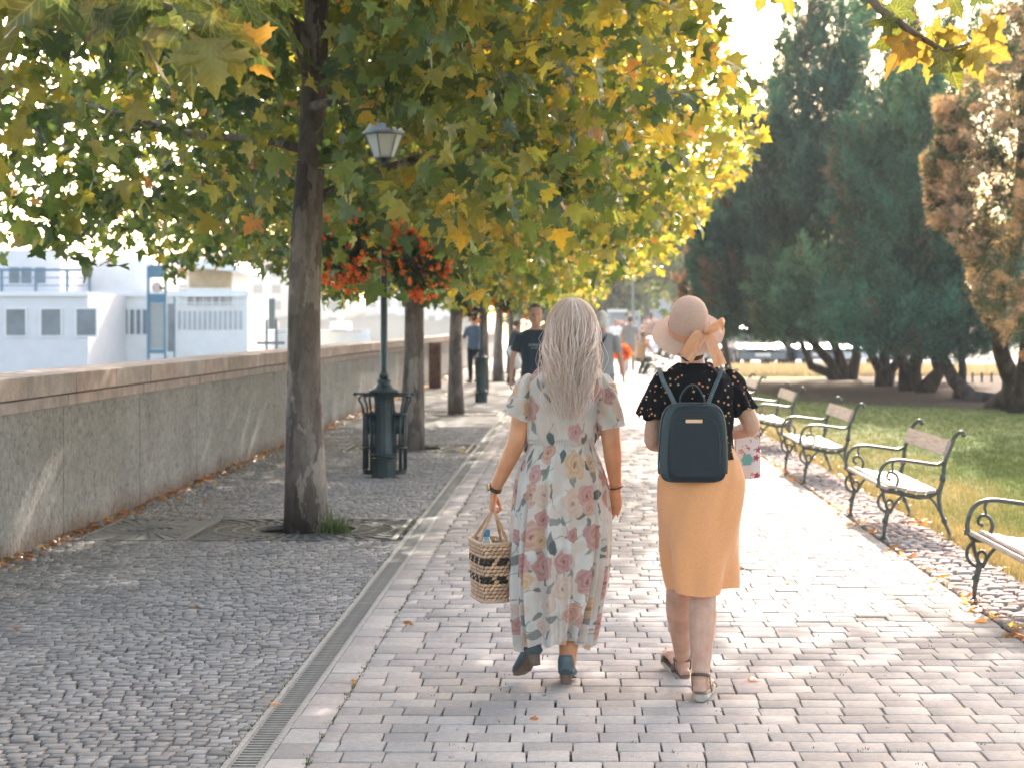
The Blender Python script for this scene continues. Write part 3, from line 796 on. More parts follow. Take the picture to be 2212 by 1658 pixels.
twig([P(1960, 62, 6.5), P(2040, 108, 6.45), P(2080, 100, 6.45), P(2130, 80, 6.45)], .006, .004, m)
m.build('trunk', M_bark, r, sm=True)
n = 9500
pts = crown_points(n, (TX+1.0, 4.4, 5.2), 4.6, 5.0, 2.2, 2.8, tree_rng, ncl=420, cs=.36)
yv = np.maximum(pts[:, 1], .3)
x = HX+F*pts[:, 0]/yv; y = HY+F*(CH-pts[:, 2])/yv
out = (pts[:, 1] < .2) | (y < -90-1700/yv) | (x < -150-1700/yv) | (x > 2330+1500/yv)
pts = pts[out & (pts[:, 2] > 2.1)]
o = link('crown', leaves_mesh('crown', pts, .16, tree_rng, LT_LO, yellowness(pts, tree_rng), M_leaf), r); o['kind'] = 'stuff'
def big_leaf(stem, tip, Y, wide, col, roll=0.0, var=0, tilt=0.0, parent=r):
    """leaf whose stem and tip sit at image points, at distance Y (tilt moves the tip away)"""
    a = P(stem[0], stem[1], Y); b = P(tip[0], tip[1], Y+tilt)
    L = (b-a).length
    tv, tf = leaf_template(_half_hi, *[(.30, .25), (.12, .35), (-.2, .3), (.5, .1)][var])
    yax = (b-a).normalized(); zax = Vector((0, -1, 0)); zax = (zax-yax*zax.dot(yax)).normalized()
    xax = yax.cross(zax); q = Matrix.Rotation(roll, 3, yax); xax = q @ xax; zax = q @ zax
    V = np.array([(a + xax*(v[0]*L*wide)+yax*(v[1]*L*.95)+zax*(v[2]*L)) for v in tv])
    # veins: lighter along the lobes axes, browner at the tips
    C = np.tile(np.array(col), (len(tv), 1)); C[0] = C[0]*1.15
    me = np_mesh('leaf', V, tf, M_leafbig, C)
    at_ = me.color_attributes.new('lp', 'FLOAT_COLOR', 'POINT'); L4 = np.ones((len(tv), 4), dtype=np.float32); L4[:, 0] = tv[:, 0]; L4[:, 1] = tv[:, 1]; L4[:, 2] = 0
    at_.data.foreach_set('color', L4.ravel()); o = link('leaf', me, parent); return o
G1, G2, G3, Y1, Y2, O1 = (.06, .095, .035), (.085, .12, .035), (.10, .125, .025), (.22, .21, .05), (.30, .24, .055), (.36, .215, .05)
BL = [  # stem, tip, Y, wide, colour, roll, var
    ((235, -40), (150, 108), 4.2, .95, G1, .3, 0), ((150, -60), (5, 60), 4.0, .95, G1, -.2, 1), ((235, 10), (290, 150), 4.15, .9, G1, .4, 1), ((120, -30), (-20, 150), 4.3, .5, G2, .9, 3),
    ((330, -40), (250, 95), 4.1, .8, G1, -.4, 2), ((420, 20), (400, 212), 4.05, .85, G2, .2, 1), ((470, 60), (420, 190), 4.2, .7, G2, -.5, 0), ((450, 30), (588, 150), 4.0, .75, G1, .5, 3),
    ((455, 80), (462, 214), 3.95, 1.0, Y1, .1, 0), ((500, 70), (580, 175), 4.1, .8, O1, .4, 2), ((380, -20), (520, 60), 4.1, .6, G3, -.9, 1), ((520, -40), (560, 95), 4.25, .8, G1, .3, 0),
    ((360, -10), (330, 130), 4.3, .8, G1, .2, 2), ((480, -30), (600, 40), 4.3, .7, G1, -.3, 1), ((300, 30), (345, 190), 4.3, .6, G2, .8, 0), ((60, -50), (40, 40), 4.5, 1.1, G1, 0, 1),
    ((500, 90), (520, 180), 4.0, .9, Y1, -.3, 1), ((410, 60), (500, 110), 4.0, .55, G3, 1.0, 3), ((565, -40), (640, 20), 4.4, .8, G1, .3, 0),
    # upper right
    ((1975, 70), (1905, 170), 6.5, .55, O1, .5, 0), ((2000, 85), (1945, 160), 6.5, .6, Y2, -.3, 1), ((2012, 100), (2000, 182), 6.5, .6, Y2, .3, 2), ((2030, 105), (2080, 195), 6.45, .75, G3, -.2, 0),
    ((2085, 98), (2125, 180), 6.45, .8, Y1, .2, 1), ((2095, 92), (2190, 128), 6.4, .85, Y2, 0, 0), ((2130, 78), (2180, 30), 6.4, .9, Y2, .2, 1), ((1940, 40), (1868, 48), 6.5, .7, G3, .5, 2),
    ((1965, 62), (1880, 112), 6.55, .6, G3, -.6, 0), ((1930, 30), (1990, -25), 6.5, .8, G2, .2, 1), ((2000, 80), (2075, 75), 6.5, .7, Y1, .7, 2), ((2050, -20), (2080, 45), 6.5, .8, G1, .3, 0),
    ((2040, 108), (2020, 55), 6.55, .7, Y1, -.4, 1), ((2100, -25), (2150, 10), 6.6, .8, G1, .1, 2), ((1900, 10), (1960, 30), 6.6, .6, G2, .9, 3), ((1905, -10), (1870, 20), 6.6, .8, Y1, .4, 1),
    ((2070, 60), (2050, 130), 6.5, .8, Y2, .6, 3), ((2110, 100), (2080, 150), 6.42, .7, Y2, .2, 2), ((1690, -30), (1712, 40), 6.9, .7, Y1, .3, 0), ((1650, -30), (1640, 30), 6.9, .8, Y1, -.4, 1)]
for q, a in enumerate(BL):
    a = list(a); a[2] *= 1.28 if q < 19 else 1.0
    big_leaf(*a)

# ------------------------------------------------------------------ conifers
def spray_template(rng):
    """a feathery shoot along +Z, unit length"""
    V = []; Fc = []
    for k in range(9):
        z = k/9; a = k*2.4; L = .34*(1-z*.55)
        d = np.array([math.cos(a)*.62, math.sin(a)*.62, .8]); d /= np.linalg.norm(d)
        s = np.cross(d, [math.sin(a*1.7), math.cos(a*1.3), .3]); s /= np.linalg.norm(s)
        b = np.array([0, 0, z*.75]); i = len(V)
        V += [b-s*.025, b+s*.025, b+d*L*.55+s*.06, b+d*L]
        Fc.append((i, i+1, i+2, i+3))
    return np.array(V), [np.array(Fc)]
SPR = [spray_template(None)]
def align(dirs, spin):
    """rotation matrices that take +Z to dirs"""
    z = dirs/np.linalg.norm(dirs, axis=1)[:, None]
    t = np.where(np.abs(z[:, 2:3]) < .9, np.array([[0, 0, 1.]]), np.array([[1., 0, 0]]))
    x = np.cross(t, z); x /= np.linalg.norm(x, axis=1)[:, None]; y = np.cross(z, x)
    c, s = np.cos(spin)[:, None], np.sin(spin)[:, None]
    x2 = x*c+y*s; y2 = -x*s+y*c
    return np.stack([x2, y2, z], 2)
def conifer(name, label, base, stems, plumes, ncol, dens, seed, size=.2, trunk_r=.2, edge=None, group=None, tipc=(.30, .17, .12), tip_p=.12, tip_z=None):
    """plumes: list of (centre base xyz, direction, length, radius)"""
    rng = np.random.default_rng(seed)
    r = thing(name, (base[0], base[1], 0), label, 'tree', group)
    m = MB()
    for st in stems:
        k = len(st)
        m.tube(st, [trunk_r*(1-.6*i/(k-1))*(1.25 if i == 0 else 1) for i in range(k)], 10)
    m.build('trunk', M_ybark, r, sm=True)
    T = []; D = []; C = []; SZ = []
    for (b, d, L, rad) in plumes:
        b = np.array(b); d = np.array(d, float); d /= np.linalg.norm(d)
        n = int(dens*L*rad)
        u = rng.random(n)**.8; th = rng.uniform(0, 2*PI, n); q = np.sqrt(rng.random(n))
        ax = np.cross(d, [0.3, 1, .2]); ax /= np.linalg.norm(ax); ay = np.cross(d, ax)
        rr = rad*(1-u)**.65*q*(1+.25*np.sin(u*19+th*2))
        p = b+d*(u*L)[:, None]+ax*(rr*np.cos(th))[:, None]+ay*(rr*np.sin(th))[:, None]
        out = ax*np.cos(th)[:, None]+ay*np.sin(th)[:, None]
        dd = d*.9+out*.65*q[:, None]+rng.normal(size=(n, 3))*.22
        tone = rng.uniform(.45, 1.75)
        base_c = np.array(ncol)*tone+np.array([.015, .012, .0])*rng.random()
        cc = np.tile(base_c, (n, 1))*rng.uniform(.7, 1.35, (n, 1))
        if rng.random() < tip_p:
            w = ((np.clip(u*1.2-.2, 0, 1)*q if tip_z is None else np.clip(u*2.4-1.0, 0, 1))*rng.uniform(.5, 1, n))[:, None]; cc = cc*(1-w)+np.array(tipc)*w
        T.append(p); D.append(dd); C.append(cc); SZ.append(np.full(n, size)*rng.uniform(.6, 1.3, n))
    T = np.concatenate(T); D = np.concatenate(D); C = np.concatenate(C); SZ = np.concatenate(SZ)
    if edge is not None:
        x = HX+F*T[:, 0]/T[:, 1]; y = HY+F*(CH-T[:, 2])/T[:, 1]; ok = edge(x, y); T, D, C, SZ = T[ok], D[ok], C[ok], SZ[ok]
    Mx = align(D, rng.uniform(0, 6.28, len(T)))*SZ[:, None, None]
    V, fl, Cc = scatter(SPR[0][0], SPR[0][1], Mx, T, C)
    o = link('crown', np_mesh('crown', V, fl, M_needle, Cc), r); o['kind'] = 'stuff'
    return r
def Y_edge(x, y):
    low = np.interp(x, [1480, 1560, 1700, 1760, 1850, 1950, 2050, 2120, 2212], [690, 728, 738, 730, 752, 765, 782, 765, 740])
    return y < low+crng.normal(0, 9, len(x))
def plume_field(outline, Y, rng, n, depth, lmin, lmax, rad, up=.9, fill=True, droop=0):
    """shoots spread through a mass whose section at Y is the given outline [(x, ytop, ybot)]"""
    xs = [o[0] for o in outline]; tops = [o[1] for o in outline]; bots = [o[2] for o in outline]
    xc = (xs[0]+xs[-1])/2; hw = (xs[-1]-xs[0])/2; out = []
    while len(out) < n:
        x = rng.uniform(xs[0], xs[-1]); t_, b_ = np.interp(x, xs, tops), np.interp(x, xs, bots)
        y = rng.uniform(t_, b_); e = 1-min(1, abs(x-xc)/hw)**2
        dy = rng.uniform(-1, 1)*depth*math.sqrt(max(e, .1))
        L = rng.uniform(lmin, lmax); Yq = Y+dy
        # shoots start lower than their tips
        p = P(x, y, Y); p.x += 0; p.y = Yq
        sx = (x-xc)/hw
        d = (sx*.55+rng.normal(0, .25), (dy/depth)*.5-.12, up+rng.normal(0, .25)-droop)
        p = Vector(p)-Vector(d).normalized()*L*.6
        out.append((tuple(p), d, L, rad*rng.uniform(.7, 1.3)))
    return out
crng = np.random.default_rng(5)
# big dark yew, centre
Y0 = 52.0
oA = [(1515, 540, 690), (1560, 450, 705), (1600, 340, 720), (1650, 230, 725), (1700, 130, 725), (1750, 20, 725), (1850, -60, 765), (1910, 20, 770), (1970, 60, 775), (2040, 120, 775)]
plA = plume_field(oA, Y0, crng, 430, 3.4, 1.3, 2.4, .36)
# fine leaders that break the sky line
for (x, yb, yt) in ((1608, 330, 225), (1640, 300, 120), (1690, 240, 45), (1725, 200, 70), (1765, 150, -40), (1800, 120, -70), (1660, 400, 200), (1590, 420, 300), (1880, 120, -30), (1915, 120, 20)):
    b = P(x, yb, Y0); L = (yb-yt)*Y0/F; plA.append((tuple(b), (.02, 0, 1), L*1.08, .17)); plA.append((tuple(b), (.10, 0, 1), L*.7, .2)); plA.append((tuple(b), (-.12, 0, 1), L*.75, .2))
YEW = (.034, .096, .082)
def st(*pts): return [P(x, y, Y) if y is not None else Vector((P(x, 800, Y).x, Y, 0)) for x, y, Y in pts]
def ground_at(x, Y): return Vector(((x-HX)*Y/F, Y, -.05))
stemsA = [[ground_at(1822, 55), P(1800, 790, 55), P(1765, 750, 54.5), P(1735, 715, 54), P(1700, 600, 53)], [ground_at(1828, 55), P(1810, 760, 55), P(1790, 720, 54.5), P(1780, 600, 54)],
          [ground_at(1835, 55), P(1850, 770, 55), P(1850, 700, 55), P(1840, 300, 54)], [ground_at(1815, 55), P(1790, 805, 55), P(1752, 790, 54.8), P(1745, 770, 54.5), P(1730, 740, 54)]]
conifer('yew_tree', 'large dark blue-green yew tree with pointed leaders, left of the conifer group', (P(1822, 800, 55).x, 55), stemsA, plA, YEW, 235, 31, .30, .17, tip_p=.12, edge=Y_edge)
oB = [(1470, 640, 720), (1495, 520, 725), (1520, 500, 700), (1545, 470, 700), (1575, 430, 690)]
plB = plume_field(oB, 60, crng, 60, 1.4, .9, 1.7, .3)
conifer('pinkish_conifer', 'small dark conifer with pinkish brown tips at the left edge of the group', (P(1560, 800, 60).x, 60), [[ground_at(1575, 60), P(1560, 700, 60), P(1530, 560, 60)]], plB, (.045, .05, .04), 240, 32, .28, .1, tip_p=.85, tipc=(.38, .19, .15), edge=Y_edge)
oC = [(1640, 620, 740), (1700, 530, 745), (1760, 560, 745), (1800, 610, 755), (1850, 560, 765), (1930, 620, 775), (1960, 660, 775)]
plC = plume_field(oC, 46, crng, 150, 1.6, .8, 1.6, .3, up=.7)
stemsC = [[ground_at(1905, 48), P(1900, 800, 48), P(1870, 740, 47), P(1840, 680, 46)], [ground_at(1912, 48), P(1925, 800, 48), P(1960, 750, 47), P(1985, 650, 47)], [ground_at(1908, 48), P(1912, 740, 48), P(1915, 600, 47)]]
conifer('yew_tree', 'low spreading grey-green yew in front of the big dark one', (P(1905, 800, 48).x, 48), stemsC, plC, (.068, .150, .115), 240, 33, .24, .15, tip_p=.12, tipc=(.3, .22, .08), edge=Y_edge)
oD = [(1820, 300, 760), (1900, 130, 750), (1960, 110, 760), (2020, 80, 770), (2090, 40, 770), (2160, -40, 790), (2230, 0, 780)]
plD = plume_field(oD, 43, crng, 320, 2.6, 1.0, 1.9, .3)
stemsD = [[ground_at(1975, 45), P(1975, 800, 45), P(1985, 740, 44.5), P(2000, 500, 44)], [ground_at(1962, 45), P(1955, 790, 45), P(1930, 750, 45), P(1900, 600, 44.5)], [ground_at(1990, 44), P(2030, 800, 44), P(2010, 740, 44), P(2030, 650, 44)],
          [ground_at(2160, 39), P(2100, 860, 40), P(2060, 820, 41), P(2035, 770, 42), P(2060, 700, 43), P(2080, 500, 43)]]
conifer('yew_tree', 'dark yew with a low leaning trunk, right of the big pointed one', (P(1975, 800, 45).x, 45), stemsD, plD, (.030, .090, .078), 265, 34, .22, .19, tip_p=.10, edge=Y_edge)
oF = [(1760, 660, 770), (1850, 640, 780), (1950, 660, 790), (2040, 640, 800), (2120, 640, 790), (2200, 640, 780)]
plF = plume_field(oF, 41, crng, 110, 1.6, .7, 1.4, .3, up=.6)
conifer('yew_tree', 'low dark teal yew branches spreading under the taller crowns on the right', (P(2060, 850, 41).x, 41), [[ground_at(2070, 41), P(2080, 800, 41), P(2070, 700, 41)]], plF, (.032, .110, .098), 240, 35, .2, .12, tip_p=.05, edge=Y_edge)
# brown-tipped cypress at the right edge
oE = [(1995, 330, 440), (2015, 190, 500), (2045, 170, 520), (2080, 210, 600), (2120, 120, 680), (2160, 20, 720), (2212, -60, 760), (2300, -80, 800), (2380, 0, 780)]
rngE = np.random.default_rng(77)
plE = plume_field(oE, 30, rngE, 470, 1.6, .4, .8, .17, up=.15)
plE = [(b, (d[0]-.75, d[1]-.35, d[2]+rngE.normal(0, .35)), L, r_) for b, d, L, r_ in plE]
def E_edge(x, y): return x > np.interp(y, [0, 150, 190, 300, 340, 480, 560, 650, 730, 770], [2110, 2110, 2015, 2030, 1992, 2010, 2088, 2105, 2145, 2205])
stemsE = [[ground_at(2190, 36), P(2185, 820, 36), P(2165, 770, 35.5), P(2150, 690, 34), P(2200, 500, 31), P(2220, 100, 30)], [ground_at(2205, 35), P(2215, 800, 35), P(2225, 700, 34), P(2240, 400, 31)],
          [ground_at(2150, 37), P(2180, 850, 36.5), P(2210, 800, 36), P(2230, 700, 35)]]
conifer('cypress_tree', 'rusty brown-tipped cypress leaning in at the right edge, nearest of the conifers', (P(2190, 880, 36).x, 36), stemsE, plE, (.030, .050, .030), 1150, 36, .105, .2, edge=E_edge, tip_p=.9, tipc=(.62, .43, .35), tip_z=1)
# ================================================================== OBJECTS
M_cast = mat_simple('dark_green_cast_iron', (0.022, 0.040, 0.044), 0.38, 0.5, 0.2, 0.3, 18, 0.12)
M_frame = mat_simple('bench_iron', (0.085, 0.095, 0.088), 0.42, 0.5, 0.35, 0.35, 30, 0.15)
t = NT('weathered_wood'); nz = t.n('ShaderNodeMapping'); t.l(t.obj(), nz.inputs[0]); nz.inputs['Scale'].default_value = (1, .06, 1)
n1 = t.noise(60, 5, .65, nz.outputs[0]); n2 = t.noise(6, 4, .6, nz.outputs[0])
col = t.ramp(n1.outputs[0], [(.3, (.20, .155, .14)), (.5, (.36, .30, .275)), (.7, (.46, .40, .37))])
col = t.mix(.5, col, t.ramp(n2.outputs[0], [(.3, (.36, .34, .33)), (.7, (.62, .6, .6))]), 'OVERLAY')
M_wood = t.bsdf(col, .55, .5, 0, t.bump(n1.outputs[0], .4, .003))
M_glass = NT('lantern_glass'); g = M_glass.n('ShaderNodeBsdfPrincipled'); g.inputs['Base Color'].default_value = (.9, .92, .92, 1); g.inputs['Roughness'].default_value = .5
g.inputs['Transmission Weight'].default_value = .45; g.inputs['IOR'].default_value = 1.15; M_glass.l(g.outputs[0], M_glass.out.inputs[0]); M_glass = M_glass.m
M_white = mat_simple('white_enamel', (.75, .75, .73), .35, .5, 0, .05, 3)
M_zinc = mat_simple('lantern_roof', (.2, .225, .24), .4, .5, .4, .2, 12)

def lamp(x, Y, label):
    r = thing('street_lamp', (x, Y, 0), label, 'street lamp', 'green cast iron street lamps between the plane trees')
    c = (x, Y, 0)
    m = MB(); m.lathe([(.128, -.02), (.128, .17), (.12, .18)], 8, c, a0=PI/8)
    for z, rr in ((.185, .142), (.225, .136)): m.lathe([(rr-.012, z-.014), (rr, z-.008), (rr, z+.008), (rr-.012, z+.014)], 20, c)
    m.build('base', M_cast, r)
    # fluted shaft
    m = MB(); n = 48; prof = [(.112, .24), (.104, .27), (.098, .5), (.094, .76), (.10, .80), (.125, .845), (.155, .865), (.155, .88), (.11, .895), (.085, .915), (.08, .935), (.062, .945), (.07, .965), (.075, .98), (.05, .99)]
    b = 0
    for rr, z in prof:
        for j in range(n):
            a = 2*PI*j/n; q = rr*(1-(.10*(0.5+.5*math.cos(a*12)) if .26 < z < .81 else 0)); m.v.append((x+q*math.cos(a), Y+q*math.sin(a), z))
    for i in range(len(prof)-1):
        for j in range(n): m.f.append((i*n+j, i*n+(j+1) % n, (i+1)*n+(j+1) % n, (i+1)*n+j)); m.m.append(0)
    m.build('column', M_cast, r, sm=True)
    m = MB(); m.lathe([(.046, .99), (.046, 1.05), (.036, 1.07), (.034, 2.1), (.044, 2.12), (.044, 2.17), (.032, 2.2), (.028, 3.08), (.05, 3.1), (.05, 3.13), (.03, 3.15), (.07, 3.21), (.09, 3.225)], 16, c)
    m.build('pole', M_cast, r, sm=True)
    L = thing('lantern', (0, 0, 3.22)); L.parent = r
    m = MB(); n = 6
    def ringz(rr, z): return [(x+rr*math.cos(PI/3*k+.26), Y+rr*math.sin(PI/3*k+.26), z) for k in range(6)]
    lo, hi = ringz(.105, 3.225), ringz(.195, 3.46)
    for k in range(6):
        m.tube([lo[k], hi[k]], .008, 5); m.tube([hi[k], hi[(k+1) % 6]], .009, 5); m.tube([lo[k], lo[(k+1) % 6]], .009, 5)
    m.build('frame', M_zinc, L)
    for k in range(6):
        k2 = (k+1) % 6; a, b_, c_, d = [Vector(q) for q in (lo[k], lo[k2], hi[k2], hi[k])]; cen = Vector((x, Y, 3.34))
        q = MB(); vs = [p_+(cen-p_)*.04 for p_ in (a, b_, c_, d)]; vs += [p_+(cen-p_)*.065 for p_ in (a, b_, c_, d)]
        q.add(vs, [(0, 1, 2, 3), (7, 6, 5, 4), (0, 4, 5, 1), (1, 5, 6, 2), (2, 6, 7, 3), (3, 7, 4, 0)]); q.build('pane', M_glass, L)
    q = MB(); q.lathe([(.225, 3.455), (.23, 3.47), (.19, 3.50), (.15, 3.56), (.11, 3.60), (.05, 3.615), (.025, 3.63), (.03, 3.65), (.012, 3.68), (.0001, 3.70)], 24, c); q.build('roof', M_zinc, L, sm=True)
    q = MB(); q.lathe([(.02, 3.23), (.03, 3.26), (.045, 3.32), (.04, 3.38), (.0001, 3.42)], 12, c); q.build('bulb', M_white, L, sm=True)
    return r
L1 = lamp(-1.92, 20.2, 'nearest green street lamp, its lantern showing among the leaves')
L2 = lamp(-1.84, 39.6, 'farther green street lamp with bare column, left of the man in a dark t-shirt')
L3 = lamp(-1.84, 59.0, 'farthest street lamp in the row of trees, slim and blurred')

def litter_bin(x, Y, label):
    r = thing('litter_bin', (x, Y, 0), label, 'litter bin', 'litter bins flanking the lamp base')
    R_ = .098
    m = MB(); m.lathe([(R_*.92, .44), (R_*.92, .62), (R_*.85, .62), (R_*.85, .45)], 16, (x, Y, 0)); m.build('liner', M_cast, r, sm=True)
    m = MB(); m.lathe([(R_*1.02, .03), (R_*1.06, .04), (R_*1.06, .075), (R_*1.0, .08), (.001, .08)], 20, (x, Y, 0)); m.build('base', M_cast, r)
    mb = MB(); mb.tube([(0, 0, .06), (0, 0, .66)], .010, 6); me = mb.mesh('bar', M_cast, True)
    hk = MB(); hk.tube([(0, 0, .64), (.006, 0, .69), (.02, 0, .735), (.045, 0, .775), (.05, 0, .80), (.03, 0, .81)], .011, 6); hme = hk.mesh('bracket', M_cast, True)
    for k in range(11):
        a = 2*PI*k/11
        o = bpy.data.objects.new('bar', me); COL.objects.link(o); o.parent = r; o.location = (R_*math.cos(a), R_*math.sin(a), 0)
        if k % 2 == 0:
            o = bpy.data.objects.new('bracket', hme); COL.objects.link(o); o.parent = r; o.location = (R_*math.cos(a), R_*math.sin(a), 0); o.rotation_euler = (0, 0, a)
    m = MB()
    for z in (.30, .64): m.lathe([(R_+.005, z-.012), (R_+.014, z), (R_+.005, z+.012), (R_-.005, z)], 20, (x, Y, 0))
    m.lathe([(R_+.03, .815), (R_+.05, .825), (R_+.03, .838), (R_+.01, .828)], 20, (x, Y, 0))
    m.build('hoop', M_cast, r, sm=True)
    s = -1 if x < -1.92 else 1
    m = MB(); m.tube([(x-.02*s, Y-.1, .845), (x+s*.165, Y-.1, .845)], .011, 8); m.ball((x+s*.175, Y-.1, .845), .02, 8); m.build('rail', M_cast, r, sm=True)
litter_bin(-2.035, 20.27, 'green barred litter bin attached on the left of the lamp base')
litter_bin(-1.80, 20.27, 'green barred litter bin attached on the right of the lamp base')

# ---- hanging flower baskets
t = NT('petal'); oi = t.n('ShaderNodeObjectInfo')
M_petal = t.bsdf(t.ramp(oi.outputs['Random'], [(0, (.88, .17, .03)), (.5, (.95, .28, .05)), (.85, (.95, .36, .09)), (1, (.65, .10, .08))]), .6, .3, trans=.35)
def flower_mesh():
    m = MB()
    for k in range(9):
        a = k*2.4; el = .3+.8*((k*7) % 5)/5
        d = Vector((math.cos(a)*math.cos(el), math.sin(a)*math.cos(el), math.sin(el))); s = d.orthogonal().normalized(); u = d.cross(s)
        m.add([(0, 0, 0), d*.6+s*.38, d*1.0+u*.1, d*.6-s*.38], [(0, 1, 2, 3)])
    return m.mesh('flower', M_petal)
FL = flower_mesh()
M_basketleaf = mat_leaf('basket_leaf', .4, .5)
def basket(x, Y, z, label, nf, wid, hgt, seed, single=True, trail=.3):
    rng = np.random.default_rng(seed)
    r = thing('hanging_basket', (x, Y, z), label, 'flower basket', 'red flower baskets hung on the street lamps')
    m = MB(); m.lathe([(.05, -.16), (.13, -.12), (.17, -.02), (.18, .03), (.165, .03), (.15, -.02)], 16, (x, Y, z)); m.build('bowl', M_cast, r, sm=True)
    sgn = 1 if x < -1.92 else -1
    m = MB()
    for k in range(3):
        a = 2*PI*k/3; m.tube([(x+.17*math.cos(a), Y+.17*math.sin(a), z+.03), (x, Y, z+.36)], .004, 4)
    m.tube([(x, Y, z+.36), (x+sgn*.08, Y, z+.40), (-1.9, Y+(20.2-20.2), z+.40)], .009, 6)
    m.build('hanger', M_cast, r)
    n = 520; u = rng.normal(size=(n, 3)); u /= np.linalg.norm(u, axis=1)[:, None]
    p = u*(rng.random(n)**.4)[:, None]*np.array([wid, wid*.8, hgt])+np.array([x, Y, z])
    C = np.array([.03, .065, .022])*rng.uniform(.6, 1.7, (n, 1))
    Mx = rot_zyx(rng.uniform(0, 6.3, n), rng.normal(0, .7, n), rng.normal(-.3, .7, n))*(rng.uniform(.05, .085, n))[:, None, None]
    V, fl, Cc = scatter(LT_LO[0][0], LT_LO[0][1], Mx, p, C)
    o = link('foliage', np_mesh('foliage', V, fl, M_basketleaf, Cc), r); o['kind'] = 'stuff'
    cl = rng.normal(size=(max(6, nf//6), 3)); cl /= np.linalg.norm(cl, axis=1)[:, None]; cl[:, 1] = -np.abs(cl[:, 1])*.8
    far = MB()
    for k in range(nf):
        c = cl[rng.integers(0, len(cl))]*np.array([wid, wid*.85, hgt])*rng.uniform(.85, 1.15)
        q = c+rng.normal(size=3)*np.array([.05, .05, .05])
        if single:
            o = bpy.data.objects.new('flower', FL); COL.objects.link(o); o.parent = r; o.location = tuple(q)
            s_ = rng.uniform(.030, .052); o.scale = (s_, s_, s_); o.rotation_euler = (rng.uniform(0, 6), rng.uniform(0, 6), rng.uniform(0, 6))
        else:
            s_ = rng.uniform(.05, .08)
            for v in range(3):
                d = Vector(rng.normal(size=3)).normalized()*s_; e = d.orthogonal().normalized()*s_*.6
                b0 = Vector(q)+Vector((x, Y, z)); far.add([b0, b0+e+d*.4, b0+d, b0-e+d*.4], [(0, 1, 2, 3)])
    if not single: o = far.build('flowers', M_petal, r); o['kind'] = 'stuff'
def at(x, y, Y): p = P(x, y, Y); return p.x, Y, p.z
basket(*at(752, 530, 19.9), 'red flower basket hanging left of the nearest lamp post', 230, .34, .40, 1)
basket(*at(905, 560, 19.9), 'red flower basket hanging right of the nearest lamp post', 230, .32, .34, 2)
x, Y, z = at(1012, 655, 39.3); basket(x, Y, z, 'red flower basket on the left of the farther lamp', 60, .32, .30, 3, False)
x, Y, z = at(1095, 645, 39.3); basket(x, Y, z, 'red flower basket on the right of the farther lamp', 70, .34, .30, 4, False)
x, Y, z = at(1150, 668, 58.7); basket(x, Y, z, 'tiny red flower basket on the farthest lamp', 50, .4, .3, 5, False)

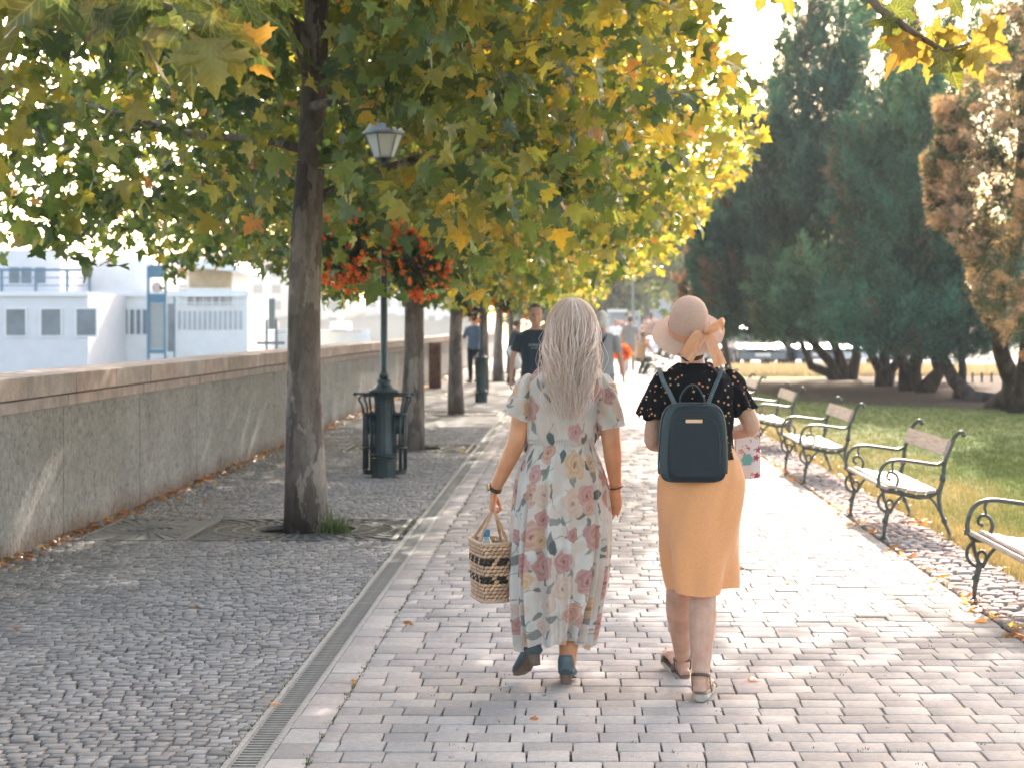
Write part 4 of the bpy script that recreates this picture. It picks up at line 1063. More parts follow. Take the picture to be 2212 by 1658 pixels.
# ---- benches ----------------------------------------------------
def smoothpath(pts, n=4):
    out = []
    k = len(pts)
    for i in range(k-1):
        p0, p1, p2, p3 = [Vector(pts[max(0, min(k-1, j))]) for j in (i-1, i, i+1, i+2)]
        for q in range(n):
            u = q/n; out.append(.5*((2*p1)+(p2-p0)*u+(2*p0-5*p1+4*p2-p3)*u*u+(3*p1-p0-3*p2+p3)*u**3))
    out.append(Vector(pts[-1])); return out
def bench_parts():
    def pl(l, y=0): return smoothpath([(a, y, b) for a, b in l], 4)
    fr = MB()
    def rod(l, r0, r1=None, dy=.8, n=7):
        p = pl(l); k = len(p); r1 = r1 or r0; rr = [r0+(r1-r0)*i/(k-1) for i in range(k)]
        fr.tube(p, rr, n, side=(0, 1, 0), ry=[q*dy for q in rr])
    rod([(.572, .748), (.566, .768), (.54, .768), (.505, .738), (.478, .665), (.436, .557), (.42, .436), (.398, .35)], .014, .017, 1.0)
    fr.ball((.572, .0, .752), .020, 8)
    fr.tube([(.425, 0, .46), (.415, 0, .42)], .024, 8); 
    rod([(.398, .355), (.392, .292), (.405, .204), (.43, .138), (.462, .06), (.478, .012)], .017, .012, 1.0)
    fr.tube([(.425, 0, .150), (.436, 0, .12)], .02, 8); fr.lathe([(.018, .03), (.03, .008), (.038, 0)], 8, (.478, 0, 0))
    return_fr = fr; m_leg_back = None
    # armrest
    ar = MB()
    def rod2(mb, l, r0, r1=None, flat=1.0, n=8):
        p = pl(l); k = len(p); r1 = r1 or r0; rr = [r0+(r1-r0)*i/(k-1) for i in range(k)]
        mb.tube(p, [q*flat for q in rr], n, side=(0, 1, 0), ry=rr)
    rod2(ar, [(.440, .562), (.375, .537), (.25, .552), (.116, .568), (.039, .560), (-.011, .524), (-.036, .469), (-.042, .405), (-.015, .352)], .013, .013, 1.7)
    rod2(ar, [(-.015, .352), (.03, .352), (.075, .372), (.098, .42), (.085, .465), (.05, .485), (.022, .468), (.02, .44), (.038, .428)], .013, .008, 1.0)
    rod2(ar, [(.066, .558), (.055, .53), (.062, .50), (.05, .484)], .009, .007)
    ar.ball((.038, 0, .430), .013, 8); ar.tube([(-.042, 0, .405), (-.043, 0, .375)], .019, 8)
    # seat rail
    sr = MB(); rod2(sr, [(-.02, .352), (.06, .345), (.16, .322), (.25, .305), (.34, .318), (.40, .36)], .017, .017, .9)
    # front leg with its two loops
    fl = MB()
    rod2(fl, [(-.012, .352), (-.005, .30), (.012, .245), (.03, .20)], .012)
    rod2(fl, [(-.01, .335), (-.04, .30), (-.043, .25), (-.015, .212), (.022, .20), (.055, .222), (.062, .262), (.038, .285), (.015, .265), (.012, .23)], .011, .009)
    rod2(fl, [(.03, .225), (.012, .15), (0, .08), (-.004, .015)], .020, .011, 1.0)
    fl.tube([(.008, 0, .15), (.002, 0, .12)], .022, 8); fl.lathe([(.015, .03), (.03, .008), (.04, 0)], 8, (-.004, 0, 0))
    br = MB(); rod2(br, [(.14, .325), (.085, .27), (.04, .19)], .010)
    br2 = MB(); rod2(br2, [(.30, .318), (.355, .275), (.40, .20)], .010)
    return dict(back_upright=fr, armrest=ar, seat_rail=sr, front_leg=fl, brace=br, rear_brace=br2)
BP = {k: v.mesh(k, M_frame, True) for k, v in bench_parts().items()}
BL_ = 1.73
def slat_mesh(name, w, th, L, seed):
    m = MB(); m.box(-w/2, w/2, -L/2, L/2, -th/2, th/2); me = m.mesh(name, M_wood)
    bm = bmesh.new(); bm.from_mesh(me); bmesh.ops.bevel(bm, geom=list(bm.edges), offset=.006, segments=2, affect='EDGES'); bm.to_mesh(me); bm.free(); return me
SL = slat_mesh('seat_slat', .062, .024, BL_+.10, 1); BB = slat_mesh('backrest_board', .125, .034, BL_+.02, 2); FB = slat_mesh('front_slat', .03, .045, BL_+.1, 3)
def bench(x, y0, label):
    r = thing('park_bench', (x, y0+BL_/2, 0), label, 'bench', 'park benches along the lawn')
    for s in (-1, 1):
        e = thing('end_frame', (0, s*BL_/2, 0)); e.parent = r
        for k, me in BP.items():
            o = bpy.data.objects.new(k, me); COL.objects.link(o); o.parent = e
    seat = [(-.008, .375, -.35), (.055, .378, -.22), (.125, .362, -.12), (.195, .347, -.08), (.265, .338, 0), (.335, .345, .16)]
    for k, (a, z, rt) in enumerate(seat):
        o = bpy.data.objects.new('seat_slat', SL); COL.objects.link(o); o.parent = r; o.location = (a, 0, z+.004); o.rotation_euler = (0, -rt, 0)
    o = bpy.data.objects.new('backrest_board', BB); COL.objects.link(o); o.parent = r; o.location = (.455, 0, .655); o.rotation_euler = (0, PI/2+.36, 0)
    return r
bl = ['nearest park bench, cut by the right edge of the picture', 'second park bench from the right, whole and closest in view', 'third park bench, just behind the second', 'fourth park bench, by the elbow of the woman in the hat',
      'fifth park bench, only its backrest showing past the sleeve', 'sixth park bench hidden behind the woman in the hat', 'seventh park bench in the distant row', 'eighth park bench in the distant row', 'ninth park bench in the distant row',
      'tenth park bench in the distant row', 'eleventh park bench in the distant row', 'twelfth park bench, far end of the row']
for k in range(12): bench(2.235, 9.42+4.98*k, bl[k])

# ---- boats on the river ------------------------------------------
M_hull = mat_simple('white_hull', (.74, .72, .70), .5, .4, 0, .06, 2)
M_hull2 = mat_simple('grey_white_hull', (.60, .58, .585), .55, .4, 0, .06, 2)
M_bwin = mat_simple('boat_window', (.10, .14, .17), .2, .5, 0, .3, 1.5)
M_bwin2 = mat_simple('pale_boat_window', (.34, .36, .37), .3, .5, 0, .2, 1.5)
M_blue = mat_simple('blue_paint', (.05, .16, .24), .5, .4, 0, .1, 3)
M_beige = mat_simple('beige_blind', (.42, .34, .22), .8, .2, 0, .15, 3)
M_grey = mat_simple('grey_metal', (.2, .21, .22), .5, .4, .2, .1, 4)
def fbox(mb, x0, y0, x1, y1, Y, d=.05, dd=0.0):
    a = P(x0, y1, Y); b = P(x1, y0, Y); mb.box(a.x, b.x, Y-dd, Y-dd+d, a.z, b.z)
YB = 70.0
r = thing('houseboat', P(60, 850, YB+4), 'greyish white houseboat with three square windows and blue deck rail', 'boat')
m = MB(); fbox(m, -500, 632, 190, 900, YB, 8.0); m.build('hull', M_hull2, r)
m = MB(); fbox(m, -500, 540, 130, 631, YB+2.2, 4.5); m.build('cabin', M_hull2, r)
for wx in (-125, -58, 14, 90, 166):
    m = MB(); fbox(m, wx, 668, wx+42, 725, YB, .05, .03); w = m.build('window', M_bwin, r)
    m = MB(); a = P(wx-3, 728, YB); b = P(wx+45, 665, YB)
    m.box(a.x, b.x, YB-.06, YB-.001, b.z-.05, b.z); m.box(a.x, b.x, YB-.06, YB-.001, a.z, a.z+.05); m.box(a.x, a.x+.05, YB-.06, YB-.001, a.z+.05, b.z-.05); m.box(b.x-.05, b.x, YB-.06, YB-.001, a.z+.05, b.z-.05)
    m.build('frame', M_hull, w)
for wx in (-60, 20, 46, 76):
    m = MB(); fbox(m, wx, 578, wx+22, 612, YB+2.2, .05, .03); m.build('deck_window', M_bwin, r)
for wx in (-80, 0, 74, 142, 190):
    m = MB(); a = P(wx, 635, YB); m.tube([(a.x, YB+.2, a.z), (a.x, YB+.2, P(wx, 582, YB).z)], .055, 6); m.build('rail_post', M_blue, r)
for y in (583, 600, 617):
    m = MB(); m.tube([P(-300, y, YB)+Vector((0, .2, 0)), P(190, y, YB)+Vector((0, .2, 0))], .05 if y == 583 else .02, 6); m.build('hand_rail', M_blue, r)
m = MB(); fbox(m, -500, 630, 192, 640, YB, .3, .12); m.build('deck_edge', M_hull, r)

YB2 = 76.0
r = thing('passenger_boat', P(380, 850, YB2+4), 'white passenger boat with a beige-blinded wheelhouse and rows of narrow windows', 'boat')
m = MB(); fbox(m, 176, 640, 535, 900, YB2, 7.0); m.build('hull', M_hull, r)
m = MB(); fbox(m, 176, 560, 330, 639, YB2+.8, 5.0); m.build('saloon', M_hull, r)
for k in range(9):
    m = MB(); fbox(m, 200+k*13.6, 669, 208+k*13.6, 722, YB2, .05, .03); m.build('window', M_bwin, r)
for k in range(13):
    m = MB(); fbox(m, 385+k*11, 672, 391+k*11, 712, YB2, .05, .03); m.build('window', M_bwin2, r)
w = thing('wheelhouse', (0, 0, 0)); w.parent = r
m = MB(); fbox(m, 405, 578, 502, 639, YB2+1, 4.0); m.build('cabin', M_hull, w)
m = MB(); fbox(m, 408, 583, 500, 622, YB2+1, .05, .03); m.build('blind', M_beige, w)
m = MB(); a = P(385, 575, YB2); b = P(528, 575, YB2)
m.add([(a.x, YB2-.4, a.z), (b.x, YB2-.4, b.z-.25), (b.x, YB2+6, b.z-.25), (a.x, YB2+6, a.z), (a.x, YB2-.4, a.z+.2), (b.x-.6, YB2-.4, a.z+.22), (b.x-.6, YB2+6, a.z+.22), (a.x, YB2+6, a.z+.2)], [(0, 3, 2, 1), (4, 5, 6, 7), (0, 1, 5, 4), (1, 2, 6, 5), (2, 3, 7, 6), (3, 0, 4, 7)]); m.build('roof', M_white, w)
for k in range(7):
    m = MB()
    for q in range(5):
        m.tube([P(405+k*14, 632+q*6, YB2-.1), P(416+k*14, 632+q*6, YB2-.1)], .025, 4)
    m.build('deck_chair', M_grey, r)
for k in range(9):
    m = MB(); x = 385+k*18; m.tube([P(x, 668, YB2-.15), P(x, 622, YB2-.15)], .02, 5); m.build('rail_post', M_white, r)
for y in (624, 640, 655):
    m = MB(); m.tube([P(380, y, YB2-.15), P(535, y, YB2-.15)], .02, 5); m.build('hand_rail', M_white, r)
m = MB(); fbox(m, 176, 628, 540, 641, YB2, .3, .15); m.build('deck_edge', M_white, r)

# blue framed gangway shelter
r = thing('gangway_shelter', P(346, 850, 66), 'tall blue-framed glass gangway shelter between the two white boats', 'shelter')
Yg = 66.0
m = MB()
for x in (321, 358, ):
    a = P(x-2.5, 900, Yg); b = P(x+2.5, 575, Yg); m.box(a.x, b.x, Yg-.1, Yg+.1, a.z, b.z)
for x in (378,):
    a = P(x-2, 900, Yg+1.5); b = P(x+2, 640, Yg+1.5); m.box(a.x, b.x, Yg+1.4, Yg+1.6, a.z, b.z)
m.build('post', M_blue, r)
for y0, y1 in ((573, 600), (635, 655), (755, 764)):
    m = MB(); a = P(324, y1, Yg); b = P(355, y0, Yg); m.box(a.x, b.x, Yg-.08, Yg+.08, a.z, b.z); m.build('cross_panel', M_blue, r)
m = MB(); fbox(m, 324, 656, 355, 754, Yg, .03, -.02); m.build('door_pane', mat_simple('grey_glass', (.28, .30, .30), .3, .5), r)
m = MB(); fbox(m, 361, 656, 377, 760, Yg+1.2, .03); m.build('side_pane', M_bwin, r)
m = MB(); a = P(330, 627, Yg); m.ball((P(339, 621, Yg).x, Yg-.03, P(339, 621, Yg).z), .17, 12, sc=(1, .15, 1.1)); m.build('round_sign', mat_simple('pale_pink', (.55, .4, .36), .6), r)
# signal board and mooring frame on the quay
r = thing('signal_board', P(586, 790, 50), 'dark vertical notice board on posts behind the wall, left of the nearest trunk', 'notice board')
m = MB(); fbox(m, 580, 645, 593, 712, 50, .12); m.build('board', M_grey, r)
m = MB()
for x in (576, 597): m.tube([P(x, 850, 50.2), P(x, 690, 50.2)], .035, 6)
m.tube([P(555, 741, 50.2), P(615, 741, 50.2)], .04, 6); m.build('post', M_grey, r)
r = thing('motor_boat', P(640, 730, 90), 'small white boat with reddish stripe on the river seen just right of the nearest trunk', 'boat')
def small_boat(r, x0, x1, yb, yt, Y, stripe):
    a = P(x0, yb, Y); b = P(x1, yt, Y); L = b.x-a.x; h = b.z-a.z
    m = MB(); secs = []
    n = 12
    for i in range(n+1):
        u = i/n; wdt = 1.4*math.sin(PI*min(1, u*.75+.25))**.7; zt = h*(.55+.25*u*u)
        secs.append([(a.x+L*u, Y-wdt, a.z+zt), (a.x+L*u, Y-wdt*.6, a.z-.5), (a.x+L*u, Y+wdt*.6, a.z-.5), (a.x+L*u, Y+wdt, a.z+zt)])
    m.add([v for s_ in secs for v in s_], [(i*4+j, i*4+4+j, i*4+5+j, i*4+1+j) for i in range(n) for j in range(3)]+[(i*4+3, i*4+7, i*4+4, i*4) for i in range(n)]+[(0, 1, 2, 3), (n*4+3, n*4+2, n*4+1, n*4)])
    m.build('hull', M_white, r)
    m = MB(); m.box(a.x+L*.25, a.x+L*.6, Y-.8, Y+.8, a.z+h*.55, b.z+.25); m.build('cabin', M_hull, r, bevel=.1)
    m = MB(); m.box(a.x+L*.02, a.x+L*.9, Y-1.42, Y-1.36, a.z+h*.42, a.z+h*.5); m.build('stripe', stripe, r)
small_boat(r, 690, 800, 722, 708, 90, mat_simple('red_stripe', (.35, .08, .06), .6))
r = thing('motor_boat', P(570, 722, 84), 'dark-hulled small boat moored between the passenger boat and the notice board', 'boat')
small_boat(r, 530, 640, 728, 705, 84, M_grey)

# ---- rusty cabinet by the wall
r = thing('cabinet', P(938, 837, 48), 'rusty brown metal cabinet standing against the far end of the wall', 'cabinet')
M_rust = mat_simple('rust', (.16, .085, .06), .85, .2, 0, .4, 8, .2)
m = MB(); a = P(926, 838, 48); b = P(952, 740, 48); m.box(a.x, b.x, 48, 48.3, 0, b.z); m.build('body', M_rust, r, bevel=.01)
m = MB(); m.box(a.x+.02, b.x-.02, 47.985, 48, .06, b.z-.06); m.build('door', M_rust, r, bevel=.004)

# ---- cars parked behind the conifers
M_tyre = mat_simple('tyre', (.02, .02, .02), .9, .2)
M_carglass = mat_simple('car_glass', (.03, .04, .045), .08, .7)
M_lampc = mat_simple('headlamp', (.7, .7, .7), .15, .8)
M_plate = mat_simple('plate', (.7, .7, .68), .5)
def car(x, Y, rz, col, label, rough=.25):
    """car facing -Y when rz = 0"""
    pm = mat_simple('car_paint', col, rough, .6, .3, .04, 3)
    root = thing('parked_car', (0, 0, 0), label, 'car', 'cars parked beyond the dry grass')
    W_ = .88
    prof = [(0, .28), (.02, .5), (.10, .66), (.9, .84), (1.05, .9), (1.75, 1.38), (2.0, 1.44), (3.0, 1.43), (3.5, 1.2), (3.9, .98), (4.2, .92), (4.3, .6), (4.28, .3)]
    m = MB(); secs = []
    for s_, ins in ((-W_, .08), (-W_*.93, 0), (W_*.93, 0), (W_, .08)):
        secs.append([(s_*(1-.2*max(0, (z-.85))/.6), y+(ins if y < 2 else -ins), .28+(z-.28)*(1-ins*.4)) for y, z in prof])
    n = len(prof)
    for k in range(3):
        b = len(m.v); m.v += secs[k]+secs[k+1]
        for i in range(n-1): m.f.append((b+i, b+i+1, b+n+i+1, b+n+i)); m.m.append(0)
        m.f.append((b+n-1, b, b+n, b+2*n-1)); m.m.append(0)
    m.add(secs[0], [tuple(range(n))]); m.add(secs[3], [tuple(reversed(range(n)))])
    m.build('body', pm, root)
    def gl(q, nm='window'):
        mm = MB(); mm.add(q, [(0, 1, 2, 3)]); mm.add([Vector(v)+Vector((0, .02, -.02)) for v in q], [(3, 2, 1, 0)]); mm.build(nm, M_carglass, root)
    gl([(-.72, 1.08, .95), (.72, 1.08, .95), (.60, 1.74, 1.375), (-.60, 1.74, 1.375)], 'windscreen')
    gl([(.62, 3.03, 1.43), (.74, 3.62, 1.14), (-.74, 3.62, 1.14), (-.62, 3.03, 1.43)], 'rear_window')
    for s_ in (-1, 1):
        for (y0, y1) in ((1.3, 2.2), (2.27, 3.2)):
            xx = .875*s_
            q = [(xx*.985, y0-.1, .96), (xx*.985, y1, .96), (xx*.885, y1-(.1 if y1 > 3 else 0), 1.34), (xx*.885, y0+.45 if y0 < 2 else y0, 1.34)]
            mm = MB(); mm.add([(v[0]+.012*s_, v[1], v[2]) for v in q], [(0, 1, 2, 3)]); mm.add(q, [(3, 2, 1, 0)]); mm.build('side_window', M_carglass, root)
        for yy in (.75, 3.45):
            mm = MB(); mm.tube([(s_*.90, yy, .31), (s_*.72, yy, .31)], .31, 20); w = mm.build('wheel', M_tyre, root, sm=False)
            mm = MB(); mm.tube([(s_*.905, yy, .31), (s_*.88, yy, .31)], .19, 14); mm.build('rim', M_grey, w)
        mm = MB(); mm.ball((s_*.68, .07, .66), .1, 10, sc=(1.5, .6, .8)); mm.build('headlight', M_lampc, root, sm=True)
        mm = MB(); mm.ball((s_*.96, 1.25, .98), .09, 8, sc=(1.1, .6, .8)); mm.build('mirror', pm, root, sm=True)
        mm = MB(); mm.box(s_*.72-.12, s_*.72+.12, 4.24, 4.31, .72, .88); mm.build('tail_light', mat_simple('tail', (.4, .02, .02), .3), root)
    mm = MB(); mm.box(-.42, .42, -.015, .03, .56, .66); mm.build('grille', M_tyre, root)
    mm = MB(); mm.box(-.27, .27, -.03, .0, .38, .5); mm.build('number_plate', M_plate, root)
    root.location = (x, Y, 0); root.rotation_euler = (0, 0, rz); return root
def carx(px, Y): return (px-HX)*Y/F
car(carx(1648, 71), 71.0, .10, (.10, .11, .12), 'dark grey car with its front to the camera, right of the hat ribbon')
car(carx(1575, 74), 74.0, .1, (.34, .35, .36), 'silver grey car partly hidden behind the hat')
car(carx(1770, 71.5), 71.5, .25, (.05, .07, .10), 'dark blue car glimpsed between the yew trunks')
car(carx(1850, 72), 72.0, .15, (.42, .43, .44), 'silver car behind the central yew trunks')
car(carx(1945, 73), 73.0, -.05, (.16, .17, .19), 'grey car between the central and right yew trunks')
car(carx(1700, 80), 80.0, PI/2, (.65, .65, .65), 'white car crossing behind the parked grey one')
car(carx(1880, 80), 80.0, PI/2, (.45, .06, .05), 'red car glimpsed low behind the yew trunks')
# cars beyond
for k, (px_, yy, c_) in enumerate(((1600, 90, (.5, .5, .52)), (1740, 88, (.4, .41, .42)), (1960, 86, (.55, .55, .55)))):
    car(carx(px_, yy), yy, PI/2+.05, c_, ['light grey car in the far line left of the red one', 'mid grey car in the far line behind the dark blue one', 'pale car in the far line behind the central yew trunks'][k])
# low posts at the edge of the grass
for k, px_ in enumerate((2083, 2101, 2121, 2142)):
    p = P(px_, 833, 50.3); m = MB(); m.tube([(p.x, 50.3, -.02), (p.x, 50.3, .31)], .027, 8); m.ball((p.x, 50.3, .31), .03, 8)
    o = m.build('bollard', M_cast); tag(o, ['leftmost', 'second', 'third', 'rightmost'][k]+' of four thin black posts framed by the leaning yew trunk', 'bollard', 'thin black posts beyond the lawn')
# thin young tree stake / post in the verge
m = MB(); p = P(1754, 800, 64); m.tube([(p.x, 64, 0), (p.x, 64, 1.9)], .03, 6); o = m.build('post', M_grey); tag(o, 'thin grey post standing in the dry grass strip by the parked cars', 'post')
# distant lamp post, kiosk, planters, red bin down the path
m = MB(); p = P(1368, 760, 120); m.tube([(p.x, 120, 0), (p.x, 120, 6.0)], .07, 8); m.tube([(p.x, 120, 5.9), (p.x+1.0, 120, 6.05)], .05, 6); m.box(p.x+.9, p.x+1.7, 119.8, 120.2, 5.98, 6.12)
o = m.build('tall_lamp', M_grey); tag(o, 'tall thin lamp post far down the path between the two women', 'lamp post')
r = thing('kiosk', P(1335, 740, 130), 'pale grey kiosk far down the path beside the fair-haired woman', 'kiosk')
m = MB(); a = P(1318, 760, 130); b = P(1350, 675, 130); m.box(a.x, b.x, 130, 132, 0, b.z); m.build('body', mat_simple('kiosk_grey', (.3, .32, .33), .7), r)
m = MB(); m.box(a.x-.15, b.x+.15, 129.7, 132.3, b.z, b.z+.2); m.build('roof', M_white, r)
M_pinkfl = mat_simple('pink_blossom', (.36, .25, .21), .8, .2, 0, .35, 12, trans=.3)
def planter(x, y, Y, w, h, label, mat, seed, pot=True):
    rng = np.random.default_rng(seed); p = P(x, y, Y)
    r = thing('flowering_shrub', (p.x, Y, 0), label, 'shrub')
    m = MB(); m.lathe([(w*.28, 0), (w*.4, .45), (w*.42, .5), (w*.36, .5)], 14, (p.x, Y, 0)); m.build('pot', M_pale, r)
    m = MB()
    for k in range(700):
        u = rng.normal(size=3); u /= np.linalg.norm(u); q = Vector((p.x+u[0]*w*.5*rng.random()**.4, Y+u[1]*w*.5, .5+h*.5+u[2]*h*.5*rng.random()**.4)); d = Vector(rng.normal(size=3))*.07; e = Vector(rng.normal(size=3))*.07
        m.add([q, q+d, q+d+e, q+e], [(0, 1, 2, 3)])
    m.build('blossom', mat, r)['kind'] = 'stuff'
planter(1342, 715, 95, .9, 1.2, 'tall pinkish flowering shrub in a pale pot far down the path, left one', M_pinkfl, 1)
planter(1412, 715, 100, 1.6, 1.3, 'wide pinkish flowering shrub far down the path, beside the hat brim', M_pinkfl, 2)
planter(1345, 735, 62, .36, .28, 'small pot of bright red flowers on the far path', M_petal, 3)
# far hazy trees closing the view
M_farleaf = mat_leaf('far_leaf', .4, .6)
for k, (px_, Y, h, w, lab) in enumerate(((1290, 150, 9, 9, 'hazy grey-green tree far behind the fair-haired woman'), (1395, 165, 15, 10, 'tall hazy tree at the far end of the path, between the women'), (1470, 140, 13, 8, 'hazy tree left of the pinkish conifer'),
                                           (1540, 120, 8, 8, 'low hazy tree above the parked cars'), (1660, 125, 9, 9, 'hazy tree glimpsed behind the dark yew'), (1180, 150, 8, 9, 'hazy tree at the far end of the plane row'))):
    rng = np.random.default_rng(60+k); xx = (px_-HX)*Y/F
    r = thing('distant_tree', (xx, Y, 0), lab, 'tree', 'hazy trees far beyond the path')
    m = MB(); m.tube([(xx, Y, 0), (xx+.2, Y, h*.5), (xx, Y, h*.8)], [.3, .2, .08], 8); m.build('trunk', M_bark, r)
    pts = crown_points(3500, (xx, Y, h*.58), w*.42, w*.42, h*.36, h*.42, rng, 90, .7)
    o = link('crown', leaves_mesh('crown', pts, .5, rng, LT_LO, np.full(len(pts), .15), M_farleaf), r); o['kind'] = 'stuff'
M_grass = mat_attr('grass_blade', .75, .2, trans=.3)
# ---- ground litter, weeds, grass
rng = np.random.default_rng(91)
def flat_leaves(name, pts, size, pal):
    n = len(pts); Mx = rot_zyx(rng.uniform(0, 6.3, n), rng.normal(0, .3, n), rng.normal(0, .3, n))*(size*rng.uniform(.5, 1.3, n))[:, None, None]
    C = np.array(pal)[rng.integers(0, len(pal), n)]*rng.uniform(.7, 1.3, (n, 1))
    V, fl, Cc = scatter(LT_LO[1][0], LT_LO[1][1], Mx, pts, C)
    o = link(name, np_mesh(name, V, fl, M_leaf, Cc)); tag(o, kind='stuff'); return o
pl_ = []
for k in range(1100):
    Yk = 7+60*rng.random()**1.6; pl_.append((XW+.03+abs(rng.normal(0, .07)), Yk, .016))
for k in range(380):
    Yk = 8+45*rng.random()**1.5; pl_.append((XS+rng.normal(0.01, .035), Yk, .016))
for k in range(150): pl_.append((XG+rng.normal(0, .06), 9+40*rng.random()**1.4, .02))
for k in range(60): pl_.append((rng.uniform(-3.5, 3.5), 7+30*rng.random(), .014))
o = flat_leaves('fallen_leaves', np.array(pl_), .055, [(.26, .13, .06), (.35, .18, .09), (.20, .10, .05), (.33, .24, .08), (.4, .2, .1)])
tag(o, 'brown fallen leaves along the wall foot and the edge of the path', 'fallen leaves')
# moss and weeds in the joints
def tufts(name, pts, hmin, hmax, cols, per=6, spread=.02, wid=.003, lean=.35):
    n = len(pts)*per; p = np.repeat(pts, per, 0)+rng.normal(size=(n, 3))*np.array([spread, spread, 0])
    h = rng.uniform(hmin, hmax, n); a = rng.uniform(0, 6.3, n); dx = rng.normal(0, lean, n)*h; dy = rng.normal(0, lean, n)*h
    w = np.stack([np.cos(a), np.sin(a), np.zeros(n)], 1)*wid
    V = np.stack([p-w, p+w, p+np.stack([dx, dy, h], 1)], 1).reshape(-1, 3)
    C = np.repeat(cols(p), 3, 0)
    return np_mesh(name, V, [np.arange(n*3).reshape(-1, 3)], M_grass, C)
jt = []
for k in range(900):
    Yk = 7+13*rng.random(); 
    jt.append((XC+rng.normal(0, .006), Yk, -.004) if rng.random() < .25 else ((XD0-rng.random()*.01, Yk, -.004) if rng.random() < .35 else (XC+round(rng.random()*18)*.165+rng.normal(0, .02), Yk, -.006)))
me = tufts('joint_weeds', np.array(jt), .006, .018, lambda p: np.array([.10, .12, .035])*rng.uniform(.6, 1.5, (len(p), 1)), 5, .007, .0025)
o = link('joint_weeds', me); tag(o, 'tiny green weeds growing in the paving joints', 'weeds', kind='stuff')
pw = []
for k in range(22):
    pw.append((-1.78+rng.normal(0, .04), 14.85+rng.normal(0, .03), 0))
me = tufts('weed', np.array(pw), .03, .22, lambda p: np.array([.09, .13, .04])*rng.uniform(.6, 1.5, (len(p), 1)), 6, .035, .005, .3)
o = link('weed', me); tag(o, 'small green weed growing in the grate at the right foot of the nearest trunk', 'weed')
def lawn_pts(n, y0, y1, x0=XG, x1=16.):
    Yk = y0*(y1/y0)**rng.random(n); X = x0+(x1-x0)*rng.random(n)**1.3
    X = x0+(np.minimum(x1, Yk*.24+.4)-x0)*rng.random(n); return np.stack([X, Yk, np.full(n, -.012)], 1)
def lawn_col(p):
    nn = np.array([noise.noise(Vector((q[0]*.9, q[1]*.35, 0))) for q in p[::1]])
    g = np.clip((p[:, 0]-XG)*.95-.18+.9*nn+rng.normal(0, .25, len(p)), 0, 1)[:, None]
    return (np.array([.42, .31, .13])*(1-g)+np.array([.12, .17, .05])*g)*rng.uniform(.7, 1.35, (len(p), 1))
me = tufts('lawn_grass', lawn_pts(26000, 8.5, 48), .02, .055, lawn_col, 5, .03, .004)
o = link('lawn_grass', me); tag(o, 'short green and straw coloured grass of the lawn', 'grass', kind='stuff')
pp = lawn_pts(5000, 59, 70, 5, 16); pp[:, 2] = 0; me = tufts('dry_grass', pp, .1, .28, lambda p: np.array([.40, .32, .18])*rng.uniform(.7, 1.3, (len(p), 1)), 5, .08, .012)
o = link('dry_grass', me); tag(o, 'tall dry yellow grass strip in front of the parked cars', 'grass', kind='stuff')
pe = np.stack([XG+rng.normal(0.03, .035, 2500), 8+34*rng.random(2500)**1.5, np.full(2500, -.012)], 1)
o = link('verge_grass', tufts('verge_grass', pe, .03, .08, lambda p: np.array([.32, .25, .10])*rng.uniform(.6, 1.4, (len(p), 1)), 5, .02, .004)); tag(o, 'straw coloured grass fringe spilling onto the cobble strip', 'grass', kind='stuff')
# ================================================================== PEOPLE
def skin_mat(name, c):
    t = NT(name); nz = t.noise(14, 5, .6, t.obj()); n2 = t.noise(160, 3, .6, t.obj())
    col = t.ramp(nz.outputs[0], [(.3, (c[0]*.85, c[1]*.78, c[2]*.75)), (.7, (min(1, c[0]*1.12), c[1]*1.12, c[2]*1.12))])
    return t.bsdf(col, .52, .4, 0, t.bump(n2.outputs[0], .15, .002), sss=.15)
M_skinA = skin_mat('tanned_skin', (.60, .29, .155))
M_skinB = skin_mat('fair_skin', (.55, .34, .25))
M_skinC = skin_mat('skin', (.48, .27, .19))
def remesh(mb, voxel, name, mat, it=4, parent=None, shade=True):
    me = mb.mesh('tmp'); o = bpy.data.objects.new('tmp', me); COL.objects.link(o)
    md = o.modifiers.new('r', 'REMESH'); md.mode = 'VOXEL'; md.voxel_size = voxel
    ms = o.modifiers.new('s', 'SMOOTH'); ms.factor = .5; ms.iterations = it
    dg = bpy.context.evaluated_depsgraph_get(); dg.update()
    m2 = bpy.data.meshes.new_from_object(o.evaluated_get(dg)); bpy.data.objects.remove(o); bpy.data.meshes.remove(me)
    m2.name = name; m2.materials.clear(); smooth(m2)
    return link(name, m2, parent, mat)
V3 = Vector
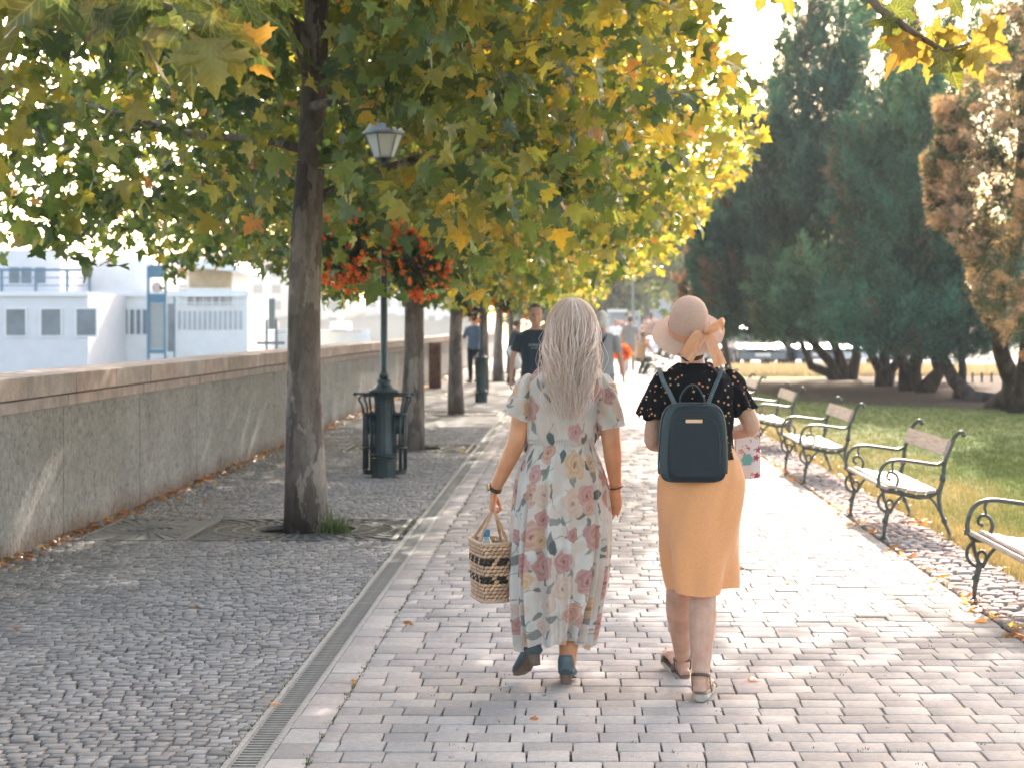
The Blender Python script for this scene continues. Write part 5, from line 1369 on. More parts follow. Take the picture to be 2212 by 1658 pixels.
def hand(mb, w, d, n, s, k=1.0, curl=.5, spread=.1, grip=False):
    """w wrist, d direction of the fingers, n palm normal (fingers curl to it), s thumb side"""
    d = V3(d).normalized(); s = V3(s); s = (s-d*s.dot(d)).normalized(); n2 = V3(n); n2 = (n2-d*n2.dot(d)-s*n2.dot(s)).normalized()
    mb.tube([w-d*.02*k, w+d*.02*k, w+d*.05*k, w+d*.085*k, w+d*.094*k], [.022*k, .027*k, .037*k, .040*k, .034*k], 12, side=s, ry=[.018*k, .017*k, .016*k, .013*k, .008*k])
    for j, (o, L, r) in enumerate(((.030, .066, .0085), (.011, .076, .0088), (-.010, .071, .0084), (-.029, .056, .0075))):
        p = w+d*(.078*k)+s*(o*k); q = [p]; r_ = [r*k]
        a = curl*(.5 if not grip else .9); cur = d+s*(o*spread*8); cur.normalize()
        for seg in (.46, .31, .23):
            ax = s; rot = Matrix.Rotation(a if (d.cross(n2)).dot(s) > 0 else -a, 3, s)
            cur = (rot @ cur).normalized(); p = p+cur*(L*k*seg); q.append(p); r_.append(r*k*(1-.12*len(q)/1.5)); a = curl*(1.0 if not grip else 1.5)
        mb.tube(q, r_, 8)
    p0 = w+d*.025*k+s*.022*k
    t1 = p0+(d*.55+s*.62+n2*.35).normalized()*.036*k; t2 = t1+(d*.85+s*.25+n2*.45).normalized()*.032*k; t3 = t2+(d*.9+s*.0+n2*.5).normalized()*.024*k
    mb.tube([p0, t1, t2, t3], [.014*k, .0115*k, .0095*k, .007*k], 8)
def head(mb, c, up=(0, 0, 1), face=(0, 1, 0), k=1.0, ears=True):
    """c: centre of the skull"""
    up = V3(up).normalized(); f = V3(face); f = (f-up*f.dot(up)).normalized(); s = f.cross(up)
    def q(a, b, h): return c+s*(a*k)+f*(b*k)+up*(h*k)
    secs = [(-.118, .030, .024, .052), (-.108, .042, .040, .040), (-.085, .054, .060, .022), (-.055, .063, .075, .012), (-.02, .070, .085, .006), (.02, .075, .092, .0), (.055, .074, .090, -.006), (.085, .062, .074, -.008), (.105, .040, .050, -.008), (.114, .015, .02, -.008)]
    mb.tube([q(0, b, h) for h, a, d_, b in secs], [a*k for h, a, d_, b in secs], 16, side=s, ry=[d_*k for h, a, d_, b in secs])
    mb.tube([q(0, .088, .018), q(0, .100, -.005), q(0, .108, -.022), q(0, .092, -.032)], [.008*k, .010*k, .014*k, .010*k], 8, side=s)   # nose
    mb.tube([q(-.022, .086, -.058), q(0, .096, -.056), q(.022, .086, -.058)], [.004*k, .0065*k, .004*k], 6); mb.tube([q(-.020, .084, -.068), q(0, .093, -.069), q(.020, .084, -.068)], [.004*k, .007*k, .004*k], 6)
    mb.tube([q(-.052, .074, .028), q(-.025, .090, .034), q(0, .088, .026), q(.025, .090, .034), q(.052, .074, .028)], .007*k, 6)
    if ears:
        for e in (-1, 1):
            mb.tube([q(e*.074, -.004, .018), q(e*.084, -.012, .012), q(e*.084, -.010, -.012), q(e*.076, .002, -.030)], [.008*k, .012*k, .010*k, .006*k], 8, side=f, ry=[.004*k, .006*k, .005*k, .004*k])
    return q
def limb(mb, a, b, c, r, n=12, bulge=None, side=None, flat=1.0):
    """two-bone limb a-b-c with radii r = [ra, ram, rb, rbm, rc]"""
    a, b, c = V3(a), V3(b), V3(c); pts = []; rr = []
    for u in np.linspace(0, 1, 7)[:-1]:
        pts.append(a+(b-a)*u); rr.append(np.interp(u, [0, .5, 1], [r[0], r[1], r[2]]))
    for u in np.linspace(0, 1, 9):
        pts.append(b+(c-b)*u); rr.append(np.interp(u, [0, .3, 1], [r[2], r[3], r[4]]))
    # round the joint a little
    pts[6] = pts[6]*.6+(pts[5]+pts[7])*.2
    mb.tube(pts, [float(q) for q in rr], n, side=side, ry=[float(q)*flat for q in rr])
def foot(mb, ank, toe, k=1.0, up=None):
    a, t_ = V3(ank), V3(toe); d = (t_-a); 
    heel = a - V3((d.x, d.y, 0)).normalized()*.045*k + V3((0, 0, -.055*k))
    mid = a*.45+t_*.55
    mb.tube([a+V3((0, 0, .03)), a, (a+heel)/2], [.034*k, .036*k, .03*k], 10)
    mb.tube([heel, heel*.75+t_*.25+V3((0, 0, .018*k)), mid+V3((0, 0, .004*k)), t_*.85+heel*.15, t_], [.026*k, .034*k, .042*k, .044*k, .022*k], 12, side=(d.cross(V3((0, 0, 1)))), ry=[.024*k, .034*k, .026*k, .018*k, .010*k])

def paint_roses(U, Vv, W_, H_, rng, n_rose, n_leaf, base=(.66, .64, .60), rose_r=(.035, .06), leafL=(.05, .085)):
    """floral print evaluated per vertex: U, Vv in metres (print only: petals, leaves, stems)"""
    C = np.tile(np.array(base), (U.size, 1)); U = U.ravel(); Vv = Vv.ravel()
    wob = .004*np.sin(U*90+3*np.sin(Vv*50))+.004*np.sin(Vv*80+2*np.sin(U*60)); U = U+wob; Vv = Vv-wob*.7
    def blend(mask, col, a=1.0):
        w = np.clip(mask, 0, 1)[:, None]*a; C[:] = C*(1-w)+np.array(col)*w
    for k in range(n_leaf*2):   # pale washed shapes underneath
        cx, cy = rng.uniform(0, W_), rng.uniform(0, H_); r = rng.uniform(.03, .06)
        d = np.hypot((U-cx), (Vv-cy)*rng.uniform(.6, 1.3)); blend((r-d)/.012, [(.62, .56, .50), (.55, .56, .53), (.66, .52, .44)][k % 3], .5)
    gr = int(np.ceil(np.sqrt(n_leaf*W_/H_))); gh = int(np.ceil(n_leaf/gr))
    for i in range(gr):
        for j in range(gh):
            cx, cy = (i+rng.uniform(.1, .9))*W_/gr, (j+rng.uniform(.1, .9))*H_/gh
            a = rng.uniform(0, 2*PI); L = rng.uniform(*leafL)*.5; w = L*rng.uniform(.33, .5)
            x = (U-cx)*math.cos(a)+(Vv-cy)*math.sin(a); y = -(U-cx)*math.sin(a)+(Vv-cy)*math.cos(a)
            e = w*(1-(x/L)**2)*(1+.25*x/L)-np.abs(y+.12*x*x/L); col = [(.075, .10, .105), (.12, .14, .13), (.16, .145, .13), (.20, .21, .19)][rng.integers(0, 4)]
            m_ = np.where(np.abs(x) < L, e/.0025, 0); blend(m_, col, rng.uniform(.75, .95)); blend(np.where((np.abs(x) < L*.85), (.0012-np.abs(y+.12*x*x/L))/.001, 0), (.32, .33, .30), .5)
            st = np.where((x > L) & (x < L*2.2), (.0022-np.abs(y+.3*(x-L)**2/L))/.0012, 0); blend(st, (.16, .15, .13), .8)
    gr = int(np.ceil(np.sqrt(n_rose*W_/H_))); gh = int(np.ceil(n_rose/gr))
    pal = [((.50, .24, .19), (.64, .42, .33)), ((.46, .20, .19), (.60, .36, .33)), ((.58, .32, .18), (.68, .50, .34)), ((.40, .17, .17), (.56, .34, .30)), ((.62, .44, .36), (.68, .56, .47))]
    for i in range(gr):
        for j in range(gh):
            cx, cy = (i+rng.uniform(.15, .85))*W_/gr, (j+rng.uniform(.15, .85)+.5*(i % 2))*H_/gh
            r = rng.uniform(*rose_r); dx, dy = U-cx, Vv-cy; d = np.hypot(dx, dy*.92); th = np.arctan2(dy, dx); ph = rng.uniform(0, 6)
            rr = r*(1+.10*np.cos(5*th+ph)+.05*np.cos(3*th+2*ph)); dk, lt = pal[rng.integers(0, 5)]
            blend((rr-d)/.004, lt, .95)
            sp = .5+.5*np.cos(d/r*15-th*2+ph+.8*np.cos(3*th)); blend(np.clip((rr-d)/.006, 0, 1)*sp*(1-.5*d/r), dk, .85)
            blend((r*.22-d)/.006, (dk[0]*.6, dk[1]*.55, dk[2]*.6), .85)
    return C
M_print = mat_attr('floral_chiffon', .75, .25, trans=.28, bump=.15, scale=500, sheen=.3)
def loft_grid(secf, nu, nv, name, parent, mat, paint=None, closed=True, thick=0):
    """secf(u, v) -> point ; u around 0..1, v along 0..1"""
    V = np.array([secf(i/nu, j/nv) for j in range(nv+1) for i in range(nu)])
    idx = np.arange((nv+1)*nu).reshape(nv+1, nu); a = idx[:-1]; b = idx[1:]
    f = np.stack([a, np.roll(a, -1, 1), np.roll(b, -1, 1), b], -1).reshape(-1, 4)
    if not closed: f = np.stack([a[:, :-1], a[:, 1:], b[:, 1:], b[:, :-1]], -1).reshape(-1, 4)
    col = paint() if paint else None
    return link(name, np_mesh(name, V, [f], mat, col, True), parent)

# ---------------------------------------------------------------- woman in the flowered dress
YA = 8.6
def A(x, y, dy=0): return P(x, y, YA+dy)
wa = thing('person', (P(1215, 1480, YA).x, YA, 0), 'woman with long pale blonde hair in a long white rose-print dress, carrying a straw bag', 'person')
mb = MB()
head(mb, A(1236, 715, .02), up=(0, .05, 1), face=(0.05, 1, 0), k=1.0)
mb.tube([A(1232, 745, .0), A(1230, 800, -.01), A(1228, 830, -.02)], [.052, .055, .075], 12)
tz = [(1.385, .065, .06), (1.36, .12, .07), (1.32, .155, .08), (1.25, .150, .09), (1.15, .130, .095), (1.06, .115, .09), (.98, .125, .09), (.9, .145, .10), (.84, .15, .10), (.78, .12, .09)]
cxA = P(1226, 0, YA).x
mb.tube([V3((cxA-.10*max(0, 1.32-z)*.5, YA-.01, z)) for z, a, b in tz], [a for z, a, b in tz], 20, side=(1, 0, 0), ry=[b for z, a, b in tz])
hipx = P(1214, 0, YA).x
limb(mb, (hipx-.085, YA, .86), P(1165, 1235, YA-.02), P(1152, 1402, YA-.03), [.085, .078, .056, .054, .034])
limb(mb, (hipx+.085, YA, .86), P(1240, 1240, YA+.03), P(1225, 1440, YA-.03), [.085, .078, .056, .054, .036])
eL = A(1116, 955, -.02); wL = A(1068, 1058, .08)
limb(mb, A(1143, 830), eL, wL, [.053, .047, .040, .038, .025])
eR = A(1321, 958, -.02); wR = A(1330, 1052, .05)
limb(mb, A(1306, 830), eR, wR, [.053, .047, .041, .039, .025])
hand(mb, wL, (-.14, .18, -1), (.9, .1, 0), (.0, 1, .1), .98, 1.0, grip=True)
hand(mb, wR, (-.10, .10, -1), (-.35, -1, 0), (-.9, .35, 0), .98, .42)
remesh(mb, .0052, 'body', M_skinA, 3, wa)
# bodice
def zi(z, tab, c): return float(np.interp(z, [q[0] for q in tab], [q[c] for q in tab]))
bod = [(1.035, .143, .112, 1212), (1.06, .152, .124, 1213), (1.10, .153, .122, 1214), (1.16, .158, .118, 1217), (1.25, .172, .114, 1221), (1.32, .166, .105, 1226), (1.355, .135, .088, 1228), (1.385, .085, .075, 1230)]
nrg = np.random.default_rng(4)
def bodice(u, v):
    z = 1.035+(1.385-1.035)*v; a = 2*PI*u; rx, ry = zi(z, bod, 1), zi(z, bod, 2); c = P(zi(z, bod, 3), 0, YA).x
    w = .0035*math.sin(a*9+z*30)+.003*math.sin(a*5-z*52)+.004*math.exp(-((z-1.07)/.03)**2)*math.sin(a*26)
    return (c+(rx+w)*math.copysign(abs(math.cos(a))**.85, math.cos(a)), YA-.005+(ry+w)*math.sin(a), z+.006*math.sin(a*7)*(1 if v < .05 else 0))
nu, nv = 300, 110
UU, VV = np.meshgrid(np.arange(nu)/nu*1.0, np.arange(nv+1)/nv*.36)
loft_grid(bodice, nu, nv, 'dress_bodice', wa, M_print, lambda: paint_roses(UU, VV, 1.0, .36, np.random.default_rng(12), 11, 26, base=(.66, .60, .54)))
for s_, sh, en, nm in ((-1, A(1152, 818), A(1117, 903, -.005), 0), (1, A(1297, 818), A(1317, 925, -.005), 1)):
    d = (en-sh).normalized(); sd_ = V3((1, 0, 0)); sd_ = (sd_-d*sd_.dot(d)).normalized(); td = d.cross(sd_)
    def slv(u, v, sh=sh, en=en, sd_=sd_, td=td):
        a = 2*PI*u; r = .066+.004*v+.004*math.sin(a*6+v*8)+.006*v*math.sin(a*4); p = sh-(en-sh)*.08+(en-sh)*1.08*v
        if v < .34: r *= .42+.58*(v/.34)**.55
        q = p+sd_*(r*math.cos(a)*.92)+td*(r*math.sin(a)); return tuple(q)
    U2, V2 = np.meshgrid(np.arange(130)/130*.42, np.arange(71)/70*.24)
    loft_grid(slv, 130, 70, 'sleeve', wa, M_print, lambda s_=s_, U2=U2, V2=V2: paint_roses(U2, V2, .42, .24, np.random.default_rng(30+s_), 8, 12, base=(.66, .62, .57)))
# skirt
sk = [(.18, .150, .14, 1197), (.21, .158, .15, 1198), (.30, .174, .16, 1200), (.45, .196, .17, 1204), (.60, .202, .172, 1208), (.75, .200, .165, 1210), (.88, .192, .152, 1210), (.96, .166, .130, 1211), (1.01, .147, .115, 1212), (1.05, .138, .108, 1213)]
fph = nrg.uniform(0, 6, 6)
def skirt(u, v):
    z = 1.05-(1.05-.18)*v; a = 2*PI*u; rx, ry = zi(z, sk, 1), zi(z, sk, 2); c = P(zi(z, sk, 3), 0, YA).x
    g = min(1, v*2.2+.12)
    aw = a+.10*math.sin(3*a+v*2.5)+.05*math.sin(7*a-v*3)
    f = (.50*math.sin(aw*17+fph[0]+.6*v)+.30*math.sin(aw*29+fph[1]-v)+.35*math.sin(aw*11+fph[2]+1.4*v))
    am = .013+.023*v*(1-.3*v)
    fold = am*g*f + .010*v*math.sin(aw*5+fph[3]+v)
    zz = z - (.018*math.sin(a*2+1.1)+.010*math.sin(a*5+fph[4])+.006*math.sin(a*13))*max(0, v-.75)*4
    k = 1+.02*math.sin(a+1)*v
    return (c+(rx*k+fold)*math.cos(a), YA-.003+(ry+fold)*math.sin(a), zz)
nu, nv = 520, 330
UU3, VV3 = np.meshgrid(np.arange(nu)/nu*1.5, np.arange(nv+1)/nv*.92)
def skirt_paint():
    C = paint_roses(UU3, VV3, 1.5, .92, np.random.default_rng(19), 84, 150, base=(.72, .69, .65), rose_r=(.032, .064), leafL=(.05, .10))
    return C
loft_grid(skirt, nu, nv, 'dress_skirt', wa, M_print, skirt_paint)
# hair: skull cap plus long wavy strands
M_hairA = NT('blonde_hair'); oi = M_hairA.n('ShaderNodeAttribute', attribute_name='col'); 
M_hairA = M_hairA.bsdf(oi.outputs['Color'], .42, .5, trans=.5)
def strands(name, parent, mat, roots, n, seed, cols, rad, path):
    rng = np.random.default_rng(seed); Vs = []; Fs = []; Cs = []; off = 0
    for k in range(n):
        p = path(k, rng); m_ = len(p)
        r0 = rad*rng.uniform(.6, 1.4); p = np.array(p)
        t_ = np.gradient(p, axis=0); t_ /= np.linalg.norm(t_, axis=1)[:, None]
        a = np.cross(t_, [0.2, 1, .1]); a /= np.linalg.norm(a, axis=1)[:, None]; b = np.cross(t_, a)
        rr = r0*np.interp(np.linspace(0, 1, m_), [0, .8, 1], [1, .9, .15])[:, None]
        ring = [p+(a*math.cos(q)+b*math.sin(q))*rr for q in (0, 2.09, 4.19)]
        V = np.stack(ring, 1).reshape(-1, 3); i = np.arange(m_-1)[:, None]*3
        f = np.concatenate([np.concatenate([i+j, i+(j+1) % 3, i+3+(j+1) % 3, i+3+j], 1) for j in range(3)])
        Vs.append(V); Fs.append(f+off); off += len(V)
        c = np.array(cols[rng.integers(0, len(cols))])*rng.uniform(.85, 1.15); Cs.append(np.tile(c, (len(V), 1)))
    return link(name, np_mesh(name, np.concatenate(Vs), [np.concatenate(Fs)], mat, np.concatenate(Cs), True), parent)
HC = A(1236, 712, .02); HCOL = [(.98, .88, .82), (.95, .80, .71), (.99, .92, .87), (.84, .66, .53), (.97, .85, .78)]
def hairA(k, rng):
    th = rng.uniform(-2.5, 2.5)     # 0 = back of the head
    el = rng.uniform(.05, 1.5)
    rx, ry, rz = .105, .120, .134
    pts = []
    eend = rng.uniform(-.75, .55)
    # over the skull from the crown down to the start of the fall
    for u in np.linspace(0, 1, 8):
        e = 1.45-(1.45-eend)*u; t2 = th*(.6+.4*u)
        pts.append((HC.x+rx*math.sin(t2)*math.cos(e), HC.y-ry*math.cos(t2)*math.cos(e), HC.z+rz*math.sin(e)))
    L = rng.uniform(.16, .385)+rz*math.sin(eend)*(1.0 if abs(th) < 1.6 else .75); x0, y0, z0 = pts[-1]
    tx = P(1228, 0, YA).x+ (x0-HC.x)*.95; ty = min(y0, YA-.148-rng.uniform(0, .025)) if abs(th) < 1.7 else y0-.08
    ph, fr, am = rng.uniform(0, 6), rng.uniform(24, 46), rng.uniform(.003, .012)
    for u in np.linspace(.06, 1, 26):
        z = z0-L*u; wav = am*(.3+u)
        wd = 1+.10*math.sin(u*PI)-.95*max(0, u-.42)
        pts.append(((x0+(tx-x0)*u-P(1232, 0, YA).x)*wd+P(1232, 0, YA).x+wav*math.sin(fr*z+ph), y0+(ty-y0)*min(1, u*1.8)-.006-.01*math.sin(u*3)+wav*math.cos(fr*z*.9+ph)*.8, z))
    return pts
m = MB(); m.ball(HC+V3((0, -.002, .004)), .1, 20, sc=(.92, 1.05, 1.22))
# fall of the hair as one mass under the loose strands
fz = [(1.56, .06, .045, 1236), (1.50, .08, .055, 1234), (1.42, .085, .045, 1232), (1.33, .070, .030, 1230), (1.25, .045, .018, 1229), (1.21, .02, .010, 1228)]
m.tube([V3((P(c, 0, YA).x, YA+float(np.interp(z, [1.19, 1.25, 1.33, 1.42, 1.5, 1.56], [-.130, -.125, -.112, -.085, -.05, -.02])), z)) for z, a, b, c in fz], [a for z, a, b, c in fz], 20, side=(1, 0, 0), ry=[b for z, a, b, c in fz])
me_hair = remesh(m, .006, 'hair', mat_simple('hair_under', (.95, .84, .75), .6, .4, 0, .25, 60, .4), 8, wa)
o = strands('hair_strands', me_hair, M_hairA, None, 1900, 8, HCOL, .0017, hairA)
def fly(k, rng):
    p = hairA(k, rng); d = np.array(rng.normal(size=3))*.016; return [tuple(np.array(q)+d*(i/len(p))*2.2+np.array([0, 0, .004])) for i, q in enumerate(p)]
strands('flyaway_hair', me_hair, M_hairA, None, 420, 9, HCOL, .0009, fly)
for i_ in (0,):
    pass
def to_child(o, parent):
    """re-parent keeping world coordinates in mesh (roots unrotated)"""
# shoes
M_shoe = mat_simple('blue_grey_leather', (.055, .085, .10), .42, .5, 0, .15, 30, .1)
M_heel = mat_simple('brown_heel', (.13, .085, .065), .5, .4, 0, .2, 30)
def pump(par, heel_b, toe_b, name='shoe', lift=0):
    """heel_b: centre of the heel seat, toe_b: toe tip; both world points"""
    h, t_ = V3(heel_b), V3(toe_b); d = (t_-h).normalized(); s = d.cross(V3((0, 0, 1))).normalized(); u = s.cross(d)
    L = (t_-h).length; r = thing(name, (0, 0, 0)); r.parent = par
    m = MB(); secs = [(-.028, .004, .040, .018), (0, .03, .045, .034), (.16, .03, .046, .036), (.34, .025, .042, .032), (.55, .012, .050, .024), (.75, .006, .050, .020), (.92, .0, .038, .016), (1.0, -.002, .014, .008)]
    # closed heel counter
    m.tube([h+d*(q[0]*L if q[0] > 0 else q[0])+u*q[1] for q in secs], [q[2]*.82 for q in secs], 14, side=s, ry=[q[3] for q in secs])
    m.tube([h+u*.02-d*.008, h+u*.055-d*.012, h+u*.078-d*.012], [.036, .036, .032], 14, side=s, ry=[.034, .034, .030])
    m2 = m; remesh(m2, .004, 'upper', M_shoe, 3, r)
    m = MB(); m.tube([h+u*.008+d*.004, h-u*.018+d*.006, h-u*.045+d*.010], [.029, .025, .022], 14, side=s, ry=[.026, .021, .018]); m.build('heel', M_heel, r, sm=False)
    m = MB(); m.tube([h+d*(q*L)+u*z for q, z in ((-.02, .0), (.2, -.004), (.45, -.012), (.7, -.017), (.9, -.015), (.99, -.01))], [.030, .031, .033, .040, .033, .012], 12, side=s, ry=.005); m.build('sole', M_heel, r)
    m = MB(); m.tube([h+d*.05+u*.065+s*.033, h+d*.075+u*.075+s*.01, h+d*.075+u*.075-s*.01, h+d*.05+u*.065-s*.033], .006, 8, side=d, ry=.002); m.build('strap', M_shoe, r)
pump(wa, P(1154, 1412, YA-.06), P(1117, 1452, YA+.10))
pump(wa, V3((P(1223, 0, YA).x, YA-.06, .058)), V3((P(1229, 0, YA).x, YA+.155, .022)))
# watch and bracelets
def band(par, name, c, axis, r, w, th, mat, n=20):
    ax = V3(axis).normalized(); a = ax.orthogonal().normalized(); b = ax.cross(a); m = MB(); vs = []
    for k in range(n):
        q = a*math.cos(2*PI*k/n)+b*math.sin(2*PI*k/n)
        for rr, ww in ((r, -w), (r+th, -w), (r+th, w), (r, w)): vs.append(c+q*rr+ax*ww)
    m.add(vs, [(k*4+j, k*4+(j+1) % 4, ((k+1) % n)*4+(j+1) % 4, ((k+1) % n)*4+j) for k in range(n) for j in range(4)]); return m.build(name, mat, par, sm=False)
M_brown = mat_simple('brown_leather', (.075, .045, .03), .5, .4, 0, .2, 40); M_gold = mat_simple('rose_gold', (.62, .40, .28), .3, .6, .8, .05, 20)
dL = (wL-eL).normalized(); wt = band(wa, 'watch', wL-dL*.012, dL, .0275, .009, .003, M_brown)
m = MB(); q = wL-dL*.012+V3((-.028, -.008, .002)); m.tube([q, q+V3((-.007, -.002, 0))], .016, 14, side=(0, 1, 0)); m.build('watch_face', M_gold, wt)
dR = (wR-eR).normalized(); band(wa, 'bracelet', wR-dR*.006, (dR+V3((.12, 0, 0))), .029, .003, .003, M_brown); band(wa, 'bracelet', wR-dR*.016, (dR+V3((-.15, .1, 0))), .029, .0018, .002, M_gold)
m = MB(); m.ball(wR+V3((.033, -.01, .008)), .006, 8); m.build('bead', M_white, wa)

# ---------------------------------------------------------------- straw bag in her hand
t = NT('straw'); a_ = t.n('ShaderNodeAttribute', attribute_name='col'); nz = t.noise(250, 3, .6, t.obj())
M_straw = t.bsdf(t.mix(.5, a_.outputs['Color'], t.ramp(nz.outputs[0], [(.3, (.35, .35, .35)), (.7, (.65, .65, .65))]), 'OVERLAY'), .75, .3, trans=.1)
bag = thing('straw_bag', P(1060, 1303, 8.7), 'woven straw basket bag with dark stitched rows, held by the blonde woman', 'bag')
bc = P(1058, 1228, 8.72); bx, by = .070, .150; ang = R(15)
bw_, bh_ = [], []
def bag_pt(u, z):
    """u along the perimeter 0..4 (side index + fraction)"""
    cs = [(-bx, -by), (bx, -by), (bx, by), (-bx, by)]; i = int(u) % 4; f_ = u-int(u); a0, a1 = cs[i], cs[(i+1) % 4]
    x, y = a0[0]+(a1[0]-a0[0])*f_, a0[1]+(a1[1]-a0[1])*f_; k = .86+.14*(z/.25)
    # round corners
    r_ = math.hypot(x/bx, y/by); q = 1/max(1, (abs(x/bx)**7+abs(y/by)**7)**(1/7.)); x, y = x*q*k, y*q*k
    return V3((bc.x+x*math.cos(ang)-y*math.sin(ang), bc.y+x*math.sin(ang)+y*math.cos(ang), bc.z-.125+z))
m = MB(); nr = 16; rowh = .25/nr
Vb = []; Fb = []; Cb = []
for row in range(nr):
    dark = row in (5, 6, 10, 11)
    nseg = 0
    for sd_i in range(4):
        ns = 6 if sd_i % 2 == 0 else 11
        for k in range(ns):
            u0, u1 = sd_i+(k+(.5 if row % 2 else 0))/ns, sd_i+(k+1+(.5 if row % 2 else 0))/ns
            z = (row+.5)*rowh; c0, c1 = bag_pt(u0 % 4, z), bag_pt(u1 % 4, z); mid = (c0+c1)/2; o_ = (mid-V3((bc.x, bc.y, mid.z))).normalized(); d = (c1-c0)
            b = len(Vb); hh = rowh*.56
            ring = []
            for q, (f_, rr) in enumerate(((0, .45), (.25, .95), (.75, .95), (1, .45))):
                pc = c0+d*f_+V3((0, 0, (-.002 if q < 2 else .002)))
                ring += [pc+V3((0, 0, hh*rr)), pc+o_*.007*rr, pc-V3((0, 0, hh*rr)), pc-o_*.004]
            Vb += ring
            for q in range(3):
                for j in range(4): Fb.append((b+q*4+j, b+q*4+(j+1) % 4, b+q*4+4+(j+1) % 4, b+q*4+4+j))
            dk = dark and (k % 2 == (row % 2)) 
            cc = (.045, .04, .03) if (dark and k % 3 != 2) else tuple(np.array((.74, .49, .33))*RNG.uniform(.8, 1.15))
            Cb += [cc]*16
mi_ = MB(); cs0 = [bag_pt(u, .004)*.97+V3((bc.x, bc.y, bc.z-.121))*.03 for u in np.linspace(0, 3.9, 28)]; cs1 = [bag_pt(u, .235)*.97+V3((bc.x, bc.y, bc.z+.11))*.03 for u in np.linspace(0, 3.9, 28)]
mi_.add(cs0+cs1, [(i, (i+1) % 28, 28+(i+1) % 28, 28+i) for i in range(28)])
link('lining', np_mesh('lining', np.array(mi_.v), [np.array(mi_.f)], M_straw, np.tile((.40, .25, .16), (56, 1))), bag)
link('weave', np_mesh('weave', np.array(Vb), [np.array(Fb)], M_straw, np.array(Cb), True), bag)['kind'] = 'stuff'
m = MB(); 
for z in (.0, .25): m.tube([bag_pt(u, z) for u in np.linspace(0, 3.999, 41)], .007, 6)
me = m.mesh('rim'); link('rim', np_mesh('rim', np.array(m.v), [np.array([f for f in m.f if len(f) == 4])], M_straw, np.tile((.62, .45, .32), (len(m.v), 1)), True), bag)
m = MB(); cs = [bag_pt(u, .004) for u in np.linspace(0, 3.95, 24)]; m.add(cs, [tuple(range(24))]); link('base', np_mesh('base', np.array(m.v), [np.array([list(range(24))])], M_straw, np.tile((.45, .3, .2), (24, 1))), bag)
hp = wL+V3((-.006, .012, -.095))
for (u0, u1, off) in ((3.25, 3.75, -.008), (1.75, 1.25, .008)):
    a0, a1 = bag_pt(u0, .235), bag_pt(u1, .235)
    q0 = V3((hp.x+off, hp.y-.03, hp.z)); q1 = V3((hp.x+off, hp.y+.03, hp.z))
    near_, far_ = (a0, a1) if a0.y < a1.y else (a1, a0)
    p = smoothpath([near_, near_*.4+q0*.6, q0+V3((0, 0, .0)), (q0+q1)/2+V3((0, 0, .012)), q1, far_*.4+q1*.6, far_], 5)
    m = MB()
    for s_ in (0, 1):
        pp = [q+V3((.004*math.cos(i*1.3+s_*PI), .0, .004*math.sin(i*1.3+s_*PI))) for i, q in enumerate(p)]
        m.tube(pp, .0048, 6)
    link('handle', np_mesh('handle', np.array(m.v), [np.array([f for f in m.f if len(f) == 4])], M_straw, np.tile((.62, .40, .26), (len(m.v), 1)), True), bag)
btl = thing('water_bottle', P(1057, 1180, 8.68), 'clear bottle with a blue cap poking out of the straw bag', 'bottle')
c = bag_pt(3.45, .1); c = V3((bc.x-.012, bc.y-.06, bc.z-.085))
m = MB(); m.lathe([(.03, 0), (.032, .01), (.032, .17), (.028, .2), (.014, .225), (.013, .235)], 16, c); m.build('body', mat_simple('bottle_plastic', (.35, .45, .48), .15, .6), btl, sm=True)
m = MB(); m.lathe([(.016, .235), (.0165, .262), (.014, .265), (.0001, .265)], 14, c); m.build('cap', mat_simple('blue_cap', (.05, .22, .38), .4), btl)

# ---------------------------------------------------------------- woman in the straw hat
YH = 8.4
def B(x, y, dy=0): return P(x, y, YH+dy)
wb = thing('person', (P(1510, 1500, YH).x, YH, 0), 'woman in a pink straw sun hat, black ditsy-print blouse and orange knee-length skirt', 'person')
mb = MB()
head(mb, B(1490, 724, .0), up=(.03, -.30, 1), face=(.1, 1, .30), k=.92)
mb.tube([B(1494, 745, .0), B(1497, 785, -.01), B(1500, 812, -.02)], [.048, .05, .07], 12)
cxB = P(1505, 0, YH).x
tz = [(1.375, .06, .055), (1.35, .11, .065), (1.31, .140, .075), (1.24, .140, .088), (1.14, .125, .095), (1.04, .115, .09), (.97, .13, .10), (.88, .155, .115), (.82, .155, .115), (.76, .12, .10)]
mb.tube([V3((cxB+.0*(1.3-z), YH-.01, z)) for z, a, b in tz], [a for z, a, b in tz], 20, side=(1, 0, 0), ry=[b for z, a, b in tz])
hb = P(1512, 0, YH).x
limb(mb, (hb-.08, YH, .84), P(1466, 1268, YH+.06), P(1474, 1425, YH+.42), [.088, .08, .054, .062, .031])
limb(mb, (hb+.08, YH, .84), P(1519, 1270, YH-.02), P(1513, 1484, YH-.13), [.088, .08, .054, .062, .031])
laA = P(1474, 1428, YH+.42); foot(mb, laA, P(1440, 1404, YH+.62), .92)
raA = P(1513, 1484, YH-.13); foot(mb, raA, V3((P(1528, 0, YH).x, YH+.04, .055)), .92)
eBL = B(1408, 955, .02); wBL = B(1440, 965, .24)
limb(mb, B(1424, 832), eBL, wBL, [.040, .040, .036, .034, .023])
eBR = B(1627, 922, .06); wBR = B(1568, 940, .26)
limb(mb, B(1580, 828), eBR, wBR, [.040, .041, .038, .034, .023])
hand(mb, wBL, (.5, .8, .1), (1, 0, 0), (0, 0, 1), .9, .9)
hand(mb, wBR, (-.6, .7, -.1), (-1, -.3, 0), (0, 0, 1), .9, .9)
remesh(mb, .0052, 'body', M_skinB, 3, wb)
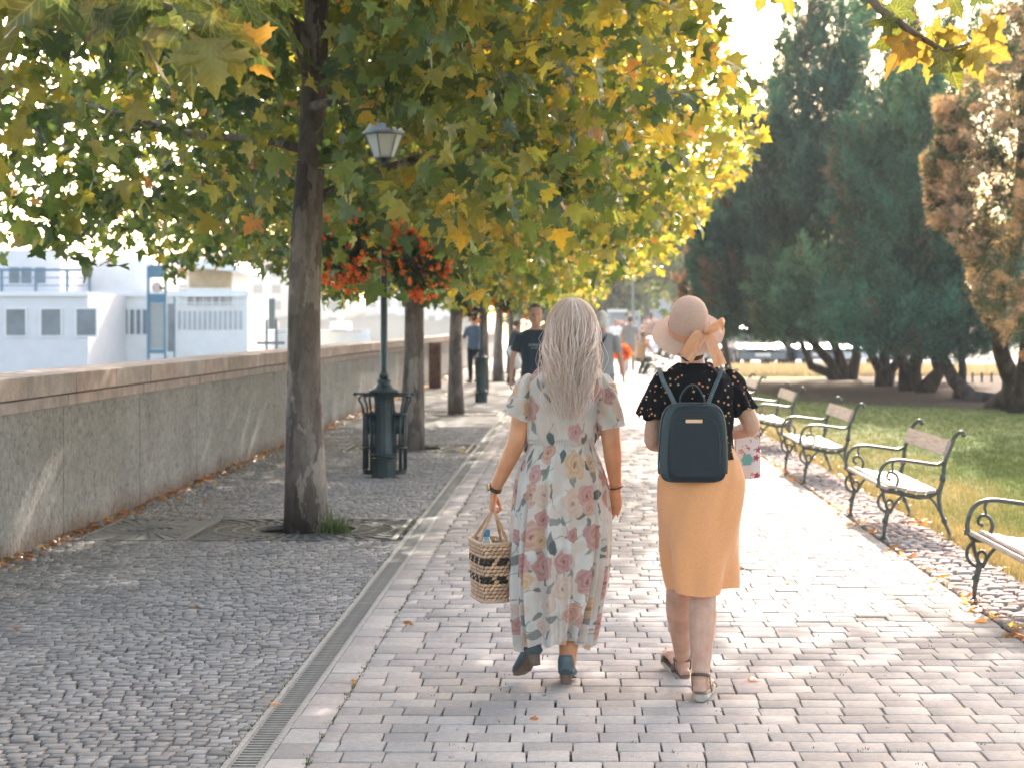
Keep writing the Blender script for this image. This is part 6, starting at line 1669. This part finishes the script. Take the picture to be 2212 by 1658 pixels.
# blouse
t = NT('ditsy_blouse'); v = t.n('ShaderNodeTexVoronoi'); v.inputs['Scale'].default_value = 46; v.inputs['Randomness'].default_value = .9; t.l(t.obj(), v.inputs['Vector'])
sc = t.n('ShaderNodeSeparateColor'); t.l(v.outputs['Color'], sc.inputs[0])
wobble = t.noise(120, 2, .5, t.obj())
dd = t.math('ADD', v.outputs['Distance'], t.math('MULTIPLY', wobble.outputs[0], .22))
msk = t.math('MULTIPLY', t.math('LESS_THAN', dd, .34), t.math('GREATER_THAN', sc.outputs[0], .30))
fc = t.ramp(sc.outputs[1], [(0, (.60, .20, .07)), (.5, (.62, .30, .14)), (.8, (.5, .38, .30)), (1, (.45, .12, .08))])
M_blouse = t.bsdf(t.mix(msk, (.007, .008, .010), fc), .8, .15, 0, t.bump(t.noise(30, 3, .6, t.obj()).outputs[0], .3, .01), trans=.06)
bl_ = [(.985, .150, .118, 1510), (1.04, .140, .108, 1510), (1.10, .142, .108, 1508), (1.20, .158, .110, 1505), (1.27, .168, .105, 1504), (1.32, .158, .095, 1503), (1.355, .118, .080, 1501), (1.385, .072, .066, 1499)]
def blouse(u, v):
    z = .985+.40*v; a = 2*PI*u; rx, ry = zi(z, bl_, 1), zi(z, bl_, 2); c = P(zi(z, bl_, 3), 0, YH).x
    w = (.004*math.sin(a*7+z*25)+.003*math.sin(a*13-z*18))*(1-.5*v)
    return (c+(rx+w)*math.copysign(abs(math.cos(a))**.85, math.cos(a)), YH-.005+(ry+w)*math.sin(a), z)
loft_grid(blouse, 120, 60, 'blouse', wb, M_blouse)
for sh, en in ((B(1434, 816), B(1408, 905, 0)), (B(1573, 812), B(1601, 886, .02))):
    d = (en-sh).normalized(); sd_ = V3((1, 0, 0)); sd_ = (sd_-d*sd_.dot(d)).normalized(); td = d.cross(sd_)
    def slv(u, v, sh=sh, en=en, sd_=sd_, td=td):
        a = 2*PI*u; r = .056+.007*v**1.5+(.010*v**2)*math.sin(a*7)+.004*math.sin(a*3+v*6); p = sh-(en-sh)*.14+(en-sh)*(1.14+.06*math.sin(a*4))*v
        if v < .34: r *= .42+.58*(v/.34)**.55
        return tuple(p+sd_*(r*math.cos(a))+td*(r*math.sin(a)))
    loft_grid(slv, 90, 40, 'sleeve', wb, M_blouse)
# skirt
M_skirt = mat_simple('orange_linen', (.82, .385, .175), .9, .15, 0, .13, 260, .35, sheen=.3, trans=.1)
ks = [(.435, .134, .130, 1511), (.52, .143, .135, 1512), (.65, .158, .142, 1512), (.80, .178, .148, 1512), (.90, .180, .142, 1512), (.98, .160, .122, 1511), (1.04, .135, .105, 1510)]
def kskirt(u, v):
    z = 1.04-(1.04-.441)*v; a = 2*PI*u; rx, ry = zi(z, ks, 1), zi(z, ks, 2); c = P(zi(z, ks, 3), 0, YH).x
    # front leg and back leg push the cloth
    w = .014*v*math.sin(a*3+.8)+.010*v*math.sin(a*2+v*3)+.0095*math.sin(a*5+v*7+1)*(.4+v)+.011*v*v*math.sin(a*6-v*4)+.0018*math.sin(a*14+v*19)*(1-v)+.004*math.exp(-((v-.30)/.10)**2)*math.sin(a*4+9*v)
    back = -.012*v*math.exp(-((a-4.5)/.5)**2)+.008*v*math.exp(-((a-5.1)/.25)**2)
    return (c+(rx+w)*math.copysign(abs(math.cos(a))**.9, math.cos(a)), YH-.003+(ry+w-back)*math.sin(a), z-(.012*math.sin(a*1+3.5)+.007*math.sin(3*a))*v**3)
loft_grid(kskirt, 200, 120, 'skirt', wb, M_skirt)
# hair at the nape
m = MB(); m.tube([B(1492, 728, .0), B(1494, 748, -.02), B(1496, 772, -.035), B(1498, 792, -.045)], [.070, .064, .046, .012], 14, side=(1, 0, 0), ry=[.06, .045, .030, .008]); m.build('hair', mat_simple('dark_brown_hair', (.06, .032, .02), .5, .4, 0, .3, 80), wb, sm=True)
# sandals
M_sand = mat_simple('sandal_strap', (.085, .045, .032), .45, .5, 0, .2, 40); M_plat = mat_simple('cream_platform', (.42, .38, .33), .7, .3, 0, .15, 40)
def sandal(par, heel_, toe_, ank):
    h, t_ = V3(heel_), V3(toe_); d = (t_-h).normalized(); s = d.cross(V3((0, 0, 1))).normalized(); u = s.cross(d); L = (t_-h).length
    r = thing('sandal', (0, 0, 0)); r.parent = par
    m = MB(); ts = [(-.12, .018), (-.05, .030), (.15, .034), (.4, .034), (.65, .042), (.85, .040), (.98, .028), (1.06, .010)]
    m.tube([h+d*L*a for a, b in ts], [b for a, b in ts], 16, side=s, ry=.016, pw=.75); m.build('platform', M_plat, r)
    m = MB(); m.tube([h+d*L*a+u*.017 for a, b in ts], [b*.97 for a, b in ts], 14, side=s, ry=.003, pw=.8); m.build('insole', M_gold if False else M_heel, r)
    ank = V3(ank); up = (ank-h).normalized()
    def loop(c, ax, rr, w, ry_=1.0):
        ax = V3(ax).normalized(); a = s; b = ax.cross(a).normalized(); p = [c+a*rr*math.cos(q)+b*rr*ry_*math.sin(q) for q in np.linspace(0, 2*PI, 21)]
        mm = MB(); mm.tube(p, w, 6, side=ax, ry=.0025); return mm
    loop(ank+V3((0, 0, .0)), (d*.25+u), .039, .007, 1.15).build('ankle_strap', M_sand, r)
    for q, fr_ in ((.30, .038), (.72, .046)):
        c = h+d*L*q+u*.012; pts_ = [c+s*(fr_*math.cos(w))+u*(.045 if q < .5 else .034)*math.sin(w)+d*(.02*math.sin(w)) for w in np.linspace(0, PI, 11)]
        mm = MB(); mm.tube(pts_, .009, 6, side=d, ry=.0025); mm.build('strap', M_sand, r)
    for e in (-1, 1):
        mm = MB(); mm.tube([ank+s*e*.038, (ank+h+d*.04)/2+s*e*.038, h+d*L*.3+s*e*.036+u*.01], .007, 6, side=d, ry=.0025); mm.build('side_strap', M_sand, r)
sandal(wb, V3((raA.x, raA.y-.045, .018)), V3((P(1530, 0, YH).x, YH+.06, .018)), V3((raA.x, raA.y-.005, .10)))
hl = laA+V3((.012, -.05, -.075)); tl = P(1438, 1410, YH+.62)+V3((0, 0, -.02)); sandal(wb, hl, tl, laA+V3((0, 0, .012)))
# ---- the hat (worn: it comes off, a thing of its own) and its ribbon
t = NT('fine_straw'); w_ = t.n('ShaderNodeTexWave', wave_type='BANDS', bands_direction='Z'); w_.inputs['Scale'].default_value = 90; w_.inputs['Distortion'].default_value = 1.0; t.l(t.obj(), w_.inputs['Vector'])
nz = t.noise(300, 3, .6, t.obj())
M_hat = t.bsdf(t.ramp(nz.outputs[0], [(.3, (.55, .36, .28)), (.7, (.70, .50, .41))]), .8, .25, 0, t.bump(t.math('ADD', nz.outputs[0], t.math('MULTIPLY', w_.outputs[1], .5)), .35, .003), trans=.22)
hat = thing('sun_hat', B(1490, 700), 'pale pink straw sun hat with drooping brim and a peach ribbon bow', 'hat')
hc = B(1488, 714, .0)
HT = R(31)
def hrot(x, y, z): return (hc.x+x, hc.y+y*math.cos(HT)-z*math.sin(HT), hc.z+z*math.cos(HT)+y*math.sin(HT))
def crownf(u, v):
    a = 2*PI*u
    pr = [(.094, .0), (.093, .04), (.090, .08), (.084, .115), (.073, .145), (.058, .166), (.038, .180), (.018, .187), (.0005, .189)]
    r = np.interp(v, np.linspace(0, 1, 9), [q[0] for q in pr]); z = .80*np.interp(v, np.linspace(0, 1, 9), [q[1] for q in pr])
    x, y = r*.91*math.cos(a), r*1.08*math.sin(a)
    return hrot(x, y, z)
loft_grid(crownf, 64, 48, 'crown', hat, M_hat)
def brimf(u, v):
    a = 2*PI*u            # a = -pi/2 is the back of the head
    back = math.exp(-((((a-1.5*PI+PI) % (2*PI))-PI)/1.15)**2)
    right = math.exp(-((((a+PI) % (2*PI))-PI+.05)/.55)**2); left = math.exp(-((((a-PI+PI) % (2*PI))-PI)/.8)**2)
    W0 = .078-.006*right; r = .093+W0*v
    drop = (.010+.010*back+.012*left)*v**1.3 - .020*right*v**1.6 + .005*math.sin(a*3+1)*v
    x, y = r*.91*math.cos(a)*(1+.0*v), r*1.08*math.sin(a)
    return hrot(x, y*.94, -drop)
loft_grid(brimf, 128, 24, 'brim', hat, M_hat)
M_satin = mat_simple('peach_satin', (.68, .34, .19), .42, .5, 0, .12, 12, .1, trans=.1)
bandm = MB(); bandm.tube([V3((hc.x+.0935*.915*math.cos(a), hc.y+.0935*1.085*math.sin(a), hc.z+.018+.088*.09*math.sin(a))) for a in np.linspace(0, 2*PI, 49)], .002, 8, side=(0, 0, 1), ry=.002, caps=False)
def bandf(u, v): a = 2*PI*u; r = .0955; return hrot(r*.915*math.cos(a), r*1.085*math.sin(a), .002+.030*v)
loft_grid(bandf, 64, 4, 'ribbon_band', hat, M_satin)
kn = B(1524, 716, -.105)
def loopf(base, c1, tip, c2, w, name, w2=None):
    """satin loop: out along c1 to tip and back along c2"""
    p = smoothpath([base, c1, tip, c2, base+V3((0, .004, 0))], 8); k = len(p); w2 = w2 or w
    def f(u, v):
        i = u*(k-1); j = min(int(i), k-2); q = p[j]+(p[j+1]-p[j])*(i-j); s = i/(k-1); ww = w*(.25+.9*math.sin(PI*s)**.7); wob = .004*math.sin(s*14+v*5)
        return tuple(q+V3((0, 1, 0))*(v-.5)*ww*.75+V3((.3, 0, .6))*(v-.5)*ww*.8+V3((0, wob, 0)))
    V = [f(i/40, j/8) for j in range(9) for i in range(41)]; idx = np.arange(9*41).reshape(9, 41)
    fq = np.stack([idx[:-1, :-1], idx[:-1, 1:], idx[1:, 1:], idx[1:, :-1]], -1).reshape(-1, 4); link(name, np_mesh(name, np.array(V), [fq], M_satin, None, True), hat)
def ribbonf(p, w, wd, name, fold=.006):
    p = smoothpath(p, 8); k = len(p)
    V = []
    for j in range(9):
        for i in range(k):
            s = i/(k-1); q = p[i]; ww = np.interp(s, [0, .25, 1], [.012, w*.8, w]); V.append(tuple(q+V3(wd)*(j/8-.5)*ww+V3((0, -1, 0))*fold*math.sin(j/8*2*PI*1.2+s*3)*s))
    idx = np.arange(9*k).reshape(9, k); fq = np.stack([idx[:-1, :-1], idx[:-1, 1:], idx[1:, 1:], idx[1:, :-1]], -1).reshape(-1, 4)
    link(name, np_mesh(name, np.array(V), [fq], M_satin, None, True), hat)
ribbonf([kn, kn+V3((.03, -.012, .012)), B(1556, 700, -.12), B(1563, 708, -.10)], .060, (.25, 0, 1), 'bow_loop', .010)
ribbonf([kn, kn+V3((-.022, -.015, -.012)), B(1500, 742, -.13), B(1482, 772, -.135), B(1478, 772, -.13)], .075, (.78, 0, -.55), 'bow_loop', .014)
ribbonf([kn, B(1510, 740, -.13), B(1506, 752, -.135), B(1500, 766, -.125)], .040, (.8, 0, .4), 'bow_loop', .012)
ribbonf([kn, kn+V3((.014, -.014, -.03)), B(1541, 752, -.125), B(1552, 778, -.13), B(1556, 790, -.13)], .058, (.93, 0, .30), 'ribbon_tail', .007)
m = MB(); m.tube([kn+V3((-.010, -.008, .003)), kn+V3((.010, -.010, -.002))], [.011, .011], 10); m.build('knot', M_satin, hat, sm=True)
# ---- backpack
M_pack = mat_simple('dark_teal_leather', (.007, .017, .025), .5, .35, 0, .25, 220, .2)
M_packs = mat_simple('teal_leather_side', (.018, .040, .050), .45, .5, 0, .2, 220, .2)
M_zip = mat_simple('zip', (.10, .11, .11), .35, .6, .6, .1, 60)
pk = thing('backpack', B(1497, 1040, -.2), 'small dark teal leather backpack with a rose-gold bar, worn over the black blouse', 'backpack')
def rr_loft(name, mat, cx, cz, y0, y1, w0, w1, h0, h1, parent, top_r=.55, n=64, ins=.012, zoff=0):
    """rounded slab between depths y0 (near) and y1; wide w, tall h"""
    def sec(k, w, h, y):
        out = []
        for i in range(n):
            a = 2*PI*i/n; c, s = math.cos(a), math.sin(a); e = .30 if s < 0 else .42
            x = w/2*math.copysign(abs(c)**e, c); z = h/2*math.copysign(abs(s)**e, s)
            x *= 1-.13*(z/h+.5)**2.2 
            out.append((cx+x*k, y, cz+z*k))
        return out
    V = []; S_ = [(.86, y0), (.94, y0+.003), (.985, y0+ins*.55), (1, y0+ins*1.3), (1, y1-ins), (.97, y1)]
    for k, y in S_: u = (y-y0)/(y1-y0); V += sec(k, w0+(w1-w0)*u, h0+(h1-h0)*u, y)
    Fc = [tuple(range(n))]+[(r_*n+(j+1) % n, r_*n+j, (r_+1)*n+j, (r_+1)*n+(j+1) % n) for r_ in range(len(S_)-1) for j in range(n)]+[tuple(reversed(range((len(S_)-1)*n, len(S_)*n)))]
    me = bpy.data.meshes.new(name); me.from_pydata(V, [], Fc); smooth(me); me.polygons[0].use_smooth = False; return link(name, me, parent, mat)
pc = B(1497, 957, -.2); Yn = YH-.235
rr_loft('body', M_packs, pc.x, pc.z, Yn+.015, YH-.125, .278, .268, .322, .31, pk)
rr_loft('front_panel', M_pack, pc.x+.014, pc.z, Yn, Yn+.03, .236, .250, .305, .318, pk, ins=.014)
m = MB(); m.tube(smoothpath([V3((pc.x-.07, Yn-.001, pc.z+.103)), V3((pc.x+.03, Yn-.002, pc.z+.108)), V3((pc.x+.075, Yn-.002, pc.z+.10)), V3((pc.x+.098, Yn-.001, pc.z+.07)), V3((pc.x+.108, Yn, pc.z+.0)), V3((pc.x+.108, Yn, pc.z-.08))], 6), .0022, 6); m.build('seam', M_packs, pk, sm=True)
m = MB(); n = 60
def outl(w, h, i): 
    a = 2*PI*i/n; c, s = math.cos(a), math.sin(a); e = .30 if s < 0 else .42; x = w/2*math.copysign(abs(c)**e, c); z = h/2*math.copysign(abs(s)**e, s); x *= 1-.13*(z/h+.5)**2.2; return x, z
pts_ = [V3((pc.x+outl(.284, .328, i)[0], Yn+.048, pc.z+outl(.284, .328, i)[1])) for i in range(-4, 35)]
m.tube(pts_, .004, 6); m.build('zip', M_zip, pk, sm=True)
a = B(1481, 912, -.235); b = B(1517.5, 906.5, -.235)
m = MB(); zc = B(1499, 909, 0).z; m.box(a.x, b.x, Yn-.004, Yn+.004, B(0, 913, -.235).z, B(0, 905, -.235).z); m.build('metal_bar', M_gold, pk, bevel=.0015)
# top loop
top = pc.z+.155
p = smoothpath([V3((pc.x-.050, Yn+.06, top)), V3((pc.x-.050, Yn+.055, top+.035)), V3((pc.x-.02, Yn+.05, top+.078)), V3((pc.x+.015, Yn+.05, top+.078)), V3((pc.x+.045, Yn+.055, top+.03)), V3((pc.x+.05, Yn+.06, top-.004))], 6)
m = MB(); m.tube(p, .010, 8, side=(0, 1, 0), ry=.0035); m.build('top_loop', M_packs, pk, sm=True)
M_strap = mat_simple('blue_grey_strap', (.075, .11, .125), .45, .5, 0, .15, 60)
for pth in ([B(1426, 795, .03), B(1425, 797, -.06), B(1432, 822, -.115), B(1447, 850, -.13), B(1461, 880, -.15)], [B(1560, 790, .03), B(1560, 793, -.06), B(1553, 815, -.11), B(1541, 842, -.125), B(1528, 876, -.15)]):
    m = MB(); m.tube(smoothpath(pth, 6), .010, 8, side=(1, -.3, .3), ry=.0022); m.build('shoulder_strap', M_strap, pk, sm=True)
    q = pth[-1]; m = MB(); m.tube([q+V3((.008*math.cos(w), 0, .008*math.sin(w))) for w in np.linspace(0, 2*PI, 13)], .002, 6); m.build('ring', M_zip, pk)
for e in (-1, 1):
    m = MB(); m.tube(smoothpath([V3((pc.x+e*.13, YH-.13, pc.z-.10)), V3((pc.x+e*.135, YH-.10, pc.z-.02)), V3((pc.x+e*.145, YH-.05, pc.z+.08))], 5), .008, 6, side=(0, 0, 1), ry=.002); m.build('lower_strap', M_strap, pk)
# ---- floral gift bag on her far arm
gb = thing('gift_bag', B(1612, 1030, .2), 'white paper bag printed with a turquoise rose, beside the orange skirt', 'bag')
g0 = B(1588, 1036, .20); g1 = B(1640, 930, .20)
M_paper = mat_attr('printed_paper', .6, .4, trans=.15)
def paint_bag(U, Vv):
    r2 = np.random.default_rng(2); C = np.tile((.68, .62, .62), (U.size, 1)); u, v = U.ravel(), Vv.ravel()
    def bl(mk, col, a=1.): w = np.clip(mk, 0, 1)[:, None]*a; C[:] = C*(1-w)+np.array(col)*w
    for k in range(26):
        cx, cy = r2.uniform(0, .11), r2.uniform(0, .22); a = r2.uniform(0, 6); x = (u-cx)*math.cos(a)+(v-cy)*math.sin(a); y = -(u-cx)*math.sin(a)+(v-cy)*math.cos(a); L = r2.uniform(.006, .012)
        bl(np.where(np.abs(x) < L, (L*.35*(1-(x/L)**2)-np.abs(y))/.001, 0), [(.10, .12, .16), (.45, .07, .12), (.15, .2, .16), (.35, .25, .35)][k % 4])
    for k in range(12):
        cx, cy = r2.uniform(0, .11), r2.uniform(0, .22); d = np.hypot(u-cx, v-cy); r = r2.uniform(.006, .013); th = np.arctan2(v-cy, u-cx)
        bl((r*(1+.25*np.cos(5*th))-d)/.0015, [(.42, .04, .09), (.60, .24, .17), (.45, .06, .12), (.62, .38, .25)][k % 4])
    cx, cy = .048, .085; d = np.hypot(u-cx, v-cy); th = np.arctan2(v-cy, u-cx); bl((.026*(1+.14*np.cos(6*th))-d)/.002, (.22, .50, .47)); bl(np.clip((.026-d)/.003, 0, 1)*(.5+.5*np.cos(d*700-th*2)), (.04, .24, .25), .8)
    return C
def gbox():
    nx, nz = 56, 100; x0, x1 = -.052, .052; V = []; Fc = []; off = 0; Cs = []
    for (yy, flip) in ((0, False), (.07, True)):
        U, Z = np.meshgrid(np.linspace(0, 1, nx), np.linspace(0, 1, nz)); fl_ = .75+.25*Z
        X = g0.x+.052+(U-.5)*.104+.006*(1-Z); Yy = g0.y+yy+.004*np.sin(U*7)*(1-Z)+(.0 if yy == 0 else 0); ZZ = g0.z+Z*.215-.012*(1-U)*(0)+.01*U
        V.append(np.stack([X.ravel(), Yy.ravel(), ZZ.ravel()], 1)); idx = np.arange(nx*nz).reshape(nz, nx)+off; off += nx*nz
        Fc.append(np.stack([idx[:-1, :-1], idx[:-1, 1:], idx[1:, 1:], idx[1:, :-1]], -1).reshape(-1, 4)); Cs.append(paint_bag(U*.104, Z*.22))
    i0 = np.arange(nz)*nx; i1 = i0+nx-1; o_ = nx*nz
    for a in (i0, i1): Fc.append(np.stack([a[:-1], a[1:], a[1:]+o_, a[:-1]+o_], 1))
    b = np.arange(nx); Fc.append(np.stack([b[:-1], b[1:], b[1:]+o_, b[:-1]+o_], 1))
    return np_mesh('paper', np.concatenate(V), [np.concatenate(Fc)], M_paper, np.concatenate(Cs))
link('paper', gbox(), gb)
for yy in (0, .07):
    m = MB(); m.tube(smoothpath([V3((g0.x+.03, g0.y+yy, g0.z+.21)), V3((g0.x+.028, g0.y+yy*.6+.014, g0.z+.27)), V3((g0.x+.015, g0.y+.035, g0.z+.30)), V3((g0.x+.065, g0.y+yy*.6+.014, g0.z+.27)), V3((g0.x+.07, g0.y+yy, g0.z+.215))], 4), .0025, 5); m.build('handle', M_white, gb)

# ---------------------------------------------------------------- people farther away (own axes: facing +Y)
def walker(x, Y, rz, label, skin, top, bottom, haircol, h=1.75, hair='short', arms=None, stride=.25, sleeves=True, shoecol=(.03, .03, .03), cat='person', lean=0, dress=False, crouch=False):
    k = h/1.75; r = thing('person', (0, 0, 0), label, cat)
    arms = arms or [((-.24, 0, 1.14), (-.25, .08, .90)), ((.24, 0, 1.14), (.25, .10, .90))]
    dz = -.42 if crouch else 0
    def q(p): return V3((p[0]*k, (p[1]+lean*max(0, p[2]-.9))*k, (p[2]+(dz if p[2] > .6 else dz*.0))*k))
    hipL, hipR = (-.09, 0, .90), (.09, 0, .90)
    if crouch: legs = [(hipL, (-.14, .36, .50), (-.12, .10, .09), (-.12, .3, .05)), (hipR, (.14, .36, .50), (.12, .05, .09), (.12, .26, .05))]
    else: legs = [(hipL, (-.09, stride*.5+.03, .50), (-.09, stride*.8, .09), (-.10, stride*.8+.18, .03)), (hipR, (.09, -stride*.2, .50), (.09, -stride*.9, .11), (.09, -stride*.9+.18, .04))]
    T = [(1.50, .06, .05), (1.47, .11, .06), (1.43, .17, .085), (1.34, .17, .105), (1.2, .155, .10), (1.08, .145, .10), (.98, .16, .11), (.90, .165, .115), (.84, .12, .10)]
    b = MB(); head(b, q((0, .02, 1.635)), k=k); b.tube([q((0, .0, 1.57)), q((0, -.01, 1.45))], [.052*k, .06*k], 10)
    b.tube([q((0, 0, z)) for z, a, c in T], [a*k*.95 for z, a, c in T], 14, side=(1, 0, 0), ry=[c*k*.95 for z, a, c in T])
    for (hp, kn_, an, toe) in legs: limb(b, q(hp), q(kn_), q(an), [.08*k, .07*k, .052*k, .05*k, .034*k], 10)
    for s, (el, wr) in zip((-1, 1), arms):
        limb(b, q((s*.185, 0, 1.41)), q(el), q(wr), [.048*k, .043*k, .036*k, .034*k, .024*k], 10)
        d = q(wr)-q(el); hand(b, q(wr), d, (-s, .2, 0), (0, 1, 0), k, .5)
    remesh(b, .010, 'body', skin, 2, r)
    c = MB(); off = .018
    c.tube([q((0, 0, z)) for z, a, w in T[1:-2]]+[q((0, 0, .86))], [(a+off)*k for z, a, w in T[1:-2]]+[.18*k], 16, side=(1, 0, 0), ry=[(w+off)*k for z, a, w in T[1:-2]]+[.13*k])
    if sleeves:
        for s, (el, wr) in zip((-1, 1), arms):
            f_ = .75 if sleeves is True else 1.0; a0 = q((s*.175, 0, 1.42)); e0 = q(el); c.tube([a0, a0*.5+e0*.5 if sleeves is True else e0, (a0*(1-f_)+e0*f_) if sleeves is True else q(wr)], [.066*k, .06*k, .058*k if sleeves is True else .04*k], 10)
    remesh(c, .012, 'shirt' if not dress else 'dress', top, 3, r)
    c = MB()
    c.tube([q((0, 0, .99)), q((0, 0, .9)), q((0, 0, .83))], [.165*k, .178*k, .15*k], 14, side=(1, 0, 0), ry=[.12*k, .13*k, .12*k])
    for (hp, kn_, an, toe) in legs:
        limb(c, q(hp), q(kn_), q(an), [.098*k, .088*k, .072*k, .066*k, .055*k], 10)
    remesh(c, .012, 'trousers', bottom, 3, r)
    ms = mat_simple('shoe', shoecol, .6)
    for (hp, kn_, an, toe) in legs: c = MB(); foot(c, q(an), q(toe), 1.08*k); remesh(c, .009, 'shoe', ms, 2, r)
    hm = mat_simple('hair', haircol, .6, .4, 0, .25, 60)
    c = MB(); hc_ = q((0, .005, 1.66)); c.ball(hc_+V3((0, -.012, .012)), .098*k, 16, sc=(.86, 1.02, 1.08))
    if hair == 'long': c.tube([hc_+V3((0, -.05, 0)), hc_+V3((0, -.09, -.12)), hc_+V3((0, -.10, -.25))], [.08*k, .07*k, .03*k], 12, side=(1, 0, 0), ry=[.06*k, .04*k, .015*k])
    if hair == 'bob': c.tube([hc_+V3((0, -.02, 0)), hc_+V3((0, -.03, -.07)), hc_+V3((0, -.03, -.12))], [.09*k, .095*k, .08*k], 12, side=(1, 0, 0), ry=[.08*k, .08*k, .06*k])
    o = remesh(c, .008, 'hair', hm, 3, r)
    # keep the face clear
    bm = bmesh.new(); bm.from_mesh(o.data); geo = [v for v in bm.verts if v.co.y > hc_.y+.035*k and v.co.z < hc_.z+.062*k]
    bmesh.ops.delete(bm, geom=geo, context='VERTS'); bm.to_mesh(o.data); bm.free()
    r.location = (x, Y, 0); r.rotation_euler = (0, 0, rz); return r
M_navy = mat_simple('navy_tshirt', (.022, .035, .048), .8, .2, 0, .12, 10, sheen=.2)
M_dkt = mat_simple('dark_trousers', (.012, .013, .016), .8, .2)
M_blu = mat_simple('blue_shirt', (.085, .125, .17), .8, .2, 0, .15, 10)
M_gryc = mat_simple('grey_shirt', (.28, .29, .30), .8, .2, 0, .12, 10)
M_khaki = mat_simple('khaki', (.26, .2, .15), .85, .2)
man = walker(P(1157, 0, 23.5).x, 23.5, PI+.05, 'man in a dark navy t-shirt walking towards us, behind the blonde woman\'s shoulder', M_skinC, M_navy, M_khaki, (.07, .045, .03), 1.76, 'short', [((-.27, -.02, 1.15), (-.26, .08, .9)), ((.27, -.02, 1.15), (.29, .04, .9))])
# pale unreadable print on the chest: a few worn strokes
m = MB()
for k in range(7): m.box(-.085+k*.025, -.068+k*.025, .128, .1335, 1.285+(k % 3)*.004, 1.315-(k % 2)*.006)
m.box(-.06, .06, .128, .1335, 1.26, 1.268)
pr_ = m.build('shirt_print', mat_simple('shirt_print', (.22, .25, .27), .8)); pr_.parent = man
# eyes
for s in (-1, 1):
    m = MB(); m.ball((s*.030, .1, 1.655), .011, 8); e_ = m.build('eye', mat_simple('eye_dark', (.03, .02, .02), .3)); e_.parent = man
walker(P(1300, 0, 27).x, 27.0, -.15, 'white-haired person in a grey top with a dark shoulder strap, behind the blonde woman', M_skinC, M_gryc, mat_simple('grey_trousers', (.16, .18, .20), .85), (.55, .53, .50), 1.70, 'bob', [((-.24, 0, 1.14), (-.25, .08, .90)), ((.27, -.05, 1.12), (.30, .02, .86))])
sb = thing('shoulder_bag', (P(1296, 0, 27).x, 26.85, 1.2), 'brown shoulder bag strap slung across the grey top of the white-haired person', 'bag')
m = MB(); c = V3((P(1293, 0, 27).x, 27, 0)); m.tube(smoothpath([c+V3((.10, -.08, 1.40)), c+V3((.06, -.135, 1.32)), c+V3((-.02, -.145, 1.2)), c+V3((-.12, -.13, 1.06)), c+V3((-.17, -.05, .98))], 4), .022, 6, side=(1, 0, 1), ry=.004); m.build('strap', M_dkt, sb)
m = MB(); m.box(c.x-.27, c.x-.17, 26.88, 27.12, .76, .98); m.build('pouch', mat_simple('brown_bag', (.14, .07, .045), .5), sb, bevel=.02)
walker(P(1024, 0, 52).x, 52.0, .5, 'man in blue shirt and black trousers standing between third trunk and far lamp', M_skinC, M_blu, M_dkt, (.012, .012, .014), 1.78, 'short', [((-.22, .12, 1.18), (-.08, .3, 1.25)), ((.26, -.06, 1.15), (.24, .1, .95))], stride=.02, sleeves='long')
walker(P(1103, 0, 50).x, 50.0, -1.2, 'person in dark clothes leaning by the far trunks, left of the man in navy', M_skinC, mat_simple('dark_top', (.03, .04, .045), .8), M_dkt, (.05, .04, .03), 1.62, 'short', [((-.26, .15, 1.18), (-.2, .38, 1.05)), ((.26, .1, 1.15), (.2, .35, 1.0))], stride=.1, lean=.25)
wb_ = thing('tote_bag', (P(1112, 0, 49.6).x, 49.6, .75), 'white tote bag carried by the dark-clothed person near the trunks', 'bag')
m = MB(); c = P(1112, 772, 49.6); m.tube([c+V3((-.15, 0, .25)), c, c+V3((.13, 0, -.28))], [.07, .12, .10], 10, side=(1, 0, 0), ry=[.05, .07, .06]); m.build('body', M_white, wb_, sm=True)
walker(P(1361, 0, 64).x, 64.0, .0, 'slim person in a grey top far down the path, left of the row of benches', M_skinC, M_gryc, mat_simple('beige_trousers', (.4, .27, .18), .85), (.12, .06, .04), 1.78, 'short')
walker(P(1382, 0, 60).x, 60.0, -.8, 'person crouching in dark green shorts far down the path beside the first distant bench', M_skinC, mat_simple('tan_top', (.5, .3, .17), .85), mat_simple('dark_green', (.02, .05, .045), .85), (.25, .15, .08), 1.7, 'short', [((-.25, .2, 1.2), (-.2, .42, 1.0)), ((.25, .2, 1.2), (.2, .42, 1.0))], crouch=True, lean=.2)
walker(P(1330, 0, 78).x, 78.0, PI, 'tiny figure in pale clothes far down the sunny path', M_skinC, M_white, M_khaki, (.1, .06, .04), 1.7)

# ================================================================== HAZE
t = NT('haze_air'); pv = t.n('ShaderNodeVolumePrincipled'); pv.inputs['Color'].default_value = (.93, .95, .97, 1); pv.inputs['Density'].default_value = 0.0006
pv.inputs['Anisotropy'].default_value = 0.1; t.l(pv.outputs[0], t.out.inputs['Volume'])
m = MB(); m.box(-720, 420, -70, 920, -7.0, 22.0); o = m.build('haze', t.m); tag(o, kind='stuff')
